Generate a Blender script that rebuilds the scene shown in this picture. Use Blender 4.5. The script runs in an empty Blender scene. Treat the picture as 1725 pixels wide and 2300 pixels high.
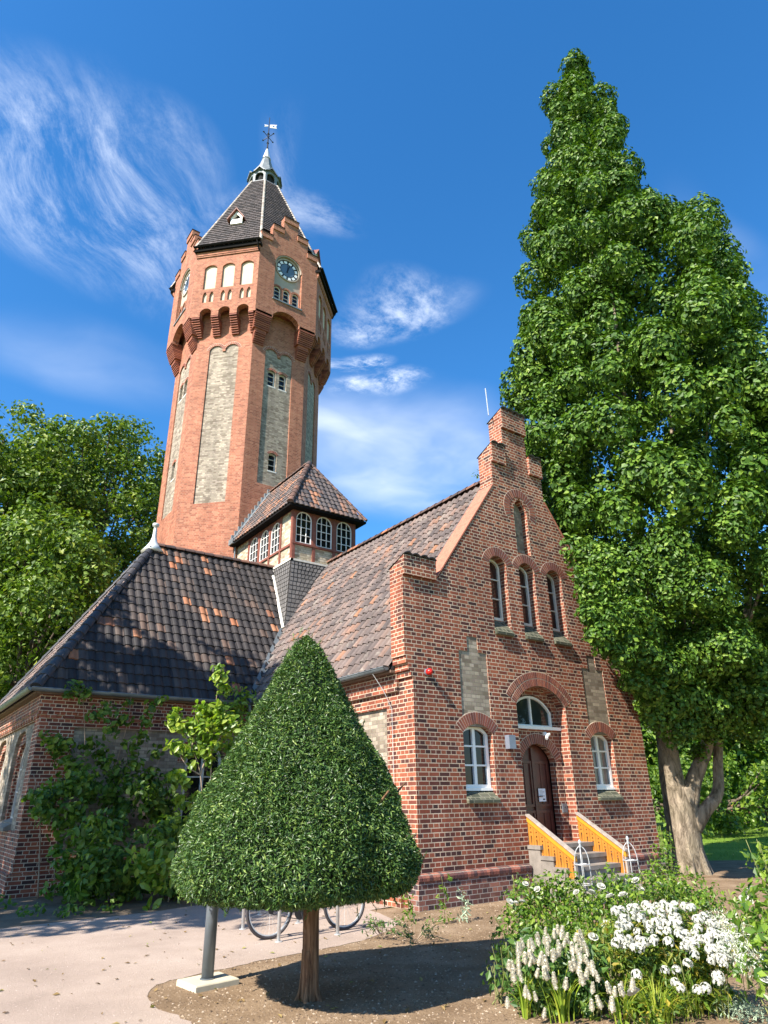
import bpy, math, random
import numpy as np
from mathutils import Vector, Matrix
from mathutils.geometry import tessellate_polygon

R = math.radians
rnd = random.Random(7)
scene = bpy.context.scene
COL = scene.collection

# ------------------------------------------------------------------ camera
cd = bpy.data.cameras.new('camera')
cam = bpy.data.objects.new('camera', cd)
COL.objects.link(cam)
scene.camera = cam
cd.sensor_fit = 'HORIZONTAL'
cd.sensor_width = 36.0
cd.lens = 36.0 * 1490.6 / 1725.0
cd.clip_start = 0.05
cd.clip_end = 3000
YAW, PITCH, ROLL = 0.632693636, 0.407813601, -0.0158358408
_f = Vector((math.sin(YAW) * math.cos(PITCH), math.cos(YAW) * math.cos(PITCH), math.sin(PITCH)))
_r = Vector((math.cos(YAW), -math.sin(YAW), 0))
_u = _r.cross(_f)
_r2 = math.cos(ROLL) * _r + math.sin(ROLL) * _u
_u2 = -math.sin(ROLL) * _r + math.cos(ROLL) * _u
m = Matrix((_r2, _u2, -_f)).transposed().to_4x4()
m.translation = Vector((0, 0, 1.72))
cam.matrix_world = m

def ray(px, py):
    """direction of a photograph pixel (1725 x 2300), used only to read real-world bearings"""
    return (_r2 * ((px - 862.5) / 1490.6) + _u2 * (-(py - 1150) / 1490.6) + _f)

# ------------------------------------------------------------------ light and sky
SUN_AZ, SUN_EL = 79.0, 42.5                     # direction the light travels, measured from +Y towards +X
L = Vector((math.sin(R(SUN_AZ)) * math.cos(R(SUN_EL)), math.cos(R(SUN_AZ)) * math.cos(R(SUN_EL)), -math.sin(R(SUN_EL))))
sd = bpy.data.lights.new('sun', 'SUN')
sd.energy = 5.0
sd.angle = R(0.53)
sd.color = (1.0, 0.93, 0.83)
sun = bpy.data.objects.new('sun', sd)
COL.objects.link(sun)
sun.rotation_euler = (-L).to_track_quat('Z', 'Y').to_euler()
sun.location = (-20, -8, 30)

w = bpy.data.worlds.new('World')
scene.world = w
w.use_nodes = True
w.cycles.sampling_method = 'MANUAL'
w.cycles.sample_map_resolution = 128
WT = w.node_tree
for n in list(WT.nodes):
    WT.nodes.remove(n)

def wn(t, **k):
    n = WT.nodes.new(t)
    for a, b in k.items():
        setattr(n, a, b)
    return n

def wl(a, b):
    WT.links.new(a, b)

wout = wn('ShaderNodeOutputWorld')
wbg = wn('ShaderNodeBackground')
wl(wbg.outputs[0], wout.inputs[0])
wbg.inputs[1].default_value = 0.110
sky = wn('ShaderNodeTexSky', sky_type='NISHITA', sun_disc=False)
sky.sun_elevation = R(SUN_EL)
sky.sun_rotation = R(180 + SUN_AZ)
sky.air_density = 1.0
sky.dust_density = 0.3
sky.ozone_density = 4.0
hs = wn('ShaderNodeHueSaturation')
hs.inputs['Saturation'].default_value = 1.28
hs.inputs['Value'].default_value = 1.0
wl(sky.outputs[0], hs.inputs['Color'])
# thin high clouds: noise on a flat cloud layer far above (direction / height)
tc = wn('ShaderNodeTexCoord')
sx = wn('ShaderNodeSeparateXYZ')
wl(tc.outputs['Generated'], sx.inputs[0])

def wmath(op, a, b=None, clamp=False):
    n = wn('ShaderNodeMath', operation=op, use_clamp=clamp)
    for i, v in enumerate((a, b)):
        if v is None:
            continue
        if isinstance(v, (int, float)):
            n.inputs[i].default_value = v
        else:
            wl(v, n.inputs[i])
    return n.outputs[0]

zc = wmath('MAXIMUM', sx.outputs[2], 0.03)
cx = wn('ShaderNodeCombineXYZ')
wl(wmath('DIVIDE', sx.outputs[0], zc), cx.inputs[0])
wl(wmath('DIVIDE', sx.outputs[1], zc), cx.inputs[1])
P = cx.outputs[0]

def layer(px, py):
    d = ray(px, py)
    return Vector((d.x / d.z, d.y / d.z, 0))

def wnoise(vec, scale, detail, rough=0.6, dist=0.0):
    n = wn('ShaderNodeTexNoise')
    n.inputs['Scale'].default_value = scale
    n.inputs['Detail'].default_value = detail
    n.inputs['Roughness'].default_value = rough
    n.inputs['Distortion'].default_value = dist
    wl(vec, n.inputs['Vector'])
    return n

# one slow swirl bends every patch
swirl = wnoise(P, 1.6, 2)
cen = wn('ShaderNodeVectorMath', operation='SUBTRACT')
wl(swirl.outputs['Color'], cen.inputs[0])
cen.inputs[1].default_value = (0.5, 0.5, 0.5)
bent = wn('ShaderNodeVectorMath', operation='MULTIPLY_ADD')
wl(cen.outputs[0], bent.inputs[0])
bent.inputs[1].default_value = (0.38, 0.38, 0)
wl(P, bent.inputs[2])
PB = bent.outputs[0]

def remap(v, lo, hi):
    r_ = wn('ShaderNodeMapRange', interpolation_type='SMOOTHSTEP')
    wl(v, r_.inputs[0])
    r_.inputs[1].default_value = lo
    r_.inputs[2].default_value = hi
    return r_.outputs[0]

# combed ice cloud: noise drawn out along the wind
d0, d1 = layer(60, 230), layer(260, 640)
wind = math.atan2((d1 - d0).y, (d1 - d0).x)
mw = wn('ShaderNodeMapping', vector_type='TEXTURE')
mw.inputs['Rotation'].default_value = (0, 0, wind)
mw.inputs['Scale'].default_value = (2.6, 1.0, 1)
wl(PB, mw.inputs[0])
comb = remap(wnoise(mw.outputs[0], 7.0, 10, 0.74, 0.0).outputs[0], 0.35, 0.80)
puff = remap(wnoise(PB, 9.0, 10, 0.70, 0.0).outputs[0], 0.38, 0.68)
veil = remap(wnoise(PB, 1.6, 5, 0.5).outputs[0], 0.25, 0.75)

def patch(c, a, b, amp, edge=1.0):
    """soft oval on the layer: centre, end of the long axis, side (bearings read from the photograph)"""
    C_, A_, B_ = layer(*c), layer(*a), layer(*b)
    ax = A_ - C_
    e1 = ax.normalized()
    wid = abs((B_ - C_).dot(Vector((-e1.y, e1.x, 0))))
    mp = wn('ShaderNodeMapping', vector_type='TEXTURE')
    mp.inputs['Location'].default_value = C_
    mp.inputs['Rotation'].default_value = (0, 0, math.atan2(ax.y, ax.x))
    mp.inputs['Scale'].default_value = (ax.length * 1.3, wid * 1.3, 1)
    wl(PB, mp.inputs[0])
    ln = wn('ShaderNodeVectorMath', operation='LENGTH')
    wl(mp.outputs[0], ln.inputs[0])
    r_ = wn('ShaderNodeMapRange', interpolation_type='SMOOTHSTEP')
    wl(ln.outputs['Value'], r_.inputs[0])
    r_.inputs[1].default_value = edge
    r_.inputs[2].default_value = 0.1
    r_.inputs[3].default_value = 0.0
    r_.inputs[4].default_value = amp
    return r_.outputs[0]

def total(l):
    t = l[0]
    for c in l[1:]:
        t = wmath('MAXIMUM', t, c)
    return t

ice = total([patch((250, 450), (350, 650), (90, 560), 0.85), patch((150, 420), (290, 640), (20, 560), 0.95), patch((285, 480), (320, 690), (160, 500), 0.95), patch((70, 290), (170, 440), (20, 320), 0.6),
             patch((400, 330), (470, 450), (330, 370), 0.4), patch((650, 420), (610, 560), (590, 430), 0.4)])
pf = total([patch((880, 665), (1050, 610), (890, 735), 0.62), patch((770, 715), (850, 690), (775, 760), 0.6), patch((770, 812), (850, 800), (775, 842), 1.0),
            patch((850, 862), (930, 845), (855, 893), 0.95), patch((765, 875), (800, 850), (780, 905), 0.8), patch((520, 480), (600, 430), (530, 540), 0.3), patch((690, 470), (760, 520), (660, 520), 0.35)])
vl = total([patch((930, 1060), (1130, 1170), (850, 1170), 0.95), patch((800, 1000), (1000, 1080), (780, 1050), 0.85), patch((980, 640), (1090, 600), (990, 700), 0.5),
            patch((180, 820), (420, 900), (160, 900), 0.3), patch((1640, 560), (1725, 690), (1560, 600), 0.22)])
def screen(a, b):
    return wmath('SUBTRACT', 1.0, wmath('MULTIPLY', wmath('SUBTRACT', 1.0, a), wmath('SUBTRACT', 1.0, b)))
tot = screen(screen(wmath('MULTIPLY', ice, comb), wmath('MULTIPLY', pf, puff)), wmath('MULTIPLY', vl, veil))
mixc = wn('ShaderNodeMix', data_type='RGBA')
wl(tot, mixc.inputs[0])
wl(hs.outputs[0], mixc.inputs[6])
mixc.inputs[7].default_value = (4.3, 4.7, 5.4, 1)
wl(mixc.outputs[2], wbg.inputs[0])

scene.view_settings.view_transform = 'Standard'
scene.view_settings.look = 'None'
scene.view_settings.exposure = 1.33
scene.view_settings.gamma = 1.0
scene.cycles.max_bounces = 6
scene.cycles.diffuse_bounces = 3
scene.cycles.glossy_bounces = 3
scene.cycles.transmission_bounces = 3

# ------------------------------------------------------------------ materials
def mat(name):
    mt = bpy.data.materials.new(name)
    mt.use_nodes = True
    nt = mt.node_tree
    for n in list(nt.nodes):
        nt.nodes.remove(n)
    o = nt.nodes.new('ShaderNodeOutputMaterial')
    p = nt.nodes.new('ShaderNodeBsdfPrincipled')
    nt.links.new(p.outputs[0], o.inputs[0])
    return mt, nt, p, o

def ramp(nt, stops, inp=None):
    r = nt.nodes.new('ShaderNodeValToRGB')
    e = r.color_ramp.elements
    while len(e) < len(stops):
        e.new(0.5)
    for el, (pos, c) in zip(e, stops):
        el.position = pos
        el.color = (c[0], c[1], c[2], 1)
    if inp is not None:
        nt.links.new(inp, r.inputs[0])
    return r

def noise(nt, scale, detail=4, vec=None, rough=0.55):
    n = nt.nodes.new('ShaderNodeTexNoise')
    n.inputs['Scale'].default_value = scale
    n.inputs['Detail'].default_value = detail
    n.inputs['Roughness'].default_value = rough
    if vec is None:
        t = nt.nodes.new('ShaderNodeTexCoord')
        vec = t.outputs['Object']
    nt.links.new(vec, n.inputs['Vector'])
    return n

def mixrgb(nt, fac, a, b, mode='MIX'):
    n = nt.nodes.new('ShaderNodeMix')
    n.data_type = 'RGBA'
    n.blend_type = mode
    for i, v in ((0, fac), (6, a), (7, b)):
        if isinstance(v, (int, float)):
            n.inputs[i].default_value = v
        elif isinstance(v, tuple):
            n.inputs[i].default_value = (v[0], v[1], v[2], 1)
        else:
            nt.links.new(v, n.inputs[i])
    return n.outputs[2]

def bump(nt, p, height, strength, distance):
    b = nt.nodes.new('ShaderNodeBump')
    b.inputs['Strength'].default_value = strength
    b.inputs['Distance'].default_value = distance
    nt.links.new(height, b.inputs['Height'])
    nt.links.new(b.outputs[0], p.inputs['Normal'])
    return b

def simple(name, col, rough=0.6, metal=0.0, var=0.15, scale=6.0, spec=0.5, bmp=0.0):
    mt, nt, p, o = mat(name)
    n = noise(nt, scale, 5)
    lo = tuple(max(0, c * (1 - var)) for c in col)
    hi = tuple(min(1, c * (1 + var)) for c in col)
    r = ramp(nt, [(0.3, lo), (0.7, hi)], n.outputs[0])
    nt.links.new(r.outputs[0], p.inputs['Base Color'])
    p.inputs['Roughness'].default_value = rough
    p.inputs['Metallic'].default_value = metal
    p.inputs['Specular IOR Level'].default_value = spec
    if bmp:
        bump(nt, p, n.outputs[0], bmp, 0.02)
    return mt

def brick_mat(name, stops, mortar, width=0.25, row=0.077, mort=0.0065, patches=None, wash=0.12, bstr=0.5):
    """cross bond: rows of stretchers and rows of headers in turn; each brick its own tone"""
    mt, nt, p, o = mat(name)
    uv = nt.nodes.new('ShaderNodeUVMap')
    bt = nt.nodes.new('ShaderNodeTexBrick')
    nt.links.new(uv.outputs[0], bt.inputs['Vector'])
    bt.offset = 0.5
    bt.offset_frequency = 2
    bt.squash = 0.5
    bt.squash_frequency = 2
    bt.inputs['Color1'].default_value = (0, 0, 0, 1)
    bt.inputs['Color2'].default_value = (1, 1, 1, 1)
    bt.inputs['Mortar'].default_value = (0, 0, 0, 1)
    bt.inputs['Scale'].default_value = 1.0
    bt.inputs['Mortar Size'].default_value = mort
    bt.inputs['Mortar Smooth'].default_value = 0.25
    bt.inputs['Bias'].default_value = 0.0
    bt.inputs['Brick Width'].default_value = width
    bt.inputs['Row Height'].default_value = row
    # warp a little so that courses are hand laid
    nw = noise(nt, 1.3, 2, uv.outputs[0])
    n1 = noise(nt, 0.9, 5, uv.outputs[0])
    n2 = noise(nt, 55, 3, uv.outputs[0])
    add = nt.nodes.new('ShaderNodeMath')
    add.operation = 'MULTIPLY_ADD'
    nt.links.new(n1.outputs[0], add.inputs[0])
    add.inputs[1].default_value = 0.55
    sub = nt.nodes.new('ShaderNodeMath')
    sub.operation = 'SUBTRACT'
    nt.links.new(bt.outputs['Color'], sub.inputs[0])
    sub.inputs[1].default_value = 0.275
    nt.links.new(sub.outputs[0], add.inputs[2])
    cr = ramp(nt, stops, add.outputs[0])
    c = mixrgb(nt, 0.5, cr.outputs[0], n2.outputs['Color'], 'SOFT_LIGHT')
    if patches:
        n3 = noise(nt, patches[1], 6, uv.outputs[0], 0.7)
        pr = ramp(nt, [(patches[2], (0, 0, 0)), (patches[2] + 0.12, (patches[3],) * 3)], n3.outputs[0])
        c = mixrgb(nt, pr.outputs[0], c, patches[0])
    # mortar tone varies too
    n4 = noise(nt, 2.1, 4, uv.outputs[0])
    mr = ramp(nt, [(0.35, tuple(x * 0.72 for x in mortar)), (0.6, mortar)], n4.outputs[0])
    c = mixrgb(nt, bt.outputs['Fac'], c, mr.outputs[0])
    # streaky weathering that belongs to the wall
    mp = nt.nodes.new('ShaderNodeMapping')
    mp.inputs['Scale'].default_value = (1.6, 0.22, 1)
    nt.links.new(uv.outputs[0], mp.inputs[0])
    n5 = noise(nt, 1.0, 6, mp.outputs[0], 0.65)
    wr = ramp(nt, [(0.35, (1 - wash * 2,) * 3), (0.62, (1, 1, 1))], n5.outputs[0])
    c = mixrgb(nt, 1.0, c, wr.outputs[0], 'MULTIPLY')
    nt.links.new(c, p.inputs['Base Color'])
    p.inputs['Roughness'].default_value = 0.82
    p.inputs['Specular IOR Level'].default_value = 0.3
    inv = nt.nodes.new('ShaderNodeMath')
    inv.operation = 'SUBTRACT'
    inv.inputs[0].default_value = 1.0
    nt.links.new(bt.outputs['Fac'], inv.inputs[1])
    hh = nt.nodes.new('ShaderNodeMath')
    hh.operation = 'MULTIPLY_ADD'
    nt.links.new(n2.outputs[0], hh.inputs[0])
    hh.inputs[1].default_value = 0.35
    nt.links.new(inv.outputs[0], hh.inputs[2])
    bump(nt, p, hh.outputs[0], bstr, 0.008)
    return mt

def island_mat(name, stops, rough=0.7, grime=0.35, gscale=3.0, spec=0.4, bmp=0.25, extra=None, coat=0.0):
    """one tone per loose piece (tile, brick, leaf): the pieces really differ"""
    mt, nt, p, o = mat(name)
    g = nt.nodes.new('ShaderNodeNewGeometry')
    cr = ramp(nt, stops, g.outputs['Random Per Island'])
    n = noise(nt, gscale, 6, rough=0.65)
    r = ramp(nt, [(0.3, (1 - grime,) * 3), (0.7, (1 + grime * 0.2,) * 3)], n.outputs[0])
    c = mixrgb(nt, 1.0, cr.outputs[0], r.outputs[0], 'MULTIPLY')
    if extra:
        n3 = noise(nt, extra[1], 7, rough=0.75)
        pr = ramp(nt, [(extra[2], (0, 0, 0)), (extra[2] + 0.15, (extra[3],) * 3)], n3.outputs[0])
        c = mixrgb(nt, pr.outputs[0], c, extra[0])
    nt.links.new(c, p.inputs['Base Color'])
    p.inputs['Roughness'].default_value = rough
    p.inputs['Specular IOR Level'].default_value = spec
    nb = noise(nt, 40, 4)
    bump(nt, p, nb.outputs[0], bmp, 0.01)
    return mt

def leaf_mat(name, stops, trans=0.3, rough=0.5, spec=0.4, tcol=None):
    mt, nt, p, o = mat(name)
    g = nt.nodes.new('ShaderNodeNewGeometry')
    cr = ramp(nt, stops, g.outputs['Random Per Island'])
    n = noise(nt, 0.7, 3)
    r = ramp(nt, [(0.3, (0.82, 0.86, 0.8)), (0.7, (1.1, 1.08, 1.0))], n.outputs[0])
    c = mixrgb(nt, 1.0, cr.outputs[0], r.outputs[0], 'MULTIPLY')
    nt.links.new(c, p.inputs['Base Color'])
    p.inputs['Roughness'].default_value = rough
    p.inputs['Specular IOR Level'].default_value = spec
    t = nt.nodes.new('ShaderNodeBsdfTranslucent')
    tc_ = mixrgb(nt, 1.0, c, tcol or (1.5, 1.7, 0.6), 'MULTIPLY')
    nt.links.new(tc_, t.inputs[0])
    mx = nt.nodes.new('ShaderNodeMixShader')
    mx.inputs[0].default_value = trans
    nt.links.new(p.outputs[0], mx.inputs[1])
    nt.links.new(t.outputs[0], mx.inputs[2])
    nt.links.new(mx.outputs[0], o.inputs[0])
    return mt

def bark_mat(name, a, b, sx=9.0, sz=1.4, strength=0.9, dist=0.04):
    mt, nt, p, o = mat(name)
    t = nt.nodes.new('ShaderNodeTexCoord')
    mp = nt.nodes.new('ShaderNodeMapping')
    mp.inputs['Scale'].default_value = (sx, sx, sz)
    nt.links.new(t.outputs['Object'], mp.inputs[0])
    n = noise(nt, 1.0, 6, mp.outputs[0], 0.7)
    n.inputs['Distortion'].default_value = 0.8
    r = ramp(nt, [(0.36, a), (0.62, b)], n.outputs[0])
    n2 = noise(nt, 2.0, 4)
    r2 = ramp(nt, [(0.3, (0.75, 0.78, 0.7)), (0.7, (1.1, 1.08, 1.05))], n2.outputs[0])
    c = mixrgb(nt, 1.0, r.outputs[0], r2.outputs[0], 'MULTIPLY')
    nt.links.new(c, p.inputs['Base Color'])
    p.inputs['Roughness'].default_value = 0.9
    p.inputs['Specular IOR Level'].default_value = 0.2
    bump(nt, p, n.outputs[0], strength, dist)
    return mt

M = {}
M['brick'] = brick_mat('brick_red', [(0.0, (0.055, 0.026, 0.024)), (0.2, (0.12, 0.038, 0.028)), (0.45, (0.225, 0.06, 0.034)), (0.75, (0.275, 0.077, 0.041)), (1.0, (0.34, 0.108, 0.056))],
                       (0.62, 0.48, 0.35), mort=0.0085, wash=0.18, patches=((0.5, 0.38, 0.32), 1.7, 0.64, 0.4))
M['brick_tower'] = brick_mat('brick_tower', [(0.0, (0.24, 0.08, 0.047)), (0.4, (0.335, 0.12, 0.068)), (0.8, (0.385, 0.145, 0.084)), (1.0, (0.43, 0.18, 0.105))],
                             (0.43, 0.26, 0.17), patches=((0.5, 0.3, 0.2), 1.1, 0.62, 0.3))
M['brick_grey'] = brick_mat('brick_grey', [(0.0, (0.18, 0.14, 0.102)), (0.4, (0.285, 0.235, 0.178)), (0.8, (0.37, 0.31, 0.238)), (1.0, (0.45, 0.38, 0.29))],
                            (0.26, 0.22, 0.17), wash=0.15, patches=((0.16, 0.14, 0.115), 6.0, 0.6, 0.55))
M['brick_cream'] = brick_mat('brick_cream', [(0.0, (0.26, 0.2, 0.13)), (0.4, (0.45, 0.38, 0.27)), (1.0, (0.6, 0.53, 0.4))],
                             (0.3, 0.25, 0.18), wash=0.1)
M['brick_plinth'] = brick_mat('brick_plinth', [(0.0, (0.05, 0.032, 0.035)), (0.4, (0.1, 0.048, 0.042)), (0.8, (0.19, 0.075, 0.055)), (1.0, (0.3, 0.13, 0.09))],
                              (0.42, 0.37, 0.32), patches=((0.42, 0.36, 0.3), 1.8, 0.56, 0.5))
M['voussoir'] = island_mat('voussoir_brick', [(0.0, (0.15, 0.05, 0.038)), (0.5, (0.23, 0.07, 0.047)), (1.0, (0.32, 0.105, 0.06))], 0.8, 0.25)
M['roll'] = island_mat('roll_brick', [(0.0, (0.07, 0.042, 0.045)), (0.5, (0.15, 0.062, 0.052)), (0.8, (0.28, 0.1, 0.07)), (1.0, (0.36, 0.14, 0.09))], 0.7, 0.25)
M['corbel'] = island_mat('corbel_brick', [(0.0, (0.2, 0.06, 0.04)), (1.0, (0.34, 0.11, 0.06))], 0.8, 0.3)
M['mortar'] = simple('mortar', (0.5, 0.41, 0.32), 0.9, var=0.2, scale=8)
M['tile_dark'] = island_mat('tile_dark', [(0.0, (0.024, 0.021, 0.021)), (0.45, (0.038, 0.033, 0.032)), (0.78, (0.056, 0.046, 0.042)), (0.9, (0.085, 0.062, 0.05)), (0.955, (0.12, 0.075, 0.055)), (0.965, (0.3, 0.11, 0.05)), (1.0, (0.34, 0.16, 0.085))],
                            0.62, 0.35, 2.0, 0.3, 0.1)
M['tile_old'] = island_mat('tile_old', [(0.0, (0.085, 0.068, 0.064)), (0.4, (0.14, 0.108, 0.098)), (0.8, (0.19, 0.14, 0.12)), (0.95, (0.21, 0.13, 0.1)), (1.0, (0.32, 0.15, 0.08))],
                           0.75, 0.4, 1.6, 0.3, 0.3, extra=((0.3, 0.265, 0.22), 3.0, 0.54, 0.65))
M['tile_turret'] = island_mat('tile_turret', [(0.0, (0.055, 0.05, 0.052)), (0.5, (0.11, 0.088, 0.08)), (0.8, (0.19, 0.11, 0.08)), (1.0, (0.36, 0.16, 0.08))],
                              0.6, 0.35, 2.0, 0.4, 0.2, extra=((0.3, 0.24, 0.16), 4.0, 0.6, 0.45))
M['ridge_tile'] = island_mat('ridge_tile', [(0.0, (0.06, 0.045, 0.042)), (0.6, (0.17, 0.09, 0.065)), (1.0, (0.36, 0.15, 0.075))], 0.7, 0.4, 3.0)
M['hip_dark'] = island_mat('hip_tile_dark', [(0.0, (0.04, 0.04, 0.044)), (1.0, (0.075, 0.068, 0.068))], 0.5, 0.4, 3.0)
M['slate'] = island_mat('roof_slate', [(0.0, (0.048, 0.042, 0.042)), (0.5, (0.075, 0.062, 0.06)), (1.0, (0.105, 0.085, 0.08))], 0.75, 0.35, 5.0, 0.3)
M['hip_cream'] = island_mat('hip_tile_cream', [(0.0, (0.3, 0.24, 0.2)), (1.0, (0.52, 0.46, 0.4))], 0.7, 0.3)
M['skirt_slate'] = island_mat('skirt_slate', [(0.0, (0.10, 0.095, 0.09)), (1.0, (0.155, 0.145, 0.138))], 0.65, 0.25, 3.0)
M['underlay'] = simple('roof_deck', (0.03, 0.026, 0.024), 0.9)
M['lead'] = simple('lead_sheet', (0.17, 0.19, 0.2), 0.6, 0.2, 0.25, 5)
M['zinc'] = simple('zinc', (0.62, 0.64, 0.63), 0.45, 0.4, 0.12, 5)
M['gutter'] = simple('gutter_zinc', (0.2, 0.22, 0.23), 0.5, 0.5, 0.25, 3)
M['gutter_dark'] = simple('gutter_dark', (0.012, 0.011, 0.011), 0.95, 0.0, 0.3, 3, spec=0.05)  # own dark tone, blackened further to hold the deep eave shadow
M['white'] = simple('white_paint', (0.8, 0.79, 0.76), 0.4, var=0.04)
M['offwhite'] = simple('old_white_paint', (0.62, 0.58, 0.52), 0.6, var=0.12)
M['plaster'] = simple('cream_plaster', (0.52, 0.42, 0.31), 0.9, var=0.1, scale=3)
M['plaster_grey'] = simple('grey_plaster', (0.36, 0.3, 0.24), 0.9, var=0.12, scale=3)
M['timber'] = simple('red_brown_timber', (0.2, 0.065, 0.042), 0.65, var=0.25, scale=8)
M['door'] = simple('dark_red_wood', (0.1, 0.028, 0.018), 0.38, var=0.3, scale=5)
M['orange'] = simple('orange_wood', (0.39, 0.15, 0.02), 0.5, var=0.16, scale=4)
M['orange_cap'] = simple('yellow_orange_rail', (0.5, 0.225, 0.018), 0.45, var=0.1, scale=4)
M['cut'] = simple('cut_out_dark', (0.03, 0.018, 0.01), 0.9)
M['wood_grey'] = simple('weathered_wood', (0.3, 0.25, 0.21), 0.8, var=0.25, scale=10)
M['sill'] = brick_mat('mossy_sill_brick', [(0.0, (0.05, 0.055, 0.038)), (0.5, (0.08, 0.085, 0.056)), (1.0, (0.12, 0.115, 0.08))], (0.26, 0.25, 0.18), width=0.25, row=0.12, mort=0.008)
M['stone'] = simple('step_stone', (0.19, 0.165, 0.14), 0.85, var=0.25, scale=5, bmp=0.2)
M['black'] = simple('black_iron', (0.015, 0.015, 0.017), 0.5, 0.2)
M['interior'] = simple('dark_interior', (0.012, 0.011, 0.011), 0.95)  # near-black colour stands in for the unlit space behind openings
M['clock_white'] = simple('clock_white', (0.8, 0.8, 0.78), 0.4, var=0.05)
M['clock_blue'] = simple('clock_glass', (0.1, 0.14, 0.19), 0.3, var=0.12, scale=2)
M['steel'] = simple('grey_painted_steel', (0.13, 0.15, 0.165), 0.42, 0.3, 0.1)
M['galv'] = simple('galvanised_steel', (0.52, 0.52, 0.51), 0.5, 0.5, 0.12)
M['rubber'] = simple('tyre_rubber', (0.035, 0.03, 0.033), 0.7)
M['frame_black'] = simple('bicycle_black', (0.02, 0.02, 0.022), 0.3)
M['slab'] = simple('pale_concrete', (0.47, 0.42, 0.31), 0.85, var=0.12, scale=9)
M['red_glass'] = simple('red_plastic', (0.62, 0.018, 0.012), 0.25, var=0.05)
M['greybox'] = simple('grey_metal_box', (0.2, 0.22, 0.27), 0.4, 0.3, 0.1)
M['paper'] = simple('paper', (0.78, 0.78, 0.8), 0.7, var=0.03)
M['ink'] = simple('ink', (0.1, 0.1, 0.11), 0.8)
M['bark'] = bark_mat('oak_bark', (0.1, 0.078, 0.055), (0.36, 0.29, 0.22), 7.0, 2.4, 1.0, 0.1)
M['bark_dark'] = bark_mat('dark_bark', (0.06, 0.045, 0.035), (0.16, 0.125, 0.095))
M['bark_yew'] = bark_mat('yew_bark', (0.08, 0.035, 0.02), (0.34, 0.19, 0.11), 34, 2.6, 1.0, 0.03)
M['stem'] = simple('plant_stem', (0.16, 0.17, 0.05), 0.7, var=0.3)
M['twig'] = simple('twig', (0.3, 0.22, 0.15), 0.8, var=0.3)
M['leaf_oak'] = leaf_mat('oak_leaf', [(0.0, (0.025, 0.062, 0.008)), (0.5, (0.06, 0.128, 0.013)), (0.85, (0.11, 0.195, 0.02)), (1.0, (0.19, 0.27, 0.04))], 0.14, 0.5, 0.25)
M['leaf_maple'] = leaf_mat('maple_leaf', [(0.0, (0.045, 0.09, 0.012)), (0.5, (0.095, 0.165, 0.02)), (0.85, (0.16, 0.235, 0.03)), (1.0, (0.25, 0.29, 0.045))], 0.22, 0.5, 0.3)
M['leaf_yew'] = leaf_mat('yew_needles', [(0.0, (0.02, 0.052, 0.012)), (0.5, (0.055, 0.12, 0.022)), (0.85, (0.11, 0.19, 0.036)), (1.0, (0.21, 0.27, 0.06))], 0.1, 0.45, 0.5)
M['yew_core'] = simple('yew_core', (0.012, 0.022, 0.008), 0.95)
M['leaf_magnolia'] = leaf_mat('magnolia_leaf', [(0.0, (0.09, 0.17, 0.02)), (0.5, (0.17, 0.27, 0.03)), (1.0, (0.32, 0.38, 0.05))], 0.4, 0.42, 0.5)
M['leaf_shrub'] = leaf_mat('shrub_leaf', [(0.0, (0.04, 0.085, 0.014)), (0.5, (0.09, 0.17, 0.025)), (1.0, (0.2, 0.28, 0.04))], 0.35, 0.5, 0.4)
M['leaf_rose'] = leaf_mat('rose_leaf', [(0.0, (0.04, 0.095, 0.012)), (0.5, (0.11, 0.2, 0.022)), (1.0, (0.24, 0.33, 0.04))], 0.35, 0.42, 0.5)
M['leaf_phlox'] = leaf_mat('phlox_leaf', [(0.0, (0.045, 0.095, 0.014)), (0.6, (0.13, 0.21, 0.025)), (0.85, (0.24, 0.24, 0.03)), (1.0, (0.36, 0.27, 0.04))], 0.35, 0.5, 0.4)
M['leaf_deep'] = leaf_mat('deep_green_leaf', [(0.0, (0.03, 0.075, 0.016)), (0.6, (0.075, 0.155, 0.03)), (1.0, (0.16, 0.24, 0.045))], 0.25, 0.45, 0.5)
M['leaf_grass'] = leaf_mat('grass_blade', [(0.0, (0.13, 0.2, 0.02)), (0.6, (0.26, 0.35, 0.035)), (1.0, (0.45, 0.45, 0.07))], 0.35, 0.5, 0.4)
M['leaf_silver'] = leaf_mat('silver_leaf', [(0.0, (0.2, 0.27, 0.19)), (1.0, (0.42, 0.5, 0.38))], 0.15, 0.7, 0.2, (1, 1, 1))
M['leaf_lawn'] = leaf_mat('lawn_blade', [(0.0, (0.07, 0.13, 0.015)), (0.6, (0.12, 0.2, 0.025)), (1.0, (0.22, 0.28, 0.04))], 0.3, 0.6, 0.3)
M['petal'] = leaf_mat('white_petal', [(0.0, (0.46, 0.44, 0.38)), (0.5, (0.56, 0.555, 0.52)), (1.0, (0.66, 0.65, 0.62))], 0.25, 0.6, 0.2, (1, 1, 1))
M['petal_pink'] = leaf_mat('blush_petal', [(0.0, (0.66, 0.54, 0.42)), (0.25, (0.78, 0.72, 0.62)), (1.0, (0.84, 0.81, 0.75))], 0.35, 0.6, 0.2, (1, 1, 1))

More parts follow.
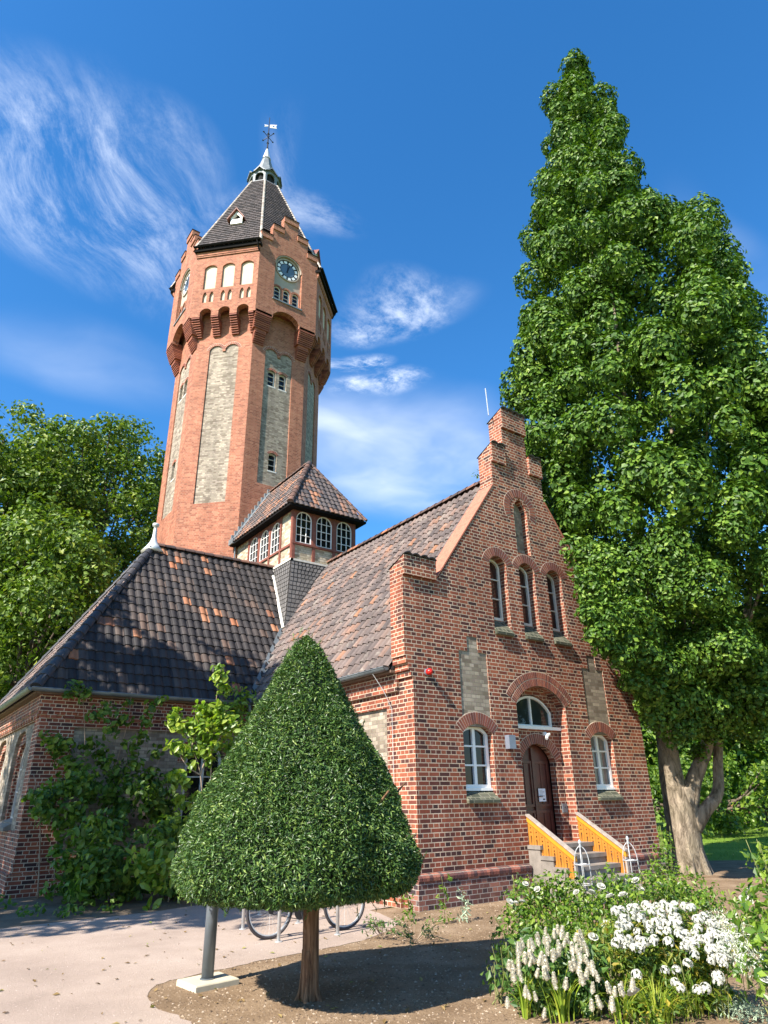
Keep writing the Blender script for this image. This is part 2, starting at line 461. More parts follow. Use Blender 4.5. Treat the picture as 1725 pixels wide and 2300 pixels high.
def glass_mat(name, col, rough=0.04):
    mt, nt, p, o = mat(name)
    n = noise(nt, 1.5, 3)
    r = ramp(nt, [(0.3, tuple(c * 0.6 for c in col)), (0.7, col)], n.outputs[0])
    nt.links.new(r.outputs[0], p.inputs['Base Color'])
    p.inputs['Roughness'].default_value = rough
    p.inputs['Specular IOR Level'].default_value = 0.35
    nb = noise(nt, 2.2, 2)
    bump(nt, p, nb.outputs[0], 0.05, 0.05)
    return mt
M['glass'] = glass_mat('dark_glass', (0.012, 0.013, 0.014))
M['glass_brown'] = glass_mat('brown_glass', (0.05, 0.026, 0.02))
M['glass_grey'] = glass_mat('pale_grey_glass', (0.2, 0.19, 0.17))  # opaque pane in a pale grey-brown tone
M['glass_green'] = glass_mat('fanlight_glass', (0.03, 0.042, 0.038))

def ground_mat(name, stops, scale, stones=None, bstr=0.6, bdist=0.03, fine=60):
    mt, nt, p, o = mat(name)
    n = noise(nt, scale, 7, rough=0.6)
    n2 = noise(nt, fine, 4, rough=0.7)
    mx = nt.nodes.new('ShaderNodeMath')
    mx.operation = 'MULTIPLY_ADD'
    nt.links.new(n2.outputs[0], mx.inputs[0])
    mx.inputs[1].default_value = 0.6
    m2 = nt.nodes.new('ShaderNodeMath')
    m2.operation = 'MULTIPLY_ADD'
    nt.links.new(n.outputs[0], m2.inputs[0])
    m2.inputs[1].default_value = 0.9
    m2.inputs[2].default_value = -0.25
    nt.links.new(m2.outputs[0], mx.inputs[2])
    r = ramp(nt, stops, mx.outputs[0])
    nt.links.new(r.outputs[0], p.inputs['Base Color'])
    p.inputs['Roughness'].default_value = 0.95
    p.inputs['Specular IOR Level'].default_value = 0.15
    bump(nt, p, mx.outputs[0], bstr, bdist)
    return mt
M['gravel'] = ground_mat('pink_gravel', [(0.2, (0.24, 0.185, 0.15)), (0.5, (0.345, 0.27, 0.22)), (0.8, (0.43, 0.35, 0.29))], 0.8, bstr=0.8, bdist=0.02, fine=70)
M['soil'] = ground_mat('dry_soil', [(0.2, (0.1, 0.062, 0.034)), (0.5, (0.2, 0.137, 0.083)), (0.8, (0.33, 0.245, 0.165))], 1.6, bstr=0.9, bdist=0.03, fine=28)
M['soil_dark'] = ground_mat('bed_soil', [(0.2, (0.09, 0.07, 0.05)), (0.5, (0.17, 0.13, 0.09)), (0.8, (0.26, 0.2, 0.14))], 1.6, bstr=0.9, bdist=0.03, fine=24)
M['lawn'] = ground_mat('lawn', [(0.2, (0.08, 0.14, 0.014)), (0.5, (0.14, 0.23, 0.024)), (0.8, (0.25, 0.33, 0.045))], 0.5, bstr=0.8, bdist=0.03, fine=30)
M['clod'] = island_mat('soil_clod', [(0.0, (0.11, 0.075, 0.05)), (0.8, (0.26, 0.19, 0.125)), (1.0, (0.42, 0.34, 0.26))], 0.95, 0.2, 10, 0.1)
M['pebble'] = island_mat('gravel_stone', [(0.0, (0.25, 0.19, 0.16)), (0.7, (0.4, 0.31, 0.26)), (1.0, (0.52, 0.44, 0.38))], 0.9, 0.2, 10, 0.2)

# ------------------------------------------------------------------ mesh helpers
def box_uv(verts, loops, starts, totals):
    """u along the horizontal of each face, v up the face, in metres"""
    nf = len(starts)
    uv = np.zeros((len(loops), 2), np.float32)
    a = verts[loops[starts]]
    b = verts[loops[starts + 1]]
    c = verts[loops[starts + 2]]
    n = np.cross(b - a, c - a)
    ln = np.linalg.norm(n, axis=1)
    ln[ln == 0] = 1
    n = n / ln[:, None]
    n[n[:, 2] < -1e-6] *= 1
    t = np.cross(np.array([0, 0, 1.0]), n)
    tl = np.linalg.norm(t, axis=1)
    flat = tl < 0.15
    t[flat] = (1, 0, 0)
    tl[flat] = 1
    t = t / tl[:, None]
    sgn = np.where((t[:, 0] + 0.01 * t[:, 1]) < 0, -1.0, 1.0)
    t = t * sgn[:, None]
    v = np.cross(n, t)
    vs = np.where((v[:, 2] + 0.001 * v[:, 1]) < 0, -1.0, 1.0)
    v = v * vs[:, None]
    fi = np.repeat(np.arange(nf), totals)
    p = verts[loops]
    uv[:, 0] = (p * t[fi]).sum(1)
    uv[:, 1] = (p * v[fi]).sum(1)
    return uv

def link_mesh(name, V, F, mat_, parent=None, smooth=False, uv=True):
    """V: list of points in world metres; F: list of index tuples (or an (n,k) array)"""
    V = np.asarray(V, np.float64).reshape(-1, 3)
    loc = np.zeros(3)
    if parent is not None:
        loc = np.array(WORLD[parent.name])
    me = bpy.data.meshes.new(name)
    if isinstance(F, np.ndarray):
        k = F.shape[1]
        loops = F.reshape(-1).astype(np.int32)
        totals = np.full(len(F), k, np.int32)
    else:
        loops = np.array([i for f in F for i in f], np.int32)
        totals = np.array([len(f) for f in F], np.int32)
    starts = np.concatenate(([0], np.cumsum(totals)[:-1])).astype(np.int32)
    me.vertices.add(len(V))
    me.vertices.foreach_set('co', (V - loc).astype(np.float32).reshape(-1))
    me.loops.add(len(loops))
    me.loops.foreach_set('vertex_index', loops)
    me.polygons.add(len(totals))
    me.polygons.foreach_set('loop_start', starts)
    me.polygons.foreach_set('loop_total', totals)
    me.polygons.foreach_set('use_smooth', np.full(len(totals), bool(smooth)))
    if uv:
        l = me.uv_layers.new(name='UVMap')
        l.data.foreach_set('uv', box_uv(V, loops, starts, totals).reshape(-1))
    me.update()
    me.validate()
    me.materials.append(M[mat_] if isinstance(mat_, str) else mat_)
    o = bpy.data.objects.new(name, me)
    COL.objects.link(o)
    if parent is not None:
        o.parent = parent
    WORLD[o.name] = tuple(loc)
    return o

WORLD = {}

def thing(name, label, cat, loc=(0, 0, 0), group=None):
    o = bpy.data.objects.new(name, None)
    o.empty_display_size = 0.3
    COL.objects.link(o)
    o.location = loc
    WORLD[o.name] = tuple(loc)
    tag(o, label, cat, group)
    return o

def tag(o, label, cat, group=None):
    o['label'] = label
    o['category'] = cat
    if group:
        o['group'] = group
    return o

def structure(o):
    o['kind'] = 'structure'
    return o

def stuff(o):
    o['kind'] = 'stuff'
    return o

class Frame:
    """a wall plane: origin, direction to the right, outward normal"""
    def __init__(self, o, r, n):
        self.o, self.r, self.n = Vector(o), Vector(r).normalized(), Vector(n).normalized()
        self.up = Vector((0, 0, 1))

    def __call__(self, u, z, d=0.0):
        return self.o + self.r * u + self.up * z + self.n * d

class MB:
    def __init__(self):
        self.V, self.F = [], []

    def add(self, pts, faces):
        b = len(self.V)
        self.V += [tuple(p) for p in pts]
        self.F += [tuple(i + b for i in f) for f in faces]

    def box(self, x0, x1, y0, y1, z0, z1):
        self.add([(x0, y0, z0), (x1, y0, z0), (x1, y1, z0), (x0, y1, z0), (x0, y0, z1), (x1, y0, z1), (x1, y1, z1), (x0, y1, z1)],
                 [(0, 3, 2, 1), (4, 5, 6, 7), (0, 1, 5, 4), (1, 2, 6, 5), (2, 3, 7, 6), (3, 0, 4, 7)])

    def fbox(self, F, u0, u1, z0, z1, d0, d1):
        self.add([F(u0, z0, d1), F(u1, z0, d1), F(u1, z0, d0), F(u0, z0, d0), F(u0, z1, d1), F(u1, z1, d1), F(u1, z1, d0), F(u0, z1, d0)],
                 [(0, 3, 2, 1), (4, 5, 6, 7), (0, 1, 5, 4), (1, 2, 6, 5), (2, 3, 7, 6), (3, 0, 4, 7)])

    def slab(self, outer, holes, F, d0, d1, back=True):
        """outline with holes in the wall plane, from depth d0 (inner) to d1 (outer)"""
        loops = [outer] + list(holes)
        tris = tessellate_polygon([[Vector((p[0], p[1], 0)) for p in l] for l in loops])
        flat = [p for l in loops for p in l]
        fr = [F(p[0], p[1], d1) for p in flat]
        bk = [F(p[0], p[1], d0) for p in flat]
        faces, n = [], len(flat)
        for t in tris:
            a, b, c = (Vector((flat[i][0], flat[i][1])) for i in t)
            if (b.x - a.x) * (c.y - a.y) - (b.y - a.y) * (c.x - a.x) < 0:
                t = (t[0], t[2], t[1])
            faces.append(tuple(t))
            if back:
                faces.append((t[0] + n, t[2] + n, t[1] + n))
        s = 0
        for l in loops:
            k = len(l)
            area = sum(l[i][0] * l[(i + 1) % k][1] - l[(i + 1) % k][0] * l[i][1] for i in range(k))
            outerl = l is outer
            for i in range(k):
                a, b = s + i, s + (i + 1) % k
                q = (a, b, b + n, a + n)
                if (area > 0) == outerl:
                    q = q[::-1]
                faces.append(q)
            s += k
        self.add(fr + bk, faces)

    def tube(self, pts, rad, n=8, cap=True):
        pts = [Vector(p) for p in pts]
        if not isinstance(rad, (list, tuple)):
            rad = [rad] * len(pts)
        ring0 = None
        V, F = [], []
        ref = Vector((0, 0, 1))
        prev = None
        for i, p in enumerate(pts):
            if i == 0:
                t = pts[1] - p
            elif i == len(pts) - 1:
                t = p - pts[i - 1]
            else:
                t = pts[i + 1] - pts[i - 1]
            t.normalize()
            if prev is None:
                a = t.cross(ref)
                if a.length < 0.05:
                    a = t.cross(Vector((1, 0, 0)))
            else:
                a = prev - t * prev.dot(t)
            a.normalize()
            prev = a
            b = t.cross(a)
            for k in range(n):
                an = 2 * math.pi * k / n
                V.append(p + (a * math.cos(an) + b * math.sin(an)) * rad[i])
        for i in range(len(pts) - 1):
            for k in range(n):
                F.append((i * n + k, i * n + (k + 1) % n, (i + 1) * n + (k + 1) % n, (i + 1) * n + k))
        if cap:
            F.append(tuple(range(n))[::-1])
            F.append(tuple((len(pts) - 1) * n + k for k in range(n)))
        self.add(V, F)

    def lathe(self, c, prof, n=16, axis=(0, 0, 1)):
        ax = Vector(axis).normalized()
        a = ax.orthogonal().normalized()
        b = ax.cross(a)
        V, F = [], []
        for r_, h in prof:
            for k in range(n):
                an = 2 * math.pi * k / n
                V.append(Vector(c) + ax * h + (a * math.cos(an) + b * math.sin(an)) * r_)
        for i in range(len(prof) - 1):
            for k in range(n):
                F.append((i * n + k, i * n + (k + 1) % n, (i + 1) * n + (k + 1) % n, (i + 1) * n + k))
        F.append(tuple(range(n))[::-1])
        F.append(tuple((len(prof) - 1) * n + k for k in range(n)))
        self.add(V, F)

    def cut(self):
        """what follows is the next separate piece"""
        if not hasattr(self, 'cuts'):
            self.cuts = []
        self.cuts.append((len(self.V), len(self.F)))

    def build_pieces(self, name, mat_, parent=None, smooth=False):
        out = []
        ends = getattr(self, 'cuts', []) + [(len(self.V), len(self.F))]
        v0 = f0 = 0
        for v1, f1 in ends:
            if f1 > f0:
                out.append(link_mesh(name, self.V[v0:v1], [tuple(i - v0 for i in q) for q in self.F[f0:f1]], mat_, parent, smooth))
            v0, f0 = v1, f1
        return out

    def build(self, name, mat_, parent=None, smooth=False):
        return link_mesh(name, self.V, self.F, mat_, parent, smooth)

def arc(u0, u1, zs, za, n=14):
    """segmental arch points from (u0,zs) over the crown za to (u1,zs)"""
    w_, h = (u1 - u0) / 2, za - zs
    c = (u0 + u1) / 2
    rr = (w_ * w_ + h * h) / (2 * h)
    z_c = za - rr
    th = math.asin(min(1, w_ / rr))
    if h > w_:
        th = math.pi - th
    return [(c + rr * math.sin(-th + 2 * th * i / n), z_c + rr * math.cos(-th + 2 * th * i / n)) for i in range(n + 1)], (c, z_c, rr, th)

def arch_hole(u0, u1, z0, zs, za, n=14):
    a, _ = arc(u0, u1, zs, za, n)
    return [(u0, z0), (u1, z0)] + a[::-1]

def pointed_hole(u0, u1, z0, zs, za, n=6):
    c, w_, h = (u0 + u1) / 2, (u1 - u0) / 2, za - zs
    # two arcs
    rr = (w_ * w_ + h * h) / (2 * w_)
    L_ = []
    th = math.asin(min(1, h / rr))
    for i in range(n + 1):
        t = th * i / n
        L_.append((u0 + rr - rr * math.cos(t), zs + rr * math.sin(t)))
    R_ = [(2 * c - u, z) for u, z in L_]
    return [(u0, z0), (u1, z0)] + R_ + L_[::-1][1:]

def inset_arch(u0, u1, z0, zs, za, t):
    return arch_hole(u0 + t, u1 - t, z0 + t, zs, za - t)

def voussoirs(F, u0, u1, zs, za, t, n, parent, d=0.006, name='arch', mat_='voussoir', mdep=0.002, gap=0.2):
    _, (c, z_c, rr, th) = arc(u0, u1, zs, za)
    mm = MB()
    k = 20
    inn = [(c + rr * math.sin(-th + 2 * th * i / k), z_c + rr * math.cos(-th + 2 * th * i / k)) for i in range(k + 1)]
    out = [(c + (rr + t + 0.012) * math.sin(-th * 1.01 + 2 * th * 1.01 * i / k), z_c + (rr + t + 0.012) * math.cos(-th * 1.01 + 2 * th * 1.01 * i / k)) for i in range(k + 1)]
    mm.slab(inn + out[::-1], [], F, -0.06, mdep)
    o = mm.build(name, 'mortar', parent)
    b = MB()
    for i in range(n):
        a0 = -th + 2 * th * (i + gap / 2) / n
        a1 = -th + 2 * th * (i + 1 - gap / 2) / n
        q = [(c + r_ * math.sin(a), z_c + r_ * math.cos(a)) for r_, a in ((rr + 0.001, a0), (rr + 0.001, a1), (rr + t, a1), (rr + t, a0))]
        b.slab(q, [], F, -0.05, d + rnd.uniform(-0.001, 0.001))
    link_child(b.build(name + '_brick', mat_, o))
    return o

def link_child(o):
    return o

def window(parent, F, u0, u1, z0, zs, za, d, glass='glass', frame='white', ft=0.05, bars_v=(0.5,), bars_h=(), bw=0.03, name='window', midw=None, fd=0.06, pointed=False):
    """frame with glazing bars (part) and its pane (sub-part)"""
    hole = pointed_hole if pointed else arch_hole
    outer = hole(u0, u1, z0, zs, za)
    inner = hole(u0 + ft, u1 - ft, z0 + ft, zs, za - ft)
    b = MB()
    b.slab(outer, [inner], F, d - fd, d)
    for v in bars_v:
        u = u0 + (u1 - u0) * v
        hw = (midw or bw) / 2
        t = abs(2 * v - 1)
        ztop = zs + (za - zs) * (1 - t * t) - ft * 0.6
        b.fbox(F, u - hw, u + hw, z0 + ft * 0.9, ztop, d - fd + 0.006, d - 0.004)
    for hgt in bars_h:
        z = z0 + (za - z0) * hgt
        b.fbox(F, u0 + ft * 0.8, u1 - ft * 0.8, z - bw / 2, z + bw / 2, d - fd + 0.009, d - 0.008)
    o = b.build(name, frame, parent)
    g = MB()
    g.slab(hole(u0 + 0.01, u1 - 0.01, z0 + 0.01, zs, za - 0.01), [], F, d - fd - 0.01, d - fd + 0.012)
    g.build('pane', glass, o)
    return o

# ------------------------------------------------------------------ ground
g = MB()
g.add([(-400, -400, -0.012), (500, -400, -0.012), (500, 500, -0.012), (-400, 500, -0.012)], [(0, 1, 2, 3)])
structure(g.build('ground', 'lawn'))

def smooth_edge(pts, k=6, jit=0.025):
    r_ = random.Random(3)
    P_ = [Vector((x, y, 0)) for x, y in pts]
    out = []
    for i in range(len(P_) - 1):
        p0, p1, p2, p3 = P_[max(0, i - 1)], P_[i], P_[i + 1], P_[min(len(P_) - 1, i + 2)]
        for j in range(k):
            t = j / k
            q = 0.5 * ((2 * p1) + (p2 - p0) * t + (2 * p0 - 5 * p1 + 4 * p2 - p3) * t * t + (3 * p1 - p0 - 3 * p2 + p3) * t ** 3)
            out.append((q.x + r_.uniform(-jit, jit), q.y + r_.uniform(-jit, jit)))
    out.append(pts[-1])
    return out

EDGE = smooth_edge([(2.4, -6), (2.5, 4), (2.6, 5.6), (2.68, 6.6), (2.6, 7.2), (2.7, 7.75), (3.05, 8.08), (3.7, 8.22), (4.34, 8.33), (5.1, 8.42), (5.92, 8.6), (6.95, 9.3), (7.35, 10.6)])
FAR_EDGE = smooth_edge([(7.35, 11.4), (6.9, 12.7), (5.8, 13.2), (4.6, 13.0), (3.1, 12.9), (1.0, 12.95), (-2, 13.4), (-8, 14.6), (-30, 18)])

def sheet(name, poly, z, mat_, step=0.35, amp=0.0, scale=0.5, kind=structure):
    """a gently uneven sheet over an outline"""
    from mathutils import noise as mn
    xs = [p[0] for p in poly]
    ys = [p[1] for p in poly]
    tri = tessellate_polygon([[Vector((x, y, 0)) for x, y in poly]])
    V = [(x, y, z) for x, y in poly]
    F = [tuple(t) for t in tri]
    F = [f if (Vector(V[f[1]]) - Vector(V[f[0]])).cross(Vector(V[f[2]]) - Vector(V[f[0]])).z > 0 else f[::-1] for f in F]
    return kind(link_mesh(name, V, F, mat_))

sheet('bed_soil', EDGE + [(15.3, 10.6), (15.3, 12.6), (18.9, 12.2), (20.4, 11.0), (19.5, 9.0), (21.5, 5), (20.5, -6)], 0.0, 'soil')
sheet('path', [(-30, -6)] + EDGE + [(7.95, 10.7), (7.95, 11.5)] + FAR_EDGE, 0.004, 'gravel')
sheet('wing_bed', FAR_EDGE[::-1] + [(8.2, 11.3), (8.2, 17.2), (3, 17.4), (1, 30), (-30, 40)], 0.0, 'soil_dark')

# ------------------------------------------------------------------ the brick hall
XC = 11.46
HALL = thing('brick_hall', 'red brick hall with a stepped gable front and dark tiled side wing below the tower', 'building', (XC, 16.0, 0))
FF = Frame((0, 10, 0), (1, 0, 0), (0, -1, 0))          # gable front

def mir(p):
    return (2 * XC - p[0], p[1])

half = [(7.95, 0.0), (7.95, 3.84), (7.90, 3.84), (7.90, 3.96), (7.845, 3.96), (7.845, 4.09), (7.79, 4.09), (7.79, 4.22), (7.76, 4.22), (7.76, 6.02), (8.6, 6.02), (8.6, 5.83),
        (8.72, 5.93), (10.57, 8.55), (10.57, 9.45), (11.04, 9.45), (11.04, 10.6)]
outer = half + [mir(p) for p in half[::-1]]
outer = [p for p in outer]
outer = outer[::1]
holes = []
# three tall gable windows
GW = [(10.24, 10.76), (11.18, 11.70), (12.13, 12.65)]
for k, (a, b) in enumerate(GW):
    holes.append(arch_hole(a, b, 4.99, 6.56, 6.75))
holes.append(pointed_hole(11.2, 11.66, 6.98, 8.0, 8.42))
LW = [(9.14, 9.93), (12.98, 13.77)]
for a, b in LW:
    holes.append(arch_hole(a, b, 1.68, 2.88, 3.05))

def stepped(a, b, fl=False):
    c = (a + b) / 2
    arc_pts, _ = arc(a - 0.1, b + 0.1, 3.04, 3.27)
    bottom = [p for p in arc_pts if a + 0.0 <= p[0] <= b]
    return [(a, 3.16)] + bottom + [(b, 3.16), (b, 4.47), (c + 0.15, 4.47), (c + 0.15, 4.79), (c - 0.15, 4.79), (c - 0.15, 4.47), (a, 4.47)]
for a, b in ((9.15, 9.93), (12.99, 13.77)):
    holes.append(stepped(a, b))
PORT = (10.69, 12.24)
holes.append(arch_hole(PORT[0], PORT[1], 0.86, 3.52, 3.93, 20))
f = MB()
f.slab([(x, z) for x, z in outer], holes, FF, -0.42, 0.0)
FRONT = f.build('gable_wall', 'brick', HALL)
# grey recessed panels
f = MB()
for a, b in ((9.15, 9.93), (12.99, 13.77)):
    f.fbox(FF, a - 0.05, b + 0.05, 3.0, 4.85, -0.3, -0.014)
    f.cut()
f.slab(pointed_hole(11.15, 11.71, 6.9, 8.0, 8.5), [], FF, -0.3, -0.19)
f.build_pieces('grey_panel', 'brick_grey', HALL)
# corbel pieces standing proud of the wall
f = MB()
for blk in (((7.76, 8.6), (5.83, 6.02)), ((14.32, 15.16), (5.83, 6.02)), ((10.57, 11.035), (9.19, 9.45)), ((11.885, 12.35), (9.19, 9.45)), ((11.03, 11.89), (10.29, 10.6))):
    (a, b), (z0, z1) = blk
    f.fbox(FF, a, b, z0, z1, 0.002, 0.065)
    f.cut()
f.build_pieces('corbel_block', 'brick', HALL)
# lean-to caps: brick wedge with a row of tiles
f = MB()
caps = MB()
for (a, b, zf, zb) in ((7.76, 8.6, 6.24, 6.02), (14.32, 15.16, 6.24, 6.02), (10.57, 11.035, 9.70, 9.45), (11.885, 12.35, 9.70, 9.45), (11.03, 11.89, 10.84, 10.6)):
    f.add([FF(a, zb, 0.065), FF(b, zb, 0.065), FF(b, zf, 0.065), FF(a, zf, 0.065), FF(a, zb, -0.42), FF(b, zb, -0.42), FF(b, zb + 0.01, -0.42), FF(a, zb + 0.01, -0.42)],
          [(0, 1, 2, 3), (0, 4, 7, 3), (1, 2, 6, 5), (3, 2, 6, 7), (4, 5, 6, 7)])
    n = max(2, round((b - a) / 0.2))
    wdt = (b - a) / n
    for i in range(n):
        prof = []
        for s in range(7):
            t = s / 6
            prof.append((a + wdt * (i + t), 0.035 * math.sin(math.pi * t) - 0.012 * (1 if t > 0.8 else 0)))
        V = []
        jt = rnd.uniform(0, 0.02)
        for (d, zz) in ((0.1 + jt, zf + 0.015), (-0.47, zb + 0.02)):
            for u, h in prof:
                V.append(FF(u, zz + h + 0.02, d))
            for u, h in prof:
                V.append(FF(u, zz + h, d))
        k = 7
        Fc = []
        for s in range(6):
            Fc.append((s, s + 1, 2 * k + s + 1, 2 * k + s))
            Fc.append((k + s, k + s + 1, 3 * k + s + 1, 3 * k + s))
            Fc.append((s, s + 1, k + s + 1, k + s))
            Fc.append((2 * k + s, 2 * k + s + 1, 3 * k + s + 1, 3 * k + s))
        caps.add(V, Fc)
    f.cut()
    caps.cut()
f.build_pieces('gable_step', 'brick', HALL)
caps.build_pieces('cap_tile', 'hip_dark', HALL)
# sloped copings
f = MB()
for sgn in (0, 1):
    a, b = (8.66, 5.9), (10.57, 8.56)
    if sgn:
        a, b = mir(a), mir(b)
    dx, dz = b[0] - a[0], b[1] - a[1]
    ln = math.hypot(dx, dz)
    nx, nz = (-dz / ln, dx / ln) if not sgn else (dz / ln, -dx / ln)
    if nz < 0:
        nx, nz = -nx, -nz
    q = [a, b, (b[0] + nx * 0.03, b[1] + nz * 0.03), (a[0] + nx * 0.03, a[1] + nz * 0.03)]
    f.slab(q, [], FF, -0.47, 0.012)
    f.cut()
f.build_pieces('coping', simple('coping_brick', (0.36, 0.13, 0.08), 0.8, var=0.25, scale=14), HALL)
# arches
for a, b in GW:
    voussoirs(FF, a - 0.02, b + 0.02, 6.56, 6.755, 0.2, 15, HALL)
voussoirs(FF, 11.12, 11.74, 7.95, 8.45, 0.2, 24, HALL)
for a, b in LW:
    voussoirs(FF, a, b, 2.88, 3.05, 0.22, 17, HALL)
voussoirs(FF, PORT[0], PORT[1], 3.52, 3.93, 0.15, 40, HALL)
voussoirs(FF, PORT[0] - 0.17, PORT[1] + 0.17, 3.62, 4.095, 0.13, 40, HALL)
# tall gable windows
for a, b in GW:
    window(HALL, FF, a + 0.02, b - 0.02, 5.32, 6.56, 6.73, -0.2, glass='glass_brown', frame='offwhite', ft=0.05, bars_v=(), bars_h=(0.34, 0.66), bw=0.022)
b = MB()
for a, c in GW:
    b.fbox(FF, a, c, 4.99, 5.32, -0.42, -0.2)
    b.cut()
b.build_pieces('window_apron', 'brick', HALL)
b = MB()
for a, c in GW + LW:
    z0 = 4.93 if (a, c) in GW else 1.62
    dz = 0.36 if (a, c) in GW else 0.23
    db = -0.19 if (a, c) in GW else -0.15
    # sloping brick sill
    b.add([FF(a - 0.01, z0 + 0.06, 0.075), FF(c + 0.01, z0 + 0.06, 0.075), FF(c - 0.002, z0 + dz, db), FF(a + 0.002, z0 + dz, db), FF(a - 0.01, z0, 0.075), FF(c + 0.01, z0, 0.075), FF(c - 0.002, z0, db), FF(a + 0.002, z0, db)],
          [(0, 1, 2, 3), (4, 5, 1, 0), (5, 6, 2, 1), (4, 0, 3, 7), (6, 7, 3, 2), (4, 7, 6, 5)])
    b.cut()
b.build_pieces('window_sill', 'sill', HALL)
# ground floor windows
for k, (a, b_) in enumerate(LW):
    o = window(HALL, FF, a + 0.015, b_ - 0.015, 1.87, 2.87, 3.04, -0.13, glass='glass' if k == 0 else 'glass_grey', ft=0.075, bars_v=(0.5,), midw=0.075, bars_h=(0.36, 0.66), bw=0.032)
    b = MB()
    b.fbox(FF, a + 0.005, b_ - 0.005, 1.835, 1.885, -0.2, -0.09)
    b.build('sill_board', 'white', o)
b = MB()
for a, c in LW:
    b.fbox(FF, a, c, 1.68, 1.835, -0.42, -0.16)
    b.cut()
b.build_pieces('window_apron', 'brick', HALL)

# portal: fanlight above, brick tympanum and arched door below
DP = -0.25
TY = 2.55
f = MB()
door_h = arch_hole(10.98, 12.02, 0.87, 2.42, 2.76, 16)
fan = arch_hole(10.8, 12.12, 3.1, 3.42, 3.78, 16)
f.slab(arch_hole(10.66, 12.27, 0.86, 3.53, 3.96, 20), [door_h, fan], FF, -0.42, DP)
f.build('portal_wall', 'brick', HALL)
DF = Frame((0, 10 - DP + 0.0, 0), (1, 0, 0), (0, -1, 0))
voussoirs(DF, 10.98, 12.02, 2.42, 2.76, 0.2, 26, HALL)
window(HALL, FF, 10.82, 12.1, 3.1, 3.42, 3.76, DP - 0.06, glass='glass_green', frame='white', ft=0.05, bars_v=(0.5,), bw=0.045)
b = MB()
b.fbox(FF, 10.78, 12.24, 3.045, 3.11, DP - 0.06, DP + 0.07)
b.build('fanlight_sill', 'white', HALL)
# door
b = MB()
dd = -0.47
b.slab(arch_hole(10.97, 12.03, 0.87, 2.42, 2.77, 16), [], FF, dd - 0.06, dd)
DOOR = b.build('door', 'door', HALL)
b = MB()
for u0, u1 in ((11.02, 11.46), (11.52, 11.96)):
    for z0, z1 in ((0.95, 1.45), (1.52, 2.42)):
        b.fbox(FF, u0, u0 + 0.05, z0, z1, dd + 0.002, dd + 0.028)
        b.fbox(FF, u1 - 0.05, u1, z0, z1, dd + 0.002, dd + 0.028)
        b.fbox(FF, u0 + 0.05, u1 - 0.05, z0, z0 + 0.05, dd + 0.002, dd + 0.026)
        b.fbox(FF, u0 + 0.05, u1 - 0.05, z1 - 0.05, z1, dd + 0.002, dd + 0.026)
        b.fbox(FF, (u0 + u1) / 2 - 0.012, (u0 + u1) / 2 + 0.012, z0 + 0.05, z1 - 0.05, dd + 0.002, dd + 0.014)
b.fbox(FF, 11.462, 11.518, 0.9, 2.68, dd + 0.002, dd + 0.045)
b.build('door_panel', 'door', DOOR)
b = MB()
b.tube([FF(11.56, 1.72, dd), FF(11.56, 1.72, dd + 0.07), FF(11.66, 1.72, dd + 0.075)], 0.011, 6)
b.build('handle', 'greybox', DOOR)
# plinth
f = MB()
for a, c in ((7.87, 10.62), (12.31, 15.05)):
    f.fbox(FF, a, c, 0.0, 0.43, -0.2, 0.08)
    f.cut()
f.build_pieces('plinth', 'brick_plinth', HALL)
f = MB()
for a, c in ((7.87, 10.62), (12.31, 15.05)):
    n = int((c - a) / 0.078)
    for i in range(n):
        u0 = a + (c - a) * i / n
        u1 = u0 + 0.068
        prof = [(0.002, 0.43), (0.1, 0.43), (0.105, 0.48), (0.09, 0.515), (0.055, 0.535), (0.002, 0.54)]
        V = [FF(u0, z, d) for d, z in prof] + [FF(u1, z, d) for d, z in prof]
        k = len(prof)
        f.add(V, [tuple(range(k))[::-1], tuple(range(k, 2 * k))] + [(j, j + 1, k + j + 1, k + j) for j in range(k - 1)])
    f.cut()
f.build_pieces('plinth_roll', 'roll', HALL)
f = MB()
for a, c in ((7.88, 10.615), (12.315, 15.04)):
    f.fbox(FF, a, c, 0.432, 0.525, 0.001, 0.088)
    f.cut()
f.build_pieces('plinth_joint', 'mortar', HALL)

# side walls of the nave
EZ = 4.06                                                     # eave height
EX = 7.72
SLOPE = (9.3 - EZ) / (XC - EX)
FS = Frame((7.95, 0, 0), (0, -1, 0), (-1, 0, 0))              # left side wall, u = -y
f = MB()
panel = [(-16.2, 0.9), (-10.85, 0.9), (-10.85, 3.35), (-16.2, 3.35)]
f.slab([(-16.9, 0), (-10.42, 0), (-10.42, 4.0), (-16.9, 4.0)], [panel], FS, -0.4, 0.0)
f.build('side_wall', 'brick', HALL)
f = MB()
f.fbox(FS, -16.3, -10.75, 0.8, 3.45, -0.3, -0.06)
f.build('grey_panel', 'brick_grey', HALL)
f = MB()
f.fbox(FS, -16.9, -10.425, 3.62, 4.0, 0.003, 0.07)
f.build('cornice', 'brick', HALL)
f = MB()
f.fbox(FS, -16.65, -10.425, 0.0, 0.45, 0.003, 0.08)
f.build('plinth', 'brick', HALL)
f = MB()
f.add([(14.97, 10.42, 0), (14.97, 24, 0), (14.97, 24, 4.1), (14.97, 10.42, 4.1), (14.6, 10.42, 0), (14.6, 24, 0), (14.6, 24, 4.1), (14.6, 10.42, 4.1)],
      [(0, 1, 2, 3), (4, 7, 6, 5), (0, 3, 7, 4), (1, 5, 6, 2), (3, 2, 6, 7)])
f.build('side_wall', 'brick', HALL)

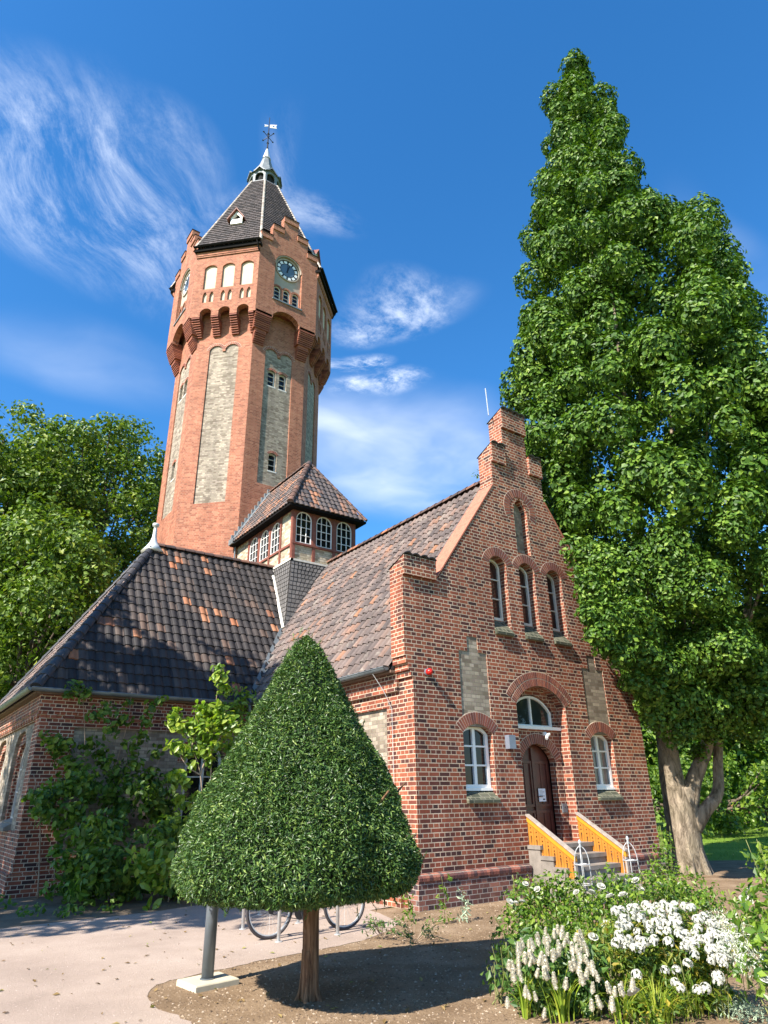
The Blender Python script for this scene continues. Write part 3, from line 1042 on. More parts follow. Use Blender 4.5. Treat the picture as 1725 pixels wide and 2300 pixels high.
# the wing on the left
WX, WY = 2.8, 16.75
FW = Frame((0, WY, 0), (1, 0, 0), (0, -1, 0))
f = MB()
wing_win = pointed_hole(6.2, 7.2, 1.1, 2.6, 3.15)
wp = [[(3.55, 0.75), (7.6, 0.75), (7.6, 3.3), (3.55, 3.3)]]
f.slab([(WX, 0), (7.96, 0), (7.96, 4.0), (WX, 4.0)], wp, FW, -0.4, 0.0)
f.build('wing_wall', 'brick', HALL)
f = MB()
f.slab([(3.45, 0.65), (7.7, 0.65), (7.7, 3.4), (3.45, 3.4)], [wing_win], FW, -0.3, -0.06)
f.build('grey_panel', 'brick_grey', HALL)
f = MB()
f.fbox(FW, WX - 0.05, 7.95, 3.6, 4.0, 0.003, 0.075)
f.fbox(FW, WX - 0.03, 7.95, 3.55, 3.6, 0.003, 0.045)
for i in range(14):
    u = WX + 0.12 + i * 0.37
    f.fbox(FW, u, u + 0.2, 3.47, 3.55, 0.003, 0.05)
f.build('cornice', 'brick', HALL)
f = MB()
f.fbox(FW, WX - 0.08, 7.95, 0.0, 0.42, 0.003, 0.09)
f.build('plinth', 'brick', HALL)
window(HALL, FW, 6.22, 7.18, 1.12, 2.6, 3.12, -0.16, glass='glass', frame='offwhite', ft=0.07, bars_v=(0.5,), midw=0.08, bars_h=(0.3, 0.58), bw=0.03, pointed=True)
f = MB()
ring = pointed_hole(6.2, 7.2, 2.5, 2.6, 3.15)[2:]
ro = pointed_hole(6.0, 7.4, 2.5, 2.6, 3.42)[2:]
f.slab(ring + ro[::-1], [], FW, -0.2, -0.05)
f.build('window_arch', 'brick', HALL)
FWL = Frame((WX, 0, 0), (0, -1, 0), (-1, 0, 0))
f = MB()
lw = pointed_hole(-19.75, -18.15, 1.35, 2.7, 3.35)
lw2 = pointed_hole(-22.6, -21.0, 1.35, 2.7, 3.35)
f.slab([(-23.65, 0), (-17.15, 0), (-17.15, 4.0), (-23.65, 4.0)], [[(-23.2, 1.2), (-17.3, 1.2), (-17.3, 3.45), (-23.2, 3.45)]], FWL, -0.4, 0.0)
f.build('wing_wall', 'brick', HALL)
f = MB()
f.slab([(-23.3, 1.1), (-17.2, 1.1), (-17.2, 3.55), (-23.3, 3.55)], [lw, lw2], FWL, -0.35, -0.05)
f.build('grey_panel', 'brick_grey', HALL)
for a, b_ in ((-19.75, -18.15), (-22.6, -21.0)):
    window(HALL, FWL, a + 0.2, b_ - 0.2, 1.4, 2.6, 3.1, -0.22, glass='glass', frame='offwhite', ft=0.06, bars_v=(0.5,), bars_h=(0.35, 0.65), bw=0.035, pointed=True)
    f = MB()
    ri = pointed_hole(a + 0.2, b_ - 0.2, 1.3, 2.6, 3.1)
    f.slab(pointed_hole(a, b_, 1.3, 2.7, 3.35), [ri], FWL, -0.3, -0.13)
    f.build('window_arch', 'brick', HALL)
    f = MB()
    f.add([FWL(a, 1.25, 0.1), FWL(b_, 1.25, 0.1), FWL(b_, 1.42, -0.2), FWL(a, 1.42, -0.2), FWL(a, 1.18, 0.1), FWL(b_, 1.18, 0.1), FWL(b_, 1.18, -0.2), FWL(a, 1.18, -0.2)],
          [(0, 1, 2, 3), (4, 5, 1, 0), (5, 6, 2, 1), (4, 0, 3, 7), (4, 7, 6, 5)])
    f.build('window_sill', 'stone', HALL)
f = MB()
f.fbox(FWL, -23.65, -16.67, 3.62, 4.0, 0.003, 0.075)
f.fbox(FWL, -23.65, -16.7, 3.55, 3.62, 0.003, 0.045)
for i in range(20):
    u = -16.9 - i * 0.33
    f.fbox(FWL, u - 0.17, u, 3.47, 3.55, 0.003, 0.05)
f.build('cornice', 'brick', HALL)
f = MB()
f.fbox(FWL, -23.65, -16.69, 0.0, 0.42, 0.003, 0.09)
f.build('plinth', 'brick', HALL)
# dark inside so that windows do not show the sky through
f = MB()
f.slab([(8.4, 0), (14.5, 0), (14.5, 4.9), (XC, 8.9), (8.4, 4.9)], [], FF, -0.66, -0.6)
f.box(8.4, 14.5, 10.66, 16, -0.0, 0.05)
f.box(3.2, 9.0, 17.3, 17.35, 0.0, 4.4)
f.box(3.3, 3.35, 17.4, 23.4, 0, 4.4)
f.build('dark_backing', 'interior', HALL)

# ------------------------------------------------------------------ roofs
def slope_frame(o, along, up):
    o, a, s = Vector(o), Vector(along).normalized(), Vector(up).normalized()
    n = a.cross(s).normalized()
    if n.z < 0:
        n = -n
    return o, a, s, n

def inside(poly, x, y):
    c = False
    j = len(poly) - 1
    for i in range(len(poly)):
        xi, yi = poly[i]
        xj, yj = poly[j]
        if (yi > y) != (yj > y) and x < (xj - xi) * (y - yi) / (yj - yi) + xi:
            c = not c
        j = i
    return c

def tiles(fr, poly, tw, tl, mb, deep=0.03, lip=0.022, flat=False, jit=0.004, margin=0.0, sag=0.0):
    """pantiles laid in courses over the outline (along, up) of a roof slope; each tile a loose curved piece"""
    o, a, s, n = fr
    us = [p[0] for p in poly]
    vs = [p[1] for p in poly]
    rows = int((max(vs) - min(vs)) / tl) + 1
    cols = int((max(us) - min(us)) / tw) + 2
    K = 6
    for j in range(rows):
        v0 = min(vs) + j * tl
        shift = 0.0 if not flat else (0.5 * tw if j % 2 else 0)
        for i in range(-1, cols):
            u0 = min(us) + i * tw + shift
            if not inside(poly, u0 + tw / 2, v0 + tl * 0.45):
                continue
            jz = rnd.uniform(-jit, jit)
            ju = rnd.uniform(-jit, jit)
            jv = rnd.uniform(-jit, jit) * 1.6
            V = []
            prof = []
            for k in range(K + 1):
                t = k / K
                if flat:
                    h = 0.0
                else:
                    h = deep * (0.5 - 0.5 * math.cos(2 * math.pi * min(1, t * 1.02))) if t < 1.1 else 0
                    h = deep * math.sin(math.pi * min(1, t * 1.35)) if t < 0.74 else -deep * 0.35 * math.sin(math.pi * (t - 0.74) / 0.26)
                prof.append((u0 + ju + tw * t * 0.995, h))
            # low edge rounded like a tongue
            sg = sag * math.sin(v0 * 0.9) * 1.0
            for k, (uu, h) in enumerate(prof):
                t = k / K
                rd = 0.02 * (1 - (2 * t - 1) ** 2)
                V.append(o + a * uu + s * (v0 - rd + jv) + n * (h + lip + jz + 0.006))
            for uu, h in prof:
                V.append(o + a * uu + s * (v0 + tl * 1.1) + n * (h * 0.9 + 0.004 + jz))
            for k, (uu, h) in enumerate(prof):
                t = k / K
                rd = 0.02 * (1 - (2 * t - 1) ** 2)
                V.append(o + a * uu + s * (v0 - rd + jv) + n * (h - 0.004 + jz))
            F = []
            m_ = K + 1
            for k in range(K):
                F.append((k, k + 1, m_ + k + 1, m_ + k))
                F.append((2 * m_ + k, 2 * m_ + k + 1, k + 1, k))
            mb.add(V, F)

def ridge_caps(p0, p1, mb, rad=0.11, step=0.33, n=8, lift=0.0, up=(0, 0, 1)):
    p0, p1 = Vector(p0), Vector(p1)
    d = p1 - p0
    cnt = max(1, round(d.length / step))
    dn = d.normalized()
    upv = Vector(up)
    side = dn.cross(upv).normalized()
    upn = side.cross(dn).normalized()
    for i in range(cnt):
        a = p0 + d * (i / cnt) + upn * lift
        b = p0 + d * ((i + 1.12) / cnt) + upn * lift
        V, F = [], []
        for p, r_ in ((a, rad * 1.12), (b, rad * 0.93)):
            for k in range(n + 1):
                an = math.pi * k / n
                V.append(p + side * math.cos(an) * r_ + upn * (math.sin(an) * r_ - 0.02))
        m_ = n + 1
        for k in range(n):
            F.append((k, k + 1, m_ + k + 1, m_ + k))
        F.append(tuple(range(m_)))
        mb.add(V, F)

def zmain(x):
    return EZ + SLOPE * (x - EX)

# main roof, left slope: along +y, up = +x
WINGY = 16.5
RIDGE_Z = 9.3
upm = Vector((XC - EX, 0, RIDGE_Z - EZ))
ml = upm.length
k_ = ml / (XC - EX)
fr = slope_frame((EX, 10.43, EZ), (0, 1, 0), upm)
def main_uv(x, y):
    return (y - 10.43, (x - EX) * k_)
poly = [main_uv(EX, 10.43), main_uv(EX, WINGY + 0.05), main_uv(9.55, WINGY + 0.05 + 9.55 - EX), main_uv(9.95, 18.5), main_uv(XC - 0.1, 18.95), main_uv(XC - 0.02, 18.95), main_uv(XC - 0.02, 10.43)]
mb = MB()
tiles(fr, poly, 0.215, 0.315, mb, deep=0.065, lip=0.026)
MAINROOF = mb.build('main_roof', 'tile_old', HALL, smooth=False)
mb = MB()
n_ = fr[3] * -0.05
pts = [(EX, 10.43, EZ), (EX, 16.6, EZ), (XC, 20.3, RIDGE_Z), (XC, 10.43, RIDGE_Z)]
mb.add([Vector(p) + n_ for p in pts] + [Vector(p) + n_ * 2 for p in pts], [(0, 1, 2, 3), (4, 7, 6, 5), (0, 4, 5, 1), (0, 3, 7, 4)])
# right slope
mb.build('roof_deck', 'underlay', MAINROOF)
XR = 2 * XC - EX
fr2 = slope_frame((XR, 24.0, EZ), (0, -1, 0), Vector((-(XC - EX), 0, RIDGE_Z - EZ)))
mb = MB()
tiles(fr2, [(0, 0), (13.57, 0), (13.57, ml), (0, ml)], 0.43, 0.63, mb, deep=0.05, lip=0.03)
mb.build('main_roof', 'tile_old', HALL)
mb = MB()
pts = [(XR, 10.43, EZ - 0.06), (XR, 24, EZ - 0.06), (XC, 24, RIDGE_Z - 0.06), (XC, 10.43, RIDGE_Z - 0.06)]
mb.add(pts, [(0, 1, 2, 3)])
mb.add([(XC, 20.3, RIDGE_Z - 0.06), (XC, 24, RIDGE_Z - 0.06), (EX, 24, EZ - 0.06), (EX, 23.9, EZ - 0.06)], [(0, 1, 2, 3)])
mb.build('roof_deck', 'underlay', HALL)
mb = MB()
ridge_caps((XC, 10.43, RIDGE_Z + 0.03), (XC, 18.9, RIDGE_Z + 0.03), mb, 0.12)
mb.build('ridge_tile', 'ridge_tile', HALL)

# wing roof
HX, WRY, WRZ = 5.75, 20.2, 9.18
WEX = 2.55
upw = Vector((0, WRY - WINGY, WRZ - EZ))
kw = upw.length / (WRY - WINGY)
frw = slope_frame((WEX, WINGY, EZ), (1, 0, 0), upw)
def wing_uv(x, y):
    return (x - WEX, (y - WINGY) * kw)
poly = [wing_uv(WEX, WINGY), wing_uv(EX + 0.05, WINGY), wing_uv(9.5, WINGY + 9.5 - EX), wing_uv(9.9, 20.2), wing_uv(HX, WRY)]
mb = MB()
tiles(frw, poly, 0.225, 0.33, mb, deep=0.034, lip=0.024)
WINGROOF = mb.build('wing_roof', 'tile_dark', HALL)
mb = MB()
nn = frw[3] * -0.05
pts = [(WEX, WINGY, EZ), (EX + 0.2, WINGY, EZ), (XC, WRY, WRZ), (HX, WRY, WRZ)]
mb.add([Vector(p) + nn for p in pts], [(0, 1, 2, 3)])
# hip end and back slope
pts = [(WEX, WINGY, EZ), (HX, WRY, WRZ), (WEX, 23.9, EZ)]
mb.add([Vector(p) + Vector((0.03, 0, -0.05)) for p in pts], [(0, 1, 2)])
pts = [(WEX, 23.9, EZ), (EX + 0.2, 23.9, EZ), (XC, WRY, WRZ), (HX, WRY, WRZ)]
mb.add([Vector(p) + Vector((0, 0, -0.06)) for p in pts], [(0, 1, 2, 3)])
mb.build('roof_deck', 'underlay', WINGROOF)
frh = slope_frame((WEX, WINGY, EZ), (0, 1, 0), Vector((HX - WEX, 0, WRZ - EZ)))
kh = Vector((HX - WEX, 0, WRZ - EZ)).length
mb = MB()
tiles(frh, [(0, 0), (7.4, 0), (3.7, kh)], 0.225, 0.33, mb, deep=0.034)
mb.build('wing_roof', 'tile_old', HALL)
frb = slope_frame((8.0, 23.9, EZ), (-1, 0, 0), Vector((0, WRY - 23.9, WRZ - EZ)))
mb = MB()
tiles(frb, [(0, 0), (5.35, 0), (2.2, upw.length), (-1.9, upw.length), (0, 0)], 0.225, 0.33, mb, deep=0.034)
mb.build('wing_roof', 'tile_dark', HALL)
mb = MB()
ridge_caps((WEX + 0.02, WINGY + 0.02, EZ + 0.03), (HX, WRY, WRZ + 0.03), mb, 0.12, 0.34)
mb.build('hip_tile', 'hip_dark', HALL)
mb = MB()
ridge_caps((WEX + 0.02, 23.88, EZ + 0.03), (HX, WRY, WRZ + 0.03), mb, 0.12, 0.34)
mb.build('hip_tile', 'hip_dark', HALL)
mb = MB()
ridge_caps((9.95, WRY, WRZ + 0.03), (HX, WRY, WRZ + 0.03), mb, 0.11, 0.33)
mb.build('ridge_tile', 'ridge_tile', HALL)
# zinc finial on the hip
mb = MB()
mb.lathe((HX - 0.02, WRY, WRZ - 0.22), [(0.36, 0.0), (0.2, 0.2), (0.11, 0.36), (0.07, 0.52), (0.055, 0.78), (0.05, 0.86), (0.1, 0.88), (0.11, 0.93), (0.1, 0.97), (0.03, 0.99)], 14)
mb.build('finial', 'zinc', HALL, smooth=True)
# valley of sheet metal
mb = MB()
def vq(p, q, wl_, wr_, lift=0.035):
    p, q = Vector(p), Vector(q)
    a = Vector((-1, 0, 0)) * 1.0
    zl = Vector((-1, 0, 0))
    # left flank lies on the wing slope, right flank on the main slope
    L1 = Vector((-wl_, 0, 0))
    R1 = Vector((0, -wr_, 0))
    up = Vector((0, 0, lift))
    mb.add([p + L1 + up, p + up * 0.4, p + R1 + up, q + L1 + up, q + up * 0.4, q + R1 + up], [(0, 1, 4, 3), (1, 2, 5, 4)])
vq((EX, WINGY, EZ + 0.02), (9.5, WINGY + 9.5 - EX, zmain(9.5) + 0.02), 0.16, 0.1, 0.05)
mb.build('valley_sheet', 'lead', HALL)

# gutters
def half_gutter(mb, p0, p1, rad=0.075, out=Vector((0, 0, 0))):
    p0, p1 = Vector(p0), Vector(p1)
    d = (p1 - p0).normalized()
    side = d.cross(Vector((0, 0, 1))).normalized()
    n = 8
    V, F = [], []
    for p in (p0, p1):
        for k in range(n + 1):
            an = math.pi + math.pi * k / n
            V.append(p + side * math.cos(an) * rad + Vector((0, 0, math.sin(an) * rad)))
        for k in range(n + 1):
            an = math.pi + math.pi * k / n
            V.append(p + side * math.cos(an) * rad * 0.88 + Vector((0, 0, math.sin(an) * rad * 0.88)))
    m_ = n + 1
    for k in range(n):
        F.append((k, k + 1, 2 * m_ + k + 1, 2 * m_ + k))
        F.append((m_ + k, m_ + k + 1, 3 * m_ + k + 1, 3 * m_ + k))
        F.append((k, k + 1, m_ + k + 1, m_ + k))
        F.append((2 * m_ + k, 2 * m_ + k + 1, 3 * m_ + k + 1, 3 * m_ + k))
    F += [(0, m_, 3 * m_, 2 * m_), (n, m_ + n, 3 * m_ + n, 2 * m_ + n), tuple(range(m_)), tuple(range(2 * m_, 3 * m_))]
    mb.add(V, F)
    mb.tube([p0 + side * rad, p1 + side * rad], 0.012, 6)
    mb.tube([p0 - side * rad, p1 - side * rad], 0.012, 6)

mb = MB()
half_gutter(mb, (EX - 0.05, 10.46, EZ - 0.0), (EX - 0.05, WINGY - 0.05, EZ - 0.0))
mb.build('gutter', 'gutter', HALL)
mb = MB()
half_gutter(mb, (EX - 0.05, WINGY - 0.06, EZ - 0.0), (WEX - 0.08, WINGY - 0.06, EZ - 0.0))
mb.build('gutter', 'gutter', HALL)
mb = MB()
half_gutter(mb, (WEX - 0.08, WINGY - 0.06, EZ - 0.0), (WEX - 0.08, 24, EZ - 0.0))
mb.build('gutter', 'gutter', HALL)
mb = MB()
mb.box(EX + 0.03, 7.95, 10.43, WINGY, EZ - 0.1, EZ - 0.05)
mb.cut()
mb.box(WEX + 0.03, 7.9, WINGY + 0.02, WY, EZ - 0.1, EZ - 0.05)
mb.cut()
mb.box(WEX + 0.03, WX, WY + 0.01, 24, EZ - 0.1, EZ - 0.05)
mb.build_pieces('soffit', simple('soffit_board', (0.16, 0.1, 0.07), 0.8), HALL)
mb = MB()
mb.tube([(7.62, 16.4, EZ - 0.06), (7.75, 16.6, EZ - 0.35), (7.86, 16.66, EZ - 0.6), (7.86, 16.66, 0.1)], 0.05, 10)
mb.build('downpipe', 'gutter', HALL, smooth=True)
mb = MB()
mb.tube([(7.64, 10.9, EZ - 0.06), (7.80, 10.75, EZ - 0.4), (7.90, 10.62, EZ - 0.75), (7.93, 10.6, 0.3)], 0.006, 5)
mb.build('earth_wire', 'galv', HALL)
mb = MB()
mb.tube([(10.85, 10.2, 10.7), (10.82, 10.2, 11.5)], 0.014, 6)
mb.build('lightning_rod', 'galv', HALL)

# ------------------------------------------------------------------ roof turret between wing, nave and tower
TX0, TX1, TY0, TY1, TZ0, TZ1 = 9.95, 12.55, 18.9, 23.6, 9.15, 11.12
FT = Frame((0, TY0, 0), (1, 0, 0), (0, -1, 0))
FTL = Frame((TX0, 0, 0), (0, -1, 0), (-1, 0, 0))
mb = MB()
mb.fbox(FT, TX0 + 0.09, TX1 - 0.09, TZ0, 9.76, -0.12, -0.03)
mb.fbox(FTL, -TY1, -TY0 - 0.09, TZ0, 9.72, -0.12, -0.03)
mb.fbox(FTL, -19.74, -TY0 - 0.09, 9.72, 11.0, -0.12, -0.03)
mb.fbox(FTL, -TY1, -22.45, 9.72, 11.0, -0.12, -0.03)
mb.box(TX1 - 0.1, TX1 - 0.02, TY0 + 0.1, TY1, 8.4, 11.0)
TUR = mb.build('roof_turret', 'brick_cream', HALL)
mb = MB()
fz = (9.84, 10.7, 11.0)
tw_ = [(10.09, 10.71), (10.90, 11.54), (11.74, 12.38)]
tl_ = [(-22.33, -21.6), (-21.43, -20.72), (-20.55, -19.83)]
# timber frames with arched window heads
mb.slab([(TX0, 9.74), (TX1, 9.74), (TX1, TZ1), (TX0, TZ1)], [arch_hole(a, b, 9.84, 10.7, 11.01) for a, b in tw_], FT, -0.12, -0.005)
for a, b in ((TX0, 10.08), (10.715, 10.895), (11.545, 11.735), (12.385, TX1)):
    c = (a + b) / 2
    mb.fbox(FT, c - 0.055, c + 0.055, TZ0, TZ1, -0.1, 0.012)
mb.fbox(FT, TX0, TX1, 9.76, 9.83, -0.1, 0.03)
mb.slab([(-22.45, 9.7), (-19.74, 9.7), (-19.74, TZ1), (-22.45, TZ1)], [arch_hole(a, b, 9.79, 10.62, 10.93) for a, b in tl_], FTL, -0.12, -0.005)
for u in (-22.4, -21.515, -20.635, -19.78, -18.97):
    mb.fbox(FTL, u - 0.05, u + 0.05, TZ0, TZ1, -0.1, 0.012)
mb.fbox(FTL, -TY1, -18.93, 9.7, 9.78, -0.1, 0.02)
mb.fbox(FTL, -TY1, -18.93, 11.0, TZ1, -0.1, 0.0)
mb.build('timber_frame', 'timber', TUR)
for a, b in tw_:
    window(TUR, FT, a, b, 9.84, 10.7, 11.01, -0.02, glass='glass', ft=0.032, bars_v=(0.34, 0.67), bars_h=(0.25, 0.5, 0.75), bw=0.018, fd=0.05)
for a, b in tl_:
    window(TUR, FTL, a, b, 9.79, 10.62, 10.93, -0.02, glass='glass', ft=0.032, bars_v=(0.34, 0.67), bars_h=(0.25, 0.5, 0.75), bw=0.018, fd=0.05)
mb = MB()
mb.box(TX0 + 0.13, TX1 - 0.15, TY0 + 0.16, TY1, 8.3, 8.35)
mb.box(TX0 + 0.3, TX1 - 0.15, TY0 + 0.35, TY0 + 0.4, 8.3, 11.1)
mb.box(TX0 + 0.3, TX0 + 0.35, TY0 + 0.4, TY1, 8.3, 11.1)
mb.build('dark_backing', 'interior', TUR)  # near-black sheets stand in for the unlit space behind the panes
# slate hung skirt below it
SB = Vector((9.5, 18.28, zmain(9.5) + 0.05))
A_ = Vector((TX0 - 0.02, TY0 - 0.03, TZ0))
B_ = Vector((11.4, TY0 - 0.03, TZ0))
C_ = Vector((TX0 - 0.02, WRY, TZ0))
mb = MB()
def slates(P0, P1, P2, cw, ch):
    """square slates over a triangle P0-P1 (top edge), P2 (foot); rows level"""
    e = (P1 - P0)
    nrm = e.cross(P2 - P0).normalized()
    if nrm.y > 0.2 or nrm.x > 0.5:
        nrm = -nrm
    rows = int(abs(P0.z - P2.z) / ch)
    for j in range(rows):
        t0, t1 = j / rows, (j + 1.04) / rows
        t1 = min(t1, 1.0)
        a0, b0 = P0.lerp(P2, t0), P1.lerp(P2, t0)
        a1, b1 = P0.lerp(P2, t1), P1.lerp(P2, t1)
        ln = (b0 - a0).length
        n = max(1, int(round(ln / cw)))
        for i in range(n):
            s0, s1 = i / n + 0.012, (i + 1) / n - 0.012
            q = [a0.lerp(b0, s0), a0.lerp(b0, s1), a1.lerp(b1, s1), a1.lerp(b1, s0)]
            jz = rnd.uniform(0, 0.004)
            V = [q[0] + nrm * 0.006, q[1] + nrm * 0.006, q[2] + nrm * (0.022 + jz), q[3] + nrm * (0.022 + jz), q[2], q[3]]
            mb.add(V, [(0, 1, 2, 3), (3, 2, 4, 5)])
slates(A_, B_, SB, 0.15, 0.15)
slates(A_, C_, SB, 0.15, 0.15)
SK = mb.build('slate_skirt', 'skirt_slate', TUR)
mb = MB()
mb.add([A_, B_, SB, C_, B_ + Vector((0, 0.4, 0)), C_ + Vector((0.4, 0, 0))], [(0, 2, 1), (0, 3, 2)])
mb.build('backing', 'underlay', SK)
mb = MB()
mb.fbox(FT, TX0 - 0.06, 11.45, TZ0 - 0.02, TZ0 + 0.05, -0.05, 0.07)
mb.fbox(FTL, -20.3, -TY0 + 0.07, TZ0 - 0.02, TZ0 + 0.048, -0.05, 0.06)
mb.tube([C_ + Vector((-0.03, 0, 0)), SB + Vector((-0.06, -0.02, 0.02))], 0.05, 6)
mb.tube([B_ + Vector((0.02, -0.02, 0)), SB + Vector((0.04, -0.02, -0.0))], 0.03, 6)
mb.build('flashing', simple('white_lead', (0.6, 0.57, 0.5), 0.6, var=0.25, scale=6), TUR)
# turret roof
EY0, EXL, EXR, TEZ, TRZ = 18.6, 9.66, 12.82, 11.1, 13.72
TRX, TRY = (EXL + EXR) / 2, 20.2
mb = MB()
upf = Vector((0, TRY - EY0, TRZ - TEZ))
frt = slope_frame((EXL, EY0, TEZ), (1, 0, 0), upf)
lf = upf.length
tiles(frt, [(0, 0), (EXR - EXL, 0), ((EXR - EXL) / 2 + 0.06, lf), ((EXR - EXL) / 2 - 0.06, lf)], 0.205, 0.27, mb, deep=0.03, lip=0.025)
upl = Vector((TRX - EXL, 0, TRZ - TEZ))
frl = slope_frame((EXL, EY0, TEZ), (0, 1, 0), upl)
ll = upl.length
tiles(frl, [(0, 0), (5.0, 0), (5.0, ll), (1.6, ll)], 0.205, 0.27, mb, deep=0.03, lip=0.025)
frr = slope_frame((EXR, 23.6, TEZ), (0, -1, 0), Vector((TRX - EXR, 0, TRZ - TEZ)))
tiles(frr, [(0, 0), (4.85, 0), (3.25, ll - 0.1), (0, ll - 0.1)], 0.205, 0.27, mb, deep=0.03, lip=0.025)
TR = mb.build('turret_roof', 'tile_turret', HALL)
mb = MB()
dz = Vector((0, 0, -0.07))
pf = [(EXL, EY0, TEZ), (EXR, EY0, TEZ), (TRX, TRY, TRZ), (EXL, 23.6, TEZ), (TRX, 23.6, TRZ), (EXR, 23.6, TEZ)]
pf = [Vector(p) + dz for p in pf]
mb.add(pf, [(0, 1, 2), (0, 2, 4, 3), (1, 5, 4, 2)])
mb.add([Vector((EXL, EY0, TEZ - 0.09)), Vector((EXR, EY0, TEZ - 0.09)), Vector((EXR, 23.6, TEZ - 0.09)), Vector((EXL, 23.6, TEZ - 0.09))], [(0, 1, 2, 3)])
mb.box(EXL, EXR, EY0 - 0.0, EY0 + 0.03, TEZ - 0.088, TEZ - 0.01)
mb.box(EXL, EXL + 0.03, EY0 + 0.031, 23.6, TEZ - 0.088, TEZ - 0.01)
mb.build('eave_board', 'gutter_dark', TR)
mb = MB()
ridge_caps((EXL, EY0, TEZ + 0.03), (TRX, TRY, TRZ + 0.04), mb, 0.11, 0.3)
mb.cut()
ridge_caps((EXR, EY0, TEZ + 0.03), (TRX, TRY, TRZ + 0.04), mb, 0.08, 0.3)
mb.cut()
ridge_caps((TRX, 23.5, TRZ + 0.03), (TRX, TRY, TRZ + 0.03), mb, 0.1, 0.3)
mb.build_pieces('hip_tile', 'ridge_tile', TR)
mb = MB()
nst = 12
for i in range(nst):
    t = (i + 0.5) / nst
    x = EXL + (TRX - EXL) * t
    z = TEZ + (TRZ - TEZ) * t
    mb.box(x - 0.07, x + 0.065, 23.46, 23.545, z + 0.0, z + 0.26)
mb.tube([(EXL - 0.02, 23.44, TEZ + 0.02), (TRX, 23.44, TRZ + 0.05)], 0.06, 6)
mb.box(EXL - 0.06, EXL + 0.12, 23.2, 23.6, TEZ - 0.06, TEZ + 0.16)
mb.build('stepped_flashing', 'lead', TR)
mb = MB()
mb.tube([(9.86, 23.5, TEZ - 0.05), (9.86, 23.5, 9.3)], 0.035, 8)
mb.build('downpipe', 'gutter', TR)

# ------------------------------------------------------------------ clock tower
CX, CY = 11.3, 26.85
TOW = thing('clock_tower', 'tall octagonal brick clock tower with stepped gables and pointed slate roof', 'tower', (CX, CY, 0))
AP, HW = 3.3, 3.3 * math.tan(R(22.5))
BP, BW = 3.85, 3.85 * math.tan(R(22.5))

def oct_frame(k, ap):
    n = Vector((-math.sin(k * math.pi / 4), -math.cos(k * math.pi / 4), 0))
    r = Vector((-n.y, n.x, 0))
    return Frame(Vector((CX, CY, 0)) + n * ap, r, n)

SHOWN = (7, 0, 1, 2, 3)                        # sides with openings; the three at the back are plain
def double_arch(u0, u1, z0, zs, za):
    c = (u0 + u1) / 2
    a1, _ = arc(u0, c - 0.07, zs, za, 10)
    a2, _ = arc(c + 0.07, u1, zs, za, 10)
    return [(u0, z0), (u1, z0)] + a2[::-1] + [(c + 0.07, zs - 0.1), (c - 0.07, zs - 0.1)] + a1[::-1]

sh = MB()
for k in range(8):
    F = oct_frame(k, AP)
    hole = []
    if k in SHOWN:
        hole = [double_arch(-0.69, 0.71, 14.1 if k == 0 else 13.1, 20.86, 21.1)]
    sh.slab([(-HW, 0), (HW, 0), (HW, 23.2), (-HW, 23.2)], hole, F, -0.25, 0.0)
SHAFT = sh.build('shaft', 'brick_tower', TOW)
for k in SHOWN:
    F = oct_frame(k, AP)
    b = MB()
    wh = []
    if k % 2 == 0:
        wh = [arch_hole(-0.47, -0.09, 19.12, 19.88, 19.98), arch_hole(0.1, 0.48, 19.12, 19.88, 19.98), arch_hole(-0.19, 0.2, 14.85, 15.62, 15.73)]
    b.slab([(-0.75, 13.0), (0.77, 13.0), (0.77, 21.3), (-0.75, 21.3)], wh, F, -0.22, -0.055)
    pn = b.build('blind_panel', 'brick_grey', TOW)
    for (u0, u1, z0, zs, za) in (((-0.47, -0.09, 19.12, 19.88, 19.98), (0.1, 0.48, 19.12, 19.88, 19.98), (-0.19, 0.2, 14.85, 15.62, 15.73)) if wh else ()):
        window(TOW, F, u0, u1, z0, zs, za, -0.17, frame='offwhite', ft=0.05, bars_v=(), bars_h=(0.36, 0.68), bw=0.025)
        voussoirs(oct_frame(k, AP - 0.055), u0, u1, zs, za, 0.12, 8, TOW, name='window_arch', mat_='corbel')
        b = MB()
        b.fbox(F, u0 - 0.03, u1 + 0.03, z0 - 0.06, z0, -0.2, -0.05)
        b.build('window_sill', 'offwhite', TOW)
    voussoirs(F, -0.69, -0.06, 20.86, 21.1, 0.13, 12, TOW, name='panel_arch', mat_='corbel')
    voussoirs(F, 0.08, 0.71, 20.86, 21.1, 0.13, 12, TOW, name='panel_arch', mat_='corbel')

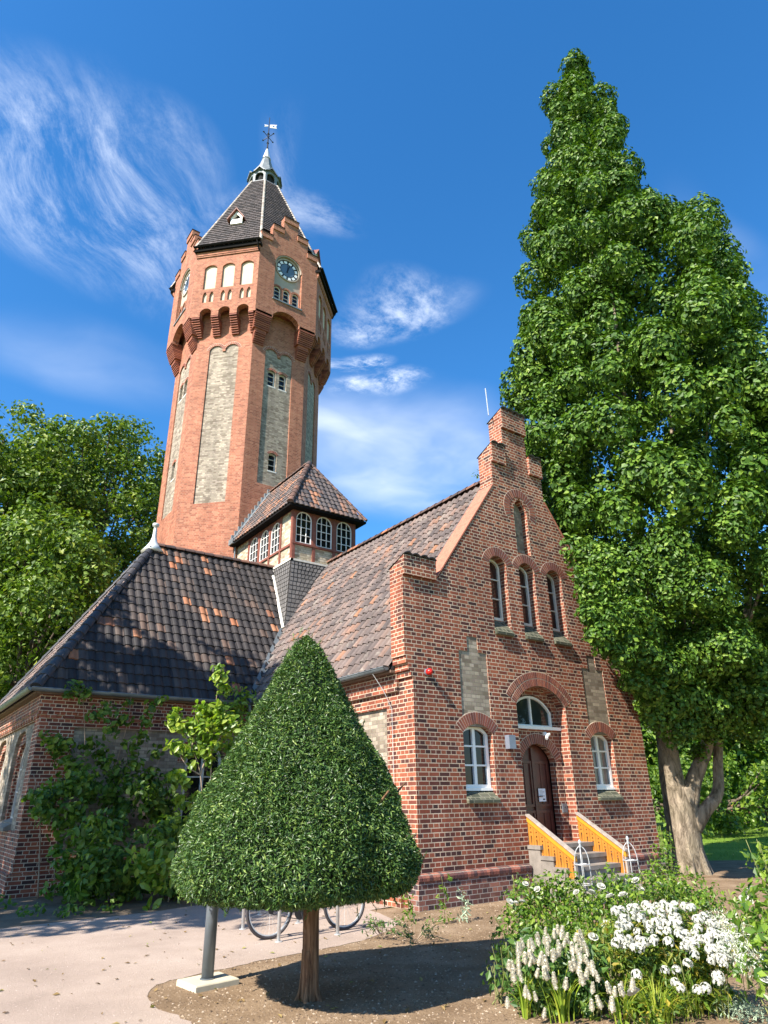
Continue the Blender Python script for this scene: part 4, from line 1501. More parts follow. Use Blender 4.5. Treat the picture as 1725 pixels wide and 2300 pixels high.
# belfry: corbelled out
bel = MB()
axis_gable = [(1.595, 26.85), (1.595, 27.27), (0.99, 27.27), (0.99, 28.08), (0.40, 28.08), (0.40, 28.92)]
for k in range(8):
    F = oct_frame(k, BP)
    zb = 22.43
    if k % 2 == 0:
        a, _ = arc(-0.70, 0.70, 22.62, 23.02, 14)
        out = [(-BW, zb), (-0.70, zb)] + a + [(0.70, zb), (BW, zb)] + axis_gable + [(-u, z) for u, z in axis_gable[::-1]]
        hole = [arch_hole(-0.74, 0.74, 23.57, 25.78, 26.52, 20)] if k in SHOWN else []
    else:
        out = [(-BW, zb)]
        for u0, u1 in ((-1.11, -0.56), (-0.2, 0.35), (0.7, 1.26)):
            a, _ = arc(u0, u1, 22.7, 22.88, 8)
            out += [(u0, zb)] + a + [(u1, zb)]
        out += [(BW, zb), (BW, 26.5), (-BW, 26.5)]
        hole = []
        if k in SHOWN:
            for c in (-0.80, 0.10, 1.03):
                hole.append(arch_hole(c - 0.31, c + 0.31, 24.04, 25.33, 25.5, 10))
                for s in (-0.17, 0.17):
                    hole.append(pointed_hole(c + s - 0.1, c + s + 0.1, 23.24, 23.62, 23.88, 4))
    bel.slab(out, hole, F, -0.3, 0.0)
BELF = bel.build('belfry', 'brick_tower', TOW)
b = MB()
ring = []
for k in range(8):
    a = math.pi / 8 + k * math.pi / 4
    ring.append((CX + (BP - 0.28) / math.cos(math.pi / 8) * math.sin(a), CY + (BP - 0.28) / math.cos(math.pi / 8) * math.cos(a)))
b.add([(x, y, 23.1) for x, y in ring] + [(x, y, 26.4) for x, y in ring], [tuple(range(8)), tuple(range(8, 16))])
b.build('belfry_floor', 'corbel', TOW)

cb = MB()
cm = MB()
for k in range(8):
    if k % 2 == 1:
        F = oct_frame(k, 0)
        for u0, u1 in ((-1.5, -1.11), (-0.56, -0.2), (0.35, 0.7), (1.26, 1.5)):
            for j in range(9):
                ap = AP + 0.04 + (BP - AP - 0.04) * (j + 1) / 9
                z0 = 21.6 + j * 0.092
                w_ = min(1, 0)
                e = ap * math.tan(R(22.5))
                cb.fbox(F, max(u0, -e), min(u1, e), z0, z0 + 0.066, AP - 0.1, ap)
                cm.fbox(F, max(u0, -e) + 0.01, min(u1, e) - 0.01, z0 + 0.066, z0 + 0.092, AP - 0.1, ap - 0.045)
            cb.cut()
            cm.cut()
    else:
        F = oct_frame(k, 0)
        for sg in (-1, 1):
            for (ua, ub, za, n, a0, a1) in ((0.84, 1.40, 21.06, 6, AP + 0.02, AP + 0.27), (0.74, 1.56, 21.72, 8, AP + 0.3, BP)):
                for j in range(n):
                    ap = a0 + (a1 - a0) * (j + 1) / n
                    z0 = za + j * 0.09
                    u0, u1 = sorted((sg * ua, sg * min(ub, ap * math.tan(R(22.5)))))
                    cb.fbox(F, u0, u1, z0, z0 + 0.064, AP - 0.1, ap)
                    cm.fbox(F, u0 + 0.01, u1 - 0.01, z0 + 0.064, z0 + 0.09, AP - 0.1, ap - 0.04)
                u0, u1 = sorted((sg * ua, sg * min(ub, a1 * math.tan(R(22.5)))))
                cb.fbox(F, u0, u1, za + n * 0.09, za + n * 0.09 + 0.12, AP - 0.1, a1)
                cb.cut()
                cm.cut()
CORB = cb.build_pieces('corbel', 'corbel', TOW)
for par, (pv, nx) in zip(CORB, zip([(0, 0)] + cm.cuts[:-1], cm.cuts)):
    link_mesh('corbel_joint', cm.V[pv[0]:nx[0]], [tuple(i - pv[0] for i in q) for q in cm.F[pv[1]:nx[1]]], 'cut', par)

def clock(F):
    c = Vector((0.0, 25.74))
    d = -0.16
    def disc(r0, r1, d0, d1, n=40, a0=0, a1=2 * math.pi):
        mm = MB()
        full = abs(a1 - a0) > 6.28
        pts1 = [(c.x + r1 * math.sin(a0 + (a1 - a0) * i / n), c.y + r1 * math.cos(a0 + (a1 - a0) * i / n)) for i in range(n if full else n + 1)]
        if r0 <= 0:
            mm.slab(pts1[::-1], [], F, d0, d1)
        elif full:
            pts0 = [(c.x + r0 * math.sin(a0 + (a1 - a0) * i / n), c.y + r0 * math.cos(a0 + (a1 - a0) * i / n)) for i in range(n)]
            mm.slab(pts1[::-1], [pts0[::-1]], F, d0, d1)
        else:
            pts0 = [(c.x + r0 * math.sin(a0 + (a1 - a0) * i / n), c.y + r0 * math.cos(a0 + (a1 - a0) * i / n)) for i in range(n + 1)]
            mm.slab(pts1[::-1] + pts0, [], F, d0, d1)
        return mm
    o = disc(0, 0.6, d - 0.06, d).build('clock', 'black', TOW)
    disc(0.6, 0.66, d - 0.06, d + 0.05).build('clock_ring', 'plaster_grey', o)
    disc(0, 0.37, d + 0.001, d + 0.008).build('dial', 'clock_blue', o)
    for i in range(12):
        a = (i + 0.5) * math.pi / 6
        disc(0.41, 0.55, d + 0.001, d + 0.012, 4, a - 0.17, a + 0.17).build('numeral_plate', 'clock_white', o)
    for ang, ln, wd, dd_ in ((0.02, 0.56, 0.022, 0.02), (0.30, 0.36, 0.032, 0.03)):
        mm = MB()
        sn, cs = math.sin(ang), math.cos(ang)
        q = []
        for x, y in ((-wd, -0.14), (wd, -0.14), (wd * 0.6, ln), (-wd * 0.6, ln)):
            q.append((c.x + x * cs + y * sn, c.y - x * sn + y * cs))
        mm.slab(q, [], F, d + dd_, d + dd_ + 0.006)
        mm.build('clock_hand', 'black', o)
    return o

def arch_ring(F, u0, u1, zs, za, t, d0, d1):
    a, _ = arc(u0, u1, zs, za, 20)
    b_, _ = arc(u0 - t, u1 + t, zs, za + t, 20)
    mm = MB()
    mm.slab(a + b_[::-1], [], F, d0, d1)
    return mm

for k in SHOWN:
    F = oct_frame(k, BP)
    if k % 2 == 0:
        b = MB()
        wins = [(-0.66, -0.32), (-0.17, 0.17), (0.32, 0.66)]
        b.slab(arch_hole(-0.8, 0.8, 23.5, 25.8, 26.6, 20), [arch_hole(u0, u1, 23.72, 24.36, 24.5, 8) for u0, u1 in wins], F, -0.29, -0.17)
        b.build('clock_niche', 'plaster_grey', TOW)
        b = MB()
        for u0, u1 in ((-0.735, -0.68), (-0.3, -0.19), (0.19, 0.3), (0.68, 0.735)):
            b.fbox(F, u0, u1, 23.58, 24.4, -0.2, -0.1)
        for u0, u1 in wins:
            mm = arch_ring(F, u0, u1, 24.36, 24.5, 0.1, -0.2, -0.12)
            b.add(mm.V, mm.F)
        b.build('niche_pier', 'brick_tower', TOW)
        for u0, u1 in wins:
            window(TOW, F, u0, u1, 23.72, 24.36, 24.49, -0.19, frame='offwhite', ft=0.04, bars_v=(), bars_h=(0.36, 0.68), bw=0.02)
        b = MB()
        b.fbox(F, -0.79, 0.79, 23.51, 23.58, -0.2, 0.05)
        b.build('window_sill', 'lead', TOW)
        clock(F)
        mm = arch_ring(F, -0.735, 0.735, 25.78, 26.515, -0.05, -0.17, -0.03)
        mm.build('niche_moulding', 'plaster_grey', TOW)
        # projecting step blocks with slate tops
        b = MB()
        cp = MB()
        for (u0, u1, zt) in ((-1.6, -0.96, 27.27), (0.96, 1.6, 27.27), (-0.98, -0.37, 28.08), (0.37, 0.98, 28.08), (-0.41, 0.41, 28.92)):
            b.fbox(F, u0, u1, zt - 0.3, zt + 0.02, -0.32, 0.06)
            cp.fbox(F, u0 - 0.015, u1 + 0.015, zt + 0.02, zt + 0.055, -0.34, 0.085)
            b.cut()
            cp.cut()
        for par, (pv, nx) in zip(b.build_pieces('gable_step', 'brick_tower', TOW), zip([(0, 0)] + cp.cuts[:-1], cp.cuts)):
            link_mesh('step_cap', cp.V[pv[0]:nx[0]], [tuple(i - pv[0] for i in q) for q in cp.F[pv[1]:nx[1]]], 'gutter_dark', par)
        mm = MB()
        mm.fbox(F, -BW + 0.005, -BW + 0.05, 23.4, 25.8, 0.001, 0.02)
    else:
        b = MB()
        b.fbox(F, -1.5, 1.5, 23.1, 25.6, -0.29, -0.09)
        b.build('blind_window', 'plaster', TOW)
        b = MB()
        b.fbox(F, -BW - 0.01, BW + 0.01, 26.02, 26.1, 0.001, 0.05)
        b.fbox(F, -BW - 0.02, BW + 0.02, 26.1, 26.3, 0.001, 0.075)
        b.build('string_course', 'brick_tower', TOW)
        b = MB()
        b.fbox(F, -1.68, 1.68, 26.3, 26.46, -0.1, 0.19)
        b.build('eave_board', 'gutter_dark', TOW)
        b = MB()
        half_gutter(b, F(1.70, 26.54, 0.25), F(-1.70, 26.54, 0.25), 0.06)
        b.tube([F(1.5, 26.5, 0.25), F(1.55, 26.3, 0.22), F(1.55, 26.15, 0.12), F(1.58, 26.0, 0.04)], 0.035, 6)
        b.build('gutter', 'gutter_dark', TOW)

# slate spire
rows = 36
Z0r, Z1r, A0r, A1r = 26.56, 34.4, 4.04, 0.96
mb = MB()
for k in range(8):
    n = Vector((-math.sin(k * math.pi / 4), -math.cos(k * math.pi / 4), 0))
    r_ = Vector((-n.y, n.x, 0))
    o = Vector((CX, CY, 0))
    for j in range(rows):
        z0 = Z0r + (Z1r - Z0r) * j / rows
        z1 = Z0r + (Z1r - Z0r) * (j + 1.05) / rows
        a0 = A0r + (A1r - A0r) * j / rows
        a1 = A0r + (A1r - A0r) * (j + 1.05) / rows
        if k % 2 == 0 and a0 > BP - 0.3:
            continue
        w0, w1 = a0 * math.tan(R(22.5)), a1 * math.tan(R(22.5))
        cnt = max(2, round(2 * w0 / 0.24))
        off = 0.5 if j % 2 else 0
        cuts = sorted({0.0, 1.0} | {(i + off) / cnt for i in range(cnt + 1) if 0 < (i + off) / cnt < 1})
        for s0, s1 in zip(cuts[:-1], cuts[1:]):
            jz = rnd.uniform(0, 0.012)
            def pt(s, a, w_, z, lift):
                return o + n * (a + lift) + r_ * ((2 * s - 1) * w_) + Vector((0, 0, z))
            g_ = 0.004 / max(w0, 0.2)
            V = [pt(s0 + g_, a0, w0, z0, 0.035 + jz), pt(s1 - g_, a0, w0, z0, 0.035 + jz), pt(s1 - g_, a1, w1, z1, 0.002), pt(s0 + g_, a1, w1, z1, 0.002), pt(s0 + g_, a0, w0, z0, 0), pt(s1 - g_, a0, w0, z0, 0)]
            mb.add(V, [(0, 1, 2, 3), (4, 5, 1, 0)])
SPIRE = mb.build('spire', 'slate', TOW)
mb = MB()
for k in range(8):
    for (zz0, zz1, a0, a1) in ((Z0r, Z1r, A0r - 0.03, A1r - 0.03),):
        V = []
    a = (k + 0.5) * math.pi / 4
    d = Vector((-math.sin(a), -math.cos(a), 0)) / math.cos(math.pi / 8)
    b0 = 0.0 if True else 0
    p0 = Vector((CX, CY, 0)) + d * A0r + Vector((0, 0, Z0r))
    p1 = Vector((CX, CY, 0)) + d * A1r + Vector((0, 0, Z1r))
    ridge_caps(p0, p1, mb, 0.072, 0.23, 6, up=d + Vector((0, 0, 0.3)))
    mb.cut()
mb.build_pieces('hip_tile', 'hip_cream', SPIRE)
mb = MB()
for k in range(8):
    F = oct_frame(k, 0)
    mb.add([F(-(A0r - 0.05) * 0.4142, Z0r, A0r - 0.05), F((A0r - 0.05) * 0.4142, Z0r, A0r - 0.05), F((A1r - 0.05) * 0.4142, Z1r, A1r - 0.05), F(-(A1r - 0.05) * 0.4142, Z1r, A1r - 0.05)], [(0, 1, 2, 3)]) if k % 2 else \
        mb.add([F(-3.4 * 0.4142, 28.15, 3.4), F(3.4 * 0.4142, 28.15, 3.4), F((A1r - 0.05) * 0.4142, Z1r, A1r - 0.05), F(-(A1r - 0.05) * 0.4142, Z1r, A1r - 0.05)], [(0, 1, 2, 3)])
mb.build('roof_deck', 'underlay', SPIRE)
# little dormer on the side facing the path
for k in (1, 7):
    F = oct_frame(k, 0)
    mb = MB()
    za, zt = 28.62, 29.55
    ar = A0r + (A1r - A0r) * (za - Z0r) / (Z1r - Z0r)
    front = ar + 0.1
    mb.slab([(-0.30, za), (0.30, za), (0.30, za + 0.42), (0.0, zt - 0.1), (-0.30, za + 0.42)], [[(-0.2, za + 0.28), (0.2, za + 0.28), (0.2, za + 0.42), (0, zt - 0.28), (-0.2, za + 0.42)]], F, front - 0.12, front)
    dm = mb.build('dormer', 'white', TOW)
    mb = MB()
    back = ar - 0.6
    for sg in (-1, 1):
        mb.add([F(0, zt + 0.02, front + 0.14), F(sg * 0.46, za + 0.26, front + 0.14), F(sg * 0.46, za + 0.26, back), F(0, zt + 0.02, back),
                F(0, zt - 0.05, front + 0.14), F(sg * 0.46, za + 0.19, front + 0.14), F(sg * 0.46, za + 0.19, back), F(0, zt - 0.05, back)],
               [(0, 1, 2, 3), (4, 7, 6, 5), (0, 4, 5, 1), (1, 5, 6, 2), (0, 3, 7, 4)])
    mb.build('dormer_roof', 'timber', dm)
    mb = MB()
    mb.fbox(F, -0.29, 0.29, za, za + 0.6, front - 0.5, front - 0.13)
    mb.build('dormer_dark_fill', 'interior', dm)  # solid near-black block imitates the shade inside the dormer
# lantern of lead with open arches and pointed hoods
mb = MB()
LA = 0.86
for k in range(8):
    F = oct_frame(k, LA)
    hw = LA * math.tan(R(22.5))
    mb.slab([(-hw, Z1r - 0.12), (hw, Z1r - 0.12), (hw, Z1r + 0.98), (-hw, Z1r + 0.98)], [arch_hole(-0.25, 0.25, Z1r + 0.12, Z1r + 0.55, Z1r + 0.8, 8)], F, -0.08, 0.0)
    mb.fbox(F, -hw - 0.02, hw + 0.02, Z1r - 0.1, Z1r + 0.06, 0.001, 0.09)
    # hood
    mb.add([F(0, Z1r + 1.25, 0.12), F(-0.36, Z1r + 0.84, 0.12), F(0.36, Z1r + 0.84, 0.12), F(0, Z1r + 1.32, -0.45), F(-0.42, Z1r + 0.8, -0.1), F(0.42, Z1r + 0.8, -0.1),
            F(0, Z1r + 1.14, 0.12), F(-0.26, Z1r + 0.85, 0.12), F(0.26, Z1r + 0.85, 0.12)],
           [(0, 1, 4, 3), (0, 3, 5, 2), (0, 6, 7, 1), (0, 2, 8, 6)])
mb.lathe((CX, CY, 0), [(1.0, Z1r + 0.98), (0.82, Z1r + 1.12), (0.62, Z1r + 1.5), (0.45, Z1r + 2.0), (0.3, Z1r + 2.6), (0.2, Z1r + 2.95)], 8)
LAN = mb.build('lantern', 'lead', TOW)
mb = MB()
mb.lathe((CX, CY, 0), [(0.75, Z1r), (0.75, Z1r + 0.95)], 8)
mb.build('lantern_dark_fill', 'interior', LAN)  # solid near-black core imitates the shade inside the lantern
mb = MB()
mb.lathe((CX, CY, 0), [(0.27, Z1r + 2.85), (0.25, Z1r + 2.9), (0.06, Z1r + 3.75), (0.04, Z1r + 3.8)], 10)
mb.build('spire_tip', 'galv', LAN)
mb = MB()
mb.tube([(CX, CY, Z1r + 3.7), (CX, CY, 41.0)], [0.045, 0.02], 6)
zc_ = 39.25
for a in range(4):
    an = a * math.pi / 2 + 0.4
    e = Vector((math.cos(an), math.sin(an), 0))
    mb.tube([Vector((CX, CY, zc_)), Vector((CX, CY, zc_)) + e * 0.4], 0.022, 5)
    mb.lathe(Vector((CX, CY, zc_)) + e * 0.42, [(0.0, -0.06), (0.06, 0), (0.0, 0.06)], 6)
mb.lathe((CX, CY, zc_ + 0.25), [(0.02, -0.1), (0.09, 0), (0.02, 0.1)], 8)
mb.lathe((CX, CY, zc_ - 0.55), [(0.03, -0.07), (0.08, 0), (0.03, 0.07)], 8)
mb.lathe((CX, CY, zc_ - 1.0), [(0.03, -0.06), (0.07, 0), (0.03, 0.06)], 8)
FV = Frame((CX, CY, 0), (0.86, -0.5, 0), (-0.5, -0.86, 0))
VANE = mb.build('weather_vane', 'black', TOW)
mb = MB()
mb.slab([(0.05, 40.08), (0.48, 40.04), (0.43, 40.2), (0.48, 40.38), (0.05, 40.36)], [[(0.22, 40.15), (0.33, 40.15), (0.33, 40.28), (0.22, 40.28)]], FV, -0.012, 0.012)
mb.slab([(-0.06, 40.2), (-0.3, 40.15), (-0.24, 40.24), (-0.3, 40.34), (-0.06, 40.3)], [], FV, -0.012, 0.012)
mb.build('vane_flag', 'galv', VANE)

# ------------------------------------------------------------------ entrance stairs and railings
STEPX0, STEPX1 = 10.625, 12.305
b = MB()
n = 5
for i in range(n):
    z1 = 0.86 * (n - i) / n
    y1 = 10.0 - 0.012 - (0.30 * i)
    y0 = y1 - 0.30 if i else 10.0 - 0.31
    b.box(STEPX0, STEPX1, y0 - 0.03, 9.985 if i == 0 else y1 - 0.0005, z1 - 0.07, z1)
    b.box(STEPX0 + 0.02, STEPX1 - 0.02, y0 + 0.001, 9.985 if i == 0 else y1 + 0.001, 0.0, z1 - 0.0701)
st = b.build('entrance_steps', 'stone')
tag(st, 'short flight of grey stone steps between the orange railings', 'steps')
for x, lab in ((10.70, 'orange wooden stair railing with cut-outs, on the left side of the steps'), (12.20, 'orange wooden stair railing with cut-outs, on the right side of the steps')):
    t = thing('stair_railing', lab, 'railing', (x, 9.45, 0), 'railings of the entrance steps')
    F = Frame((x, 0, 0), (0, -1, 0), (-1, 0, 0))      # u = -y
    ua, ub = -9.985, -8.90
    za, zb = 1.37, 0.72
    ba, bb = 0.62, 0.16
    def zt(u, p, q):
        return p + (q - p) * (u - ua) / (ub - ua)
    b = MB()
    nb = 8
    holes_all = []
    for i in range(nb):
        u0 = ua + (ub - ua) * i / nb
        u1 = ua + (ub - ua) * (i + 1) / nb - 0.006
        c = (u0 + u1) / 2
        hs_ = []
        top = zt(c, za, zb) - 0.13
        bot = zt(c, ba, bb) + 0.05
        hgt = top - bot
        # dot, diamond, long slot, dot, heart down each joint
        def poly(cx_, cz, pts):
            return [(cx_ + p[0] * 1.45, cz + p[1] * 1.25) for p in pts]
        dot = [(0.011 * math.cos(a * math.pi / 3), 0.013 * math.sin(a * math.pi / 3)) for a in range(6)]
        dia = [(0, -0.02), (0.014, 0), (0, 0.02), (-0.014, 0)]
        slot = [(0, -0.075), (0.007, -0.02), (0.011, 0.06), (0, 0.08), (-0.011, 0.06), (-0.007, -0.02)]
        heart = [(0, -0.03), (0.022, 0.0), (0.012, 0.018), (0, 0.01), (-0.012, 0.018), (-0.022, 0.0)]
        for fr_, sh_ in ((0.92, dot), (0.78, dia), (0.52, slot), (0.3, dot), (0.12, heart)):
            hs_.append(poly(c, bot + hgt * fr_, sh_))
        b.slab([(u0, zt(u0, ba, bb)), (u1, zt(u1, ba, bb)), (u1, zt(u1, za, zb)), (u0, zt(u0, za, zb))], hs_, F, -0.012, 0.012)
    b.build('panel', 'orange', t)
    b = MB()
    b.slab([(ua, za - 0.10), (ub, zb - 0.10), (ub, zb), (ua, za)], [], F, -0.03, 0.03)
    b.build('handrail', 'orange_cap', t)
    b = MB()
    b.slab([(ua, za + 0.001), (ub + 0.01, zb + 0.001), (ub + 0.01, zb + 0.035), (ua, za + 0.035)], [], F, -0.055, 0.055)
    b.build('rail_cap', 'wood_grey', t)
    b = MB()
    b.slab([(ua, ba - 0.035), (ub, bb - 0.035), (ub, bb + 0.02), (ua, ba + 0.02)], [], F, -0.03, 0.03)
    b.fbox(F, ub - 0.04, ub, 0.0, zb - 0.09, -0.028, 0.028)
    b.build('frame', 'wood_grey', t)

# ------------------------------------------------------------------ fittings on the gable
t = thing('alarm_lamp', 'small round red alarm lamp on the gable wall near its left corner', 'lamp', (8.31, 9.98, 3.95))
b = MB()
b.lathe(FF(8.30, 3.945, 0.0), [(0.07, 0.002), (0.07, 0.03), (0.045, 0.035)], 14, (0, -1, 0))
b.build('base', 'greybox', t)
b = MB()
b.lathe(FF(8.30, 3.945, 0.0), [(0.06, 0.034), (0.06, 0.09), (0.05, 0.12), (0.02, 0.135), (0.005, 0.137)], 16, (0, -1, 0))
b.build('lens', 'red_glass', t, smooth=True)
t = thing('wall_lamp', 'grey box wall lamp between the left window and the door arch', 'lamp', (10.33, 9.95, 2.6))
b = MB()
b.fbox(FF, 10.24, 10.42, 2.60, 2.86, 0.03, 0.15)
b.build('housing', 'greybox', t)
b = MB()
b.fbox(FF, 10.28, 10.38, 2.65, 2.80, 0.001, 0.03)
b.build('bracket', 'steel', t)
t = thing('security_camera', 'small white camera over the crown of the door arch', 'camera', (11.78, 10.2, 2.9))
b = MB()
b.lathe(FF(11.74, 2.96, DP), [(0.045, 0.002), (0.045, 0.05), (0.03, 0.06)], 12, (0, -1, 0))
b.build('mount', 'white', t)
b = MB()
p0, p1 = FF(11.72, 2.92, DP + 0.1), FF(11.80, 2.98, DP + 0.12)
b.tube([FF(11.66, 2.86, DP + 0.13), FF(11.74, 2.93, DP + 0.09), FF(11.82, 2.955, DP + 0.08)], [0.032, 0.035, 0.03], 10)
b.build('body', 'white', t)
t = thing('notice', 'white paper notice pinned to the dark door leaf', 'notice', (11.60, 10.46, 1.62))
b = MB()
b.fbox(FF, 11.575, 11.79, 1.62, 1.87, -0.47 + 0.047, -0.47 + 0.05)
b.build('sheet', 'paper', t)
b = MB()
for k in range(6):
    b.fbox(FF, 11.60, 11.60 + (0.16 if k % 3 else 0.1), 1.835 - k * 0.026, 1.841 - k * 0.026, -0.47 + 0.0505, -0.47 + 0.0515)
b.fbox(FF, 11.69, 11.76, 1.645, 1.675, -0.47 + 0.0505, -0.47 + 0.0515)
b.build('print', 'ink', t)
t = thing('intercom', 'small dark door intercom on the right jamb of the entrance', 'intercom', (12.1, 10.24, 1.5))
b = MB()
b.fbox(FF, 12.06, 12.2, 1.4, 1.57, DP + 0.002, DP + 0.03)
b.build('plate', 'steel', t)
b = MB()
b.lathe(FF(12.13, 1.50, DP), [(0.014, 0.03), (0.014, 0.036), (0.004, 0.037)], 10, (0, -1, 0))
b.build('button', 'black', t)

def ground_at(px, py, z=0.0):
    d = ray(px, py)
    t = (z - 1.72) / d.z
    return Vector((0, 0, 1.72)) + d * t

def at(px, py, dist):
    d = ray(px, py)
    return Vector((0, 0, 1.72)) + d * (dist / math.hypot(d.x, d.y))

# ------------------------------------------------------------------ plants: leaves, stems
def leaves(centers, normals, size, rng, aspect=0.55, droop=0.0, fold=0.25, jitter=0.6, sizevar=0.35, lead=None):
    """one folded leaf (two faces) per point, facing roughly along the normal; returns verts, quads"""
    n = len(centers)
    N = normals + rng.normal(0, jitter, (n, 3))
    N /= np.linalg.norm(N, axis=1)[:, None] + 1e-9
    if lead is None:
        T = rng.normal(0, 1, (n, 3))
        T[:, 2] -= droop
    else:
        T = lead + rng.normal(0, 0.35, (n, 3))
    T -= N * (T * N).sum(1)[:, None]
    T /= np.linalg.norm(T, axis=1)[:, None] + 1e-9
    B = np.cross(N, T)
    s = (size * (1 + rng.uniform(-sizevar, sizevar, n)))[:, None]
    wv = s * aspect * 0.5
    base = centers - T * s * 0.5
    tip = centers + T * s * 0.5 - N * s * 0.08
    l_ = centers - B * wv + N * wv * fold + T * s * 0.04
    r_ = centers + B * wv + N * wv * fold + T * s * 0.04
    V = np.stack([base, r_, tip, l_], 1).reshape(-1, 3)
    i = np.arange(n) * 4
    F = np.concatenate([np.stack([i, i + 1, i + 2], 1), np.stack([i, i + 2, i + 3], 1)], 0)
    # keep both halves of a leaf one island (they share base and tip)
    return V, F

def oval_leaves(centers, normals, size, rng, aspect=0.5, droop=0.4, jitter=0.6, sizevar=0.35, curl=0.18):
    """broad pointed leaves: a folded blade of eight corners along a drooping midrib"""
    n = len(centers)
    N = normals + rng.normal(0, jitter, (n, 3))
    N /= np.linalg.norm(N, axis=1)[:, None] + 1e-9
    T = rng.normal(0, 1, (n, 3))
    T[:, 2] -= droop
    T -= N * (T * N).sum(1)[:, None]
    T /= np.linalg.norm(T, axis=1)[:, None] + 1e-9
    B = np.cross(N, T)
    s = (size * (1 + rng.uniform(-sizevar, sizevar, n)))[:, None]
    rows = []
    for t, w_ in ((-0.5, 0.0), (-0.25, 0.8), (0.08, 1.0), (0.33, 0.55), (0.5, 0.0)):
        mid = centers + T * s * t - N * s * curl * (t + 0.5) ** 2
        if w_ == 0:
            rows.append([mid])
        else:
            h = B * s * aspect * 0.5 * w_
            up_ = N * s * aspect * 0.12 * w_
            rows.append([mid - h + up_, mid, mid + h + up_])
    V = np.stack([p for r in rows for p in r], 1)          # 11 points per leaf
    k = V.shape[1]
    i = np.arange(n)[:, None] * k
    tri = np.array([(0, 2, 1), (0, 3, 2), (1, 2, 5), (1, 5, 4), (2, 3, 6), (2, 6, 5), (4, 5, 8), (4, 8, 7), (5, 6, 9), (5, 9, 8), (7, 8, 10), (8, 9, 10)])
    F = (i[:, None, :] + tri[None, :, :]).reshape(-1, 3)
    return V.reshape(-1, 3), F

def leaf_obj(name, V, F, mat_, parent):
    return link_mesh(name, V, F, mat_, parent, uv=False)

def sphere_dirs(n, rng):
    v = rng.normal(0, 1, (n, 3))
    return v / np.linalg.norm(v, axis=1)[:, None]

def clump_leaves(clumps, per_area, size, rng, shell=0.35, up=0.35, **kw):
    """clumps: list of (centre, (rx,ry,rz)); leaves lie near the outside of each clump"""
    C, N = [], []
    for c, r in clumps:
        r = np.asarray(r, float)
        area = 4 * math.pi * ((r[0] * r[1]) ** 1.6 / 3 + (r[0] * r[2]) ** 1.6 / 3 + (r[1] * r[2]) ** 1.6 / 3) ** (1 / 1.6)
        n = max(6, int(area * per_area))
        d = sphere_dirs(n, rng)
        t = 1 - shell * rng.random(n) ** 1.5
        # knobbly outline
        f1, f2 = rng.uniform(2, 5, 3), rng.uniform(0, 6.28, 3)
        kn = 1 + 0.13 * np.sin(d[:, 0] * f1[0] * 1.6 + f2[0]) * np.sin(d[:, 1] * f1[1] * 1.6 + f2[1]) + 0.1 * np.sin(d[:, 2] * f1[2] * 2 + f2[2])
        p = np.asarray(c) + d * r * (t * kn)[:, None]
        nn = d / r
        nn /= np.linalg.norm(nn, axis=1)[:, None]
        nn[:, 2] += up
        C.append(p)
        N.append(nn)
    C, N = np.concatenate(C), np.concatenate(N)
    N /= np.linalg.norm(N, axis=1)[:, None]
    return C, N

def in_building(p, m_=0.12):
    x, y, z = p[:, 0], p[:, 1], p[:, 2]
    roof = EZ + SLOPE * (XC - EX - np.abs(x - XC)) + 0.15
    nave = (np.abs(x - XC) < 3.75 + m_) & (y > 10.0 - m_) & (z < roof)
    gab = (np.abs(x - XC) < 3.75 + m_) & (y > 10.0 - m_ - 0.05) & (y < 10.6) & (z < np.maximum(roof + 0.6, 6.5))
    wing = (x > WX - m_) & (x < 9) & (y > WY - m_)
    return nave | gab | wing

# ---- the big upright oak beside the gable
def limb(mb, pts, r0, r1, n=9, wob=0.0):
    P_ = [Vector(p) for p in pts]
    out, rad = [], []
    steps = 6
    for i in range(len(P_) - 1):
        p0 = P_[max(0, i - 1)]
        p1, p2 = P_[i], P_[i + 1]
        p3 = P_[min(len(P_) - 1, i + 2)]
        for k in range(steps):
            t = k / steps
            q = 0.5 * ((2 * p1) + (p2 - p0) * t + (2 * p0 - 5 * p1 + 4 * p2 - p3) * t * t + (3 * p1 - p0 - 3 * p2 + p3) * t ** 3)
            out.append(q)
    out.append(P_[-1])
    m_ = len(out)
    for i in range(m_):
        rad.append(r0 + (r1 - r0) * (i / (m_ - 1)) ** 0.8)
    mb.tube([q + Vector((rnd.uniform(-wob, wob), rnd.uniform(-wob, wob), 0)) for q in out], rad, n)

OK_ = 0.91
OX, OY = 17.82 * OK_, 11.15 * OK_
oak_az = math.atan2(OX, OY)
ORT = Vector((math.cos(oak_az), -math.sin(oak_az), 0))       # to the right as seen from the path
OFW = Vector((math.sin(oak_az), math.cos(oak_az), 0))
def O(s, z, t=0.0):
    return Vector((OX, OY, 0)) + ORT * (s * OK_) + OFW * (t * OK_) + Vector((0, 0, 1.72 + (z - 1.72) * OK_))

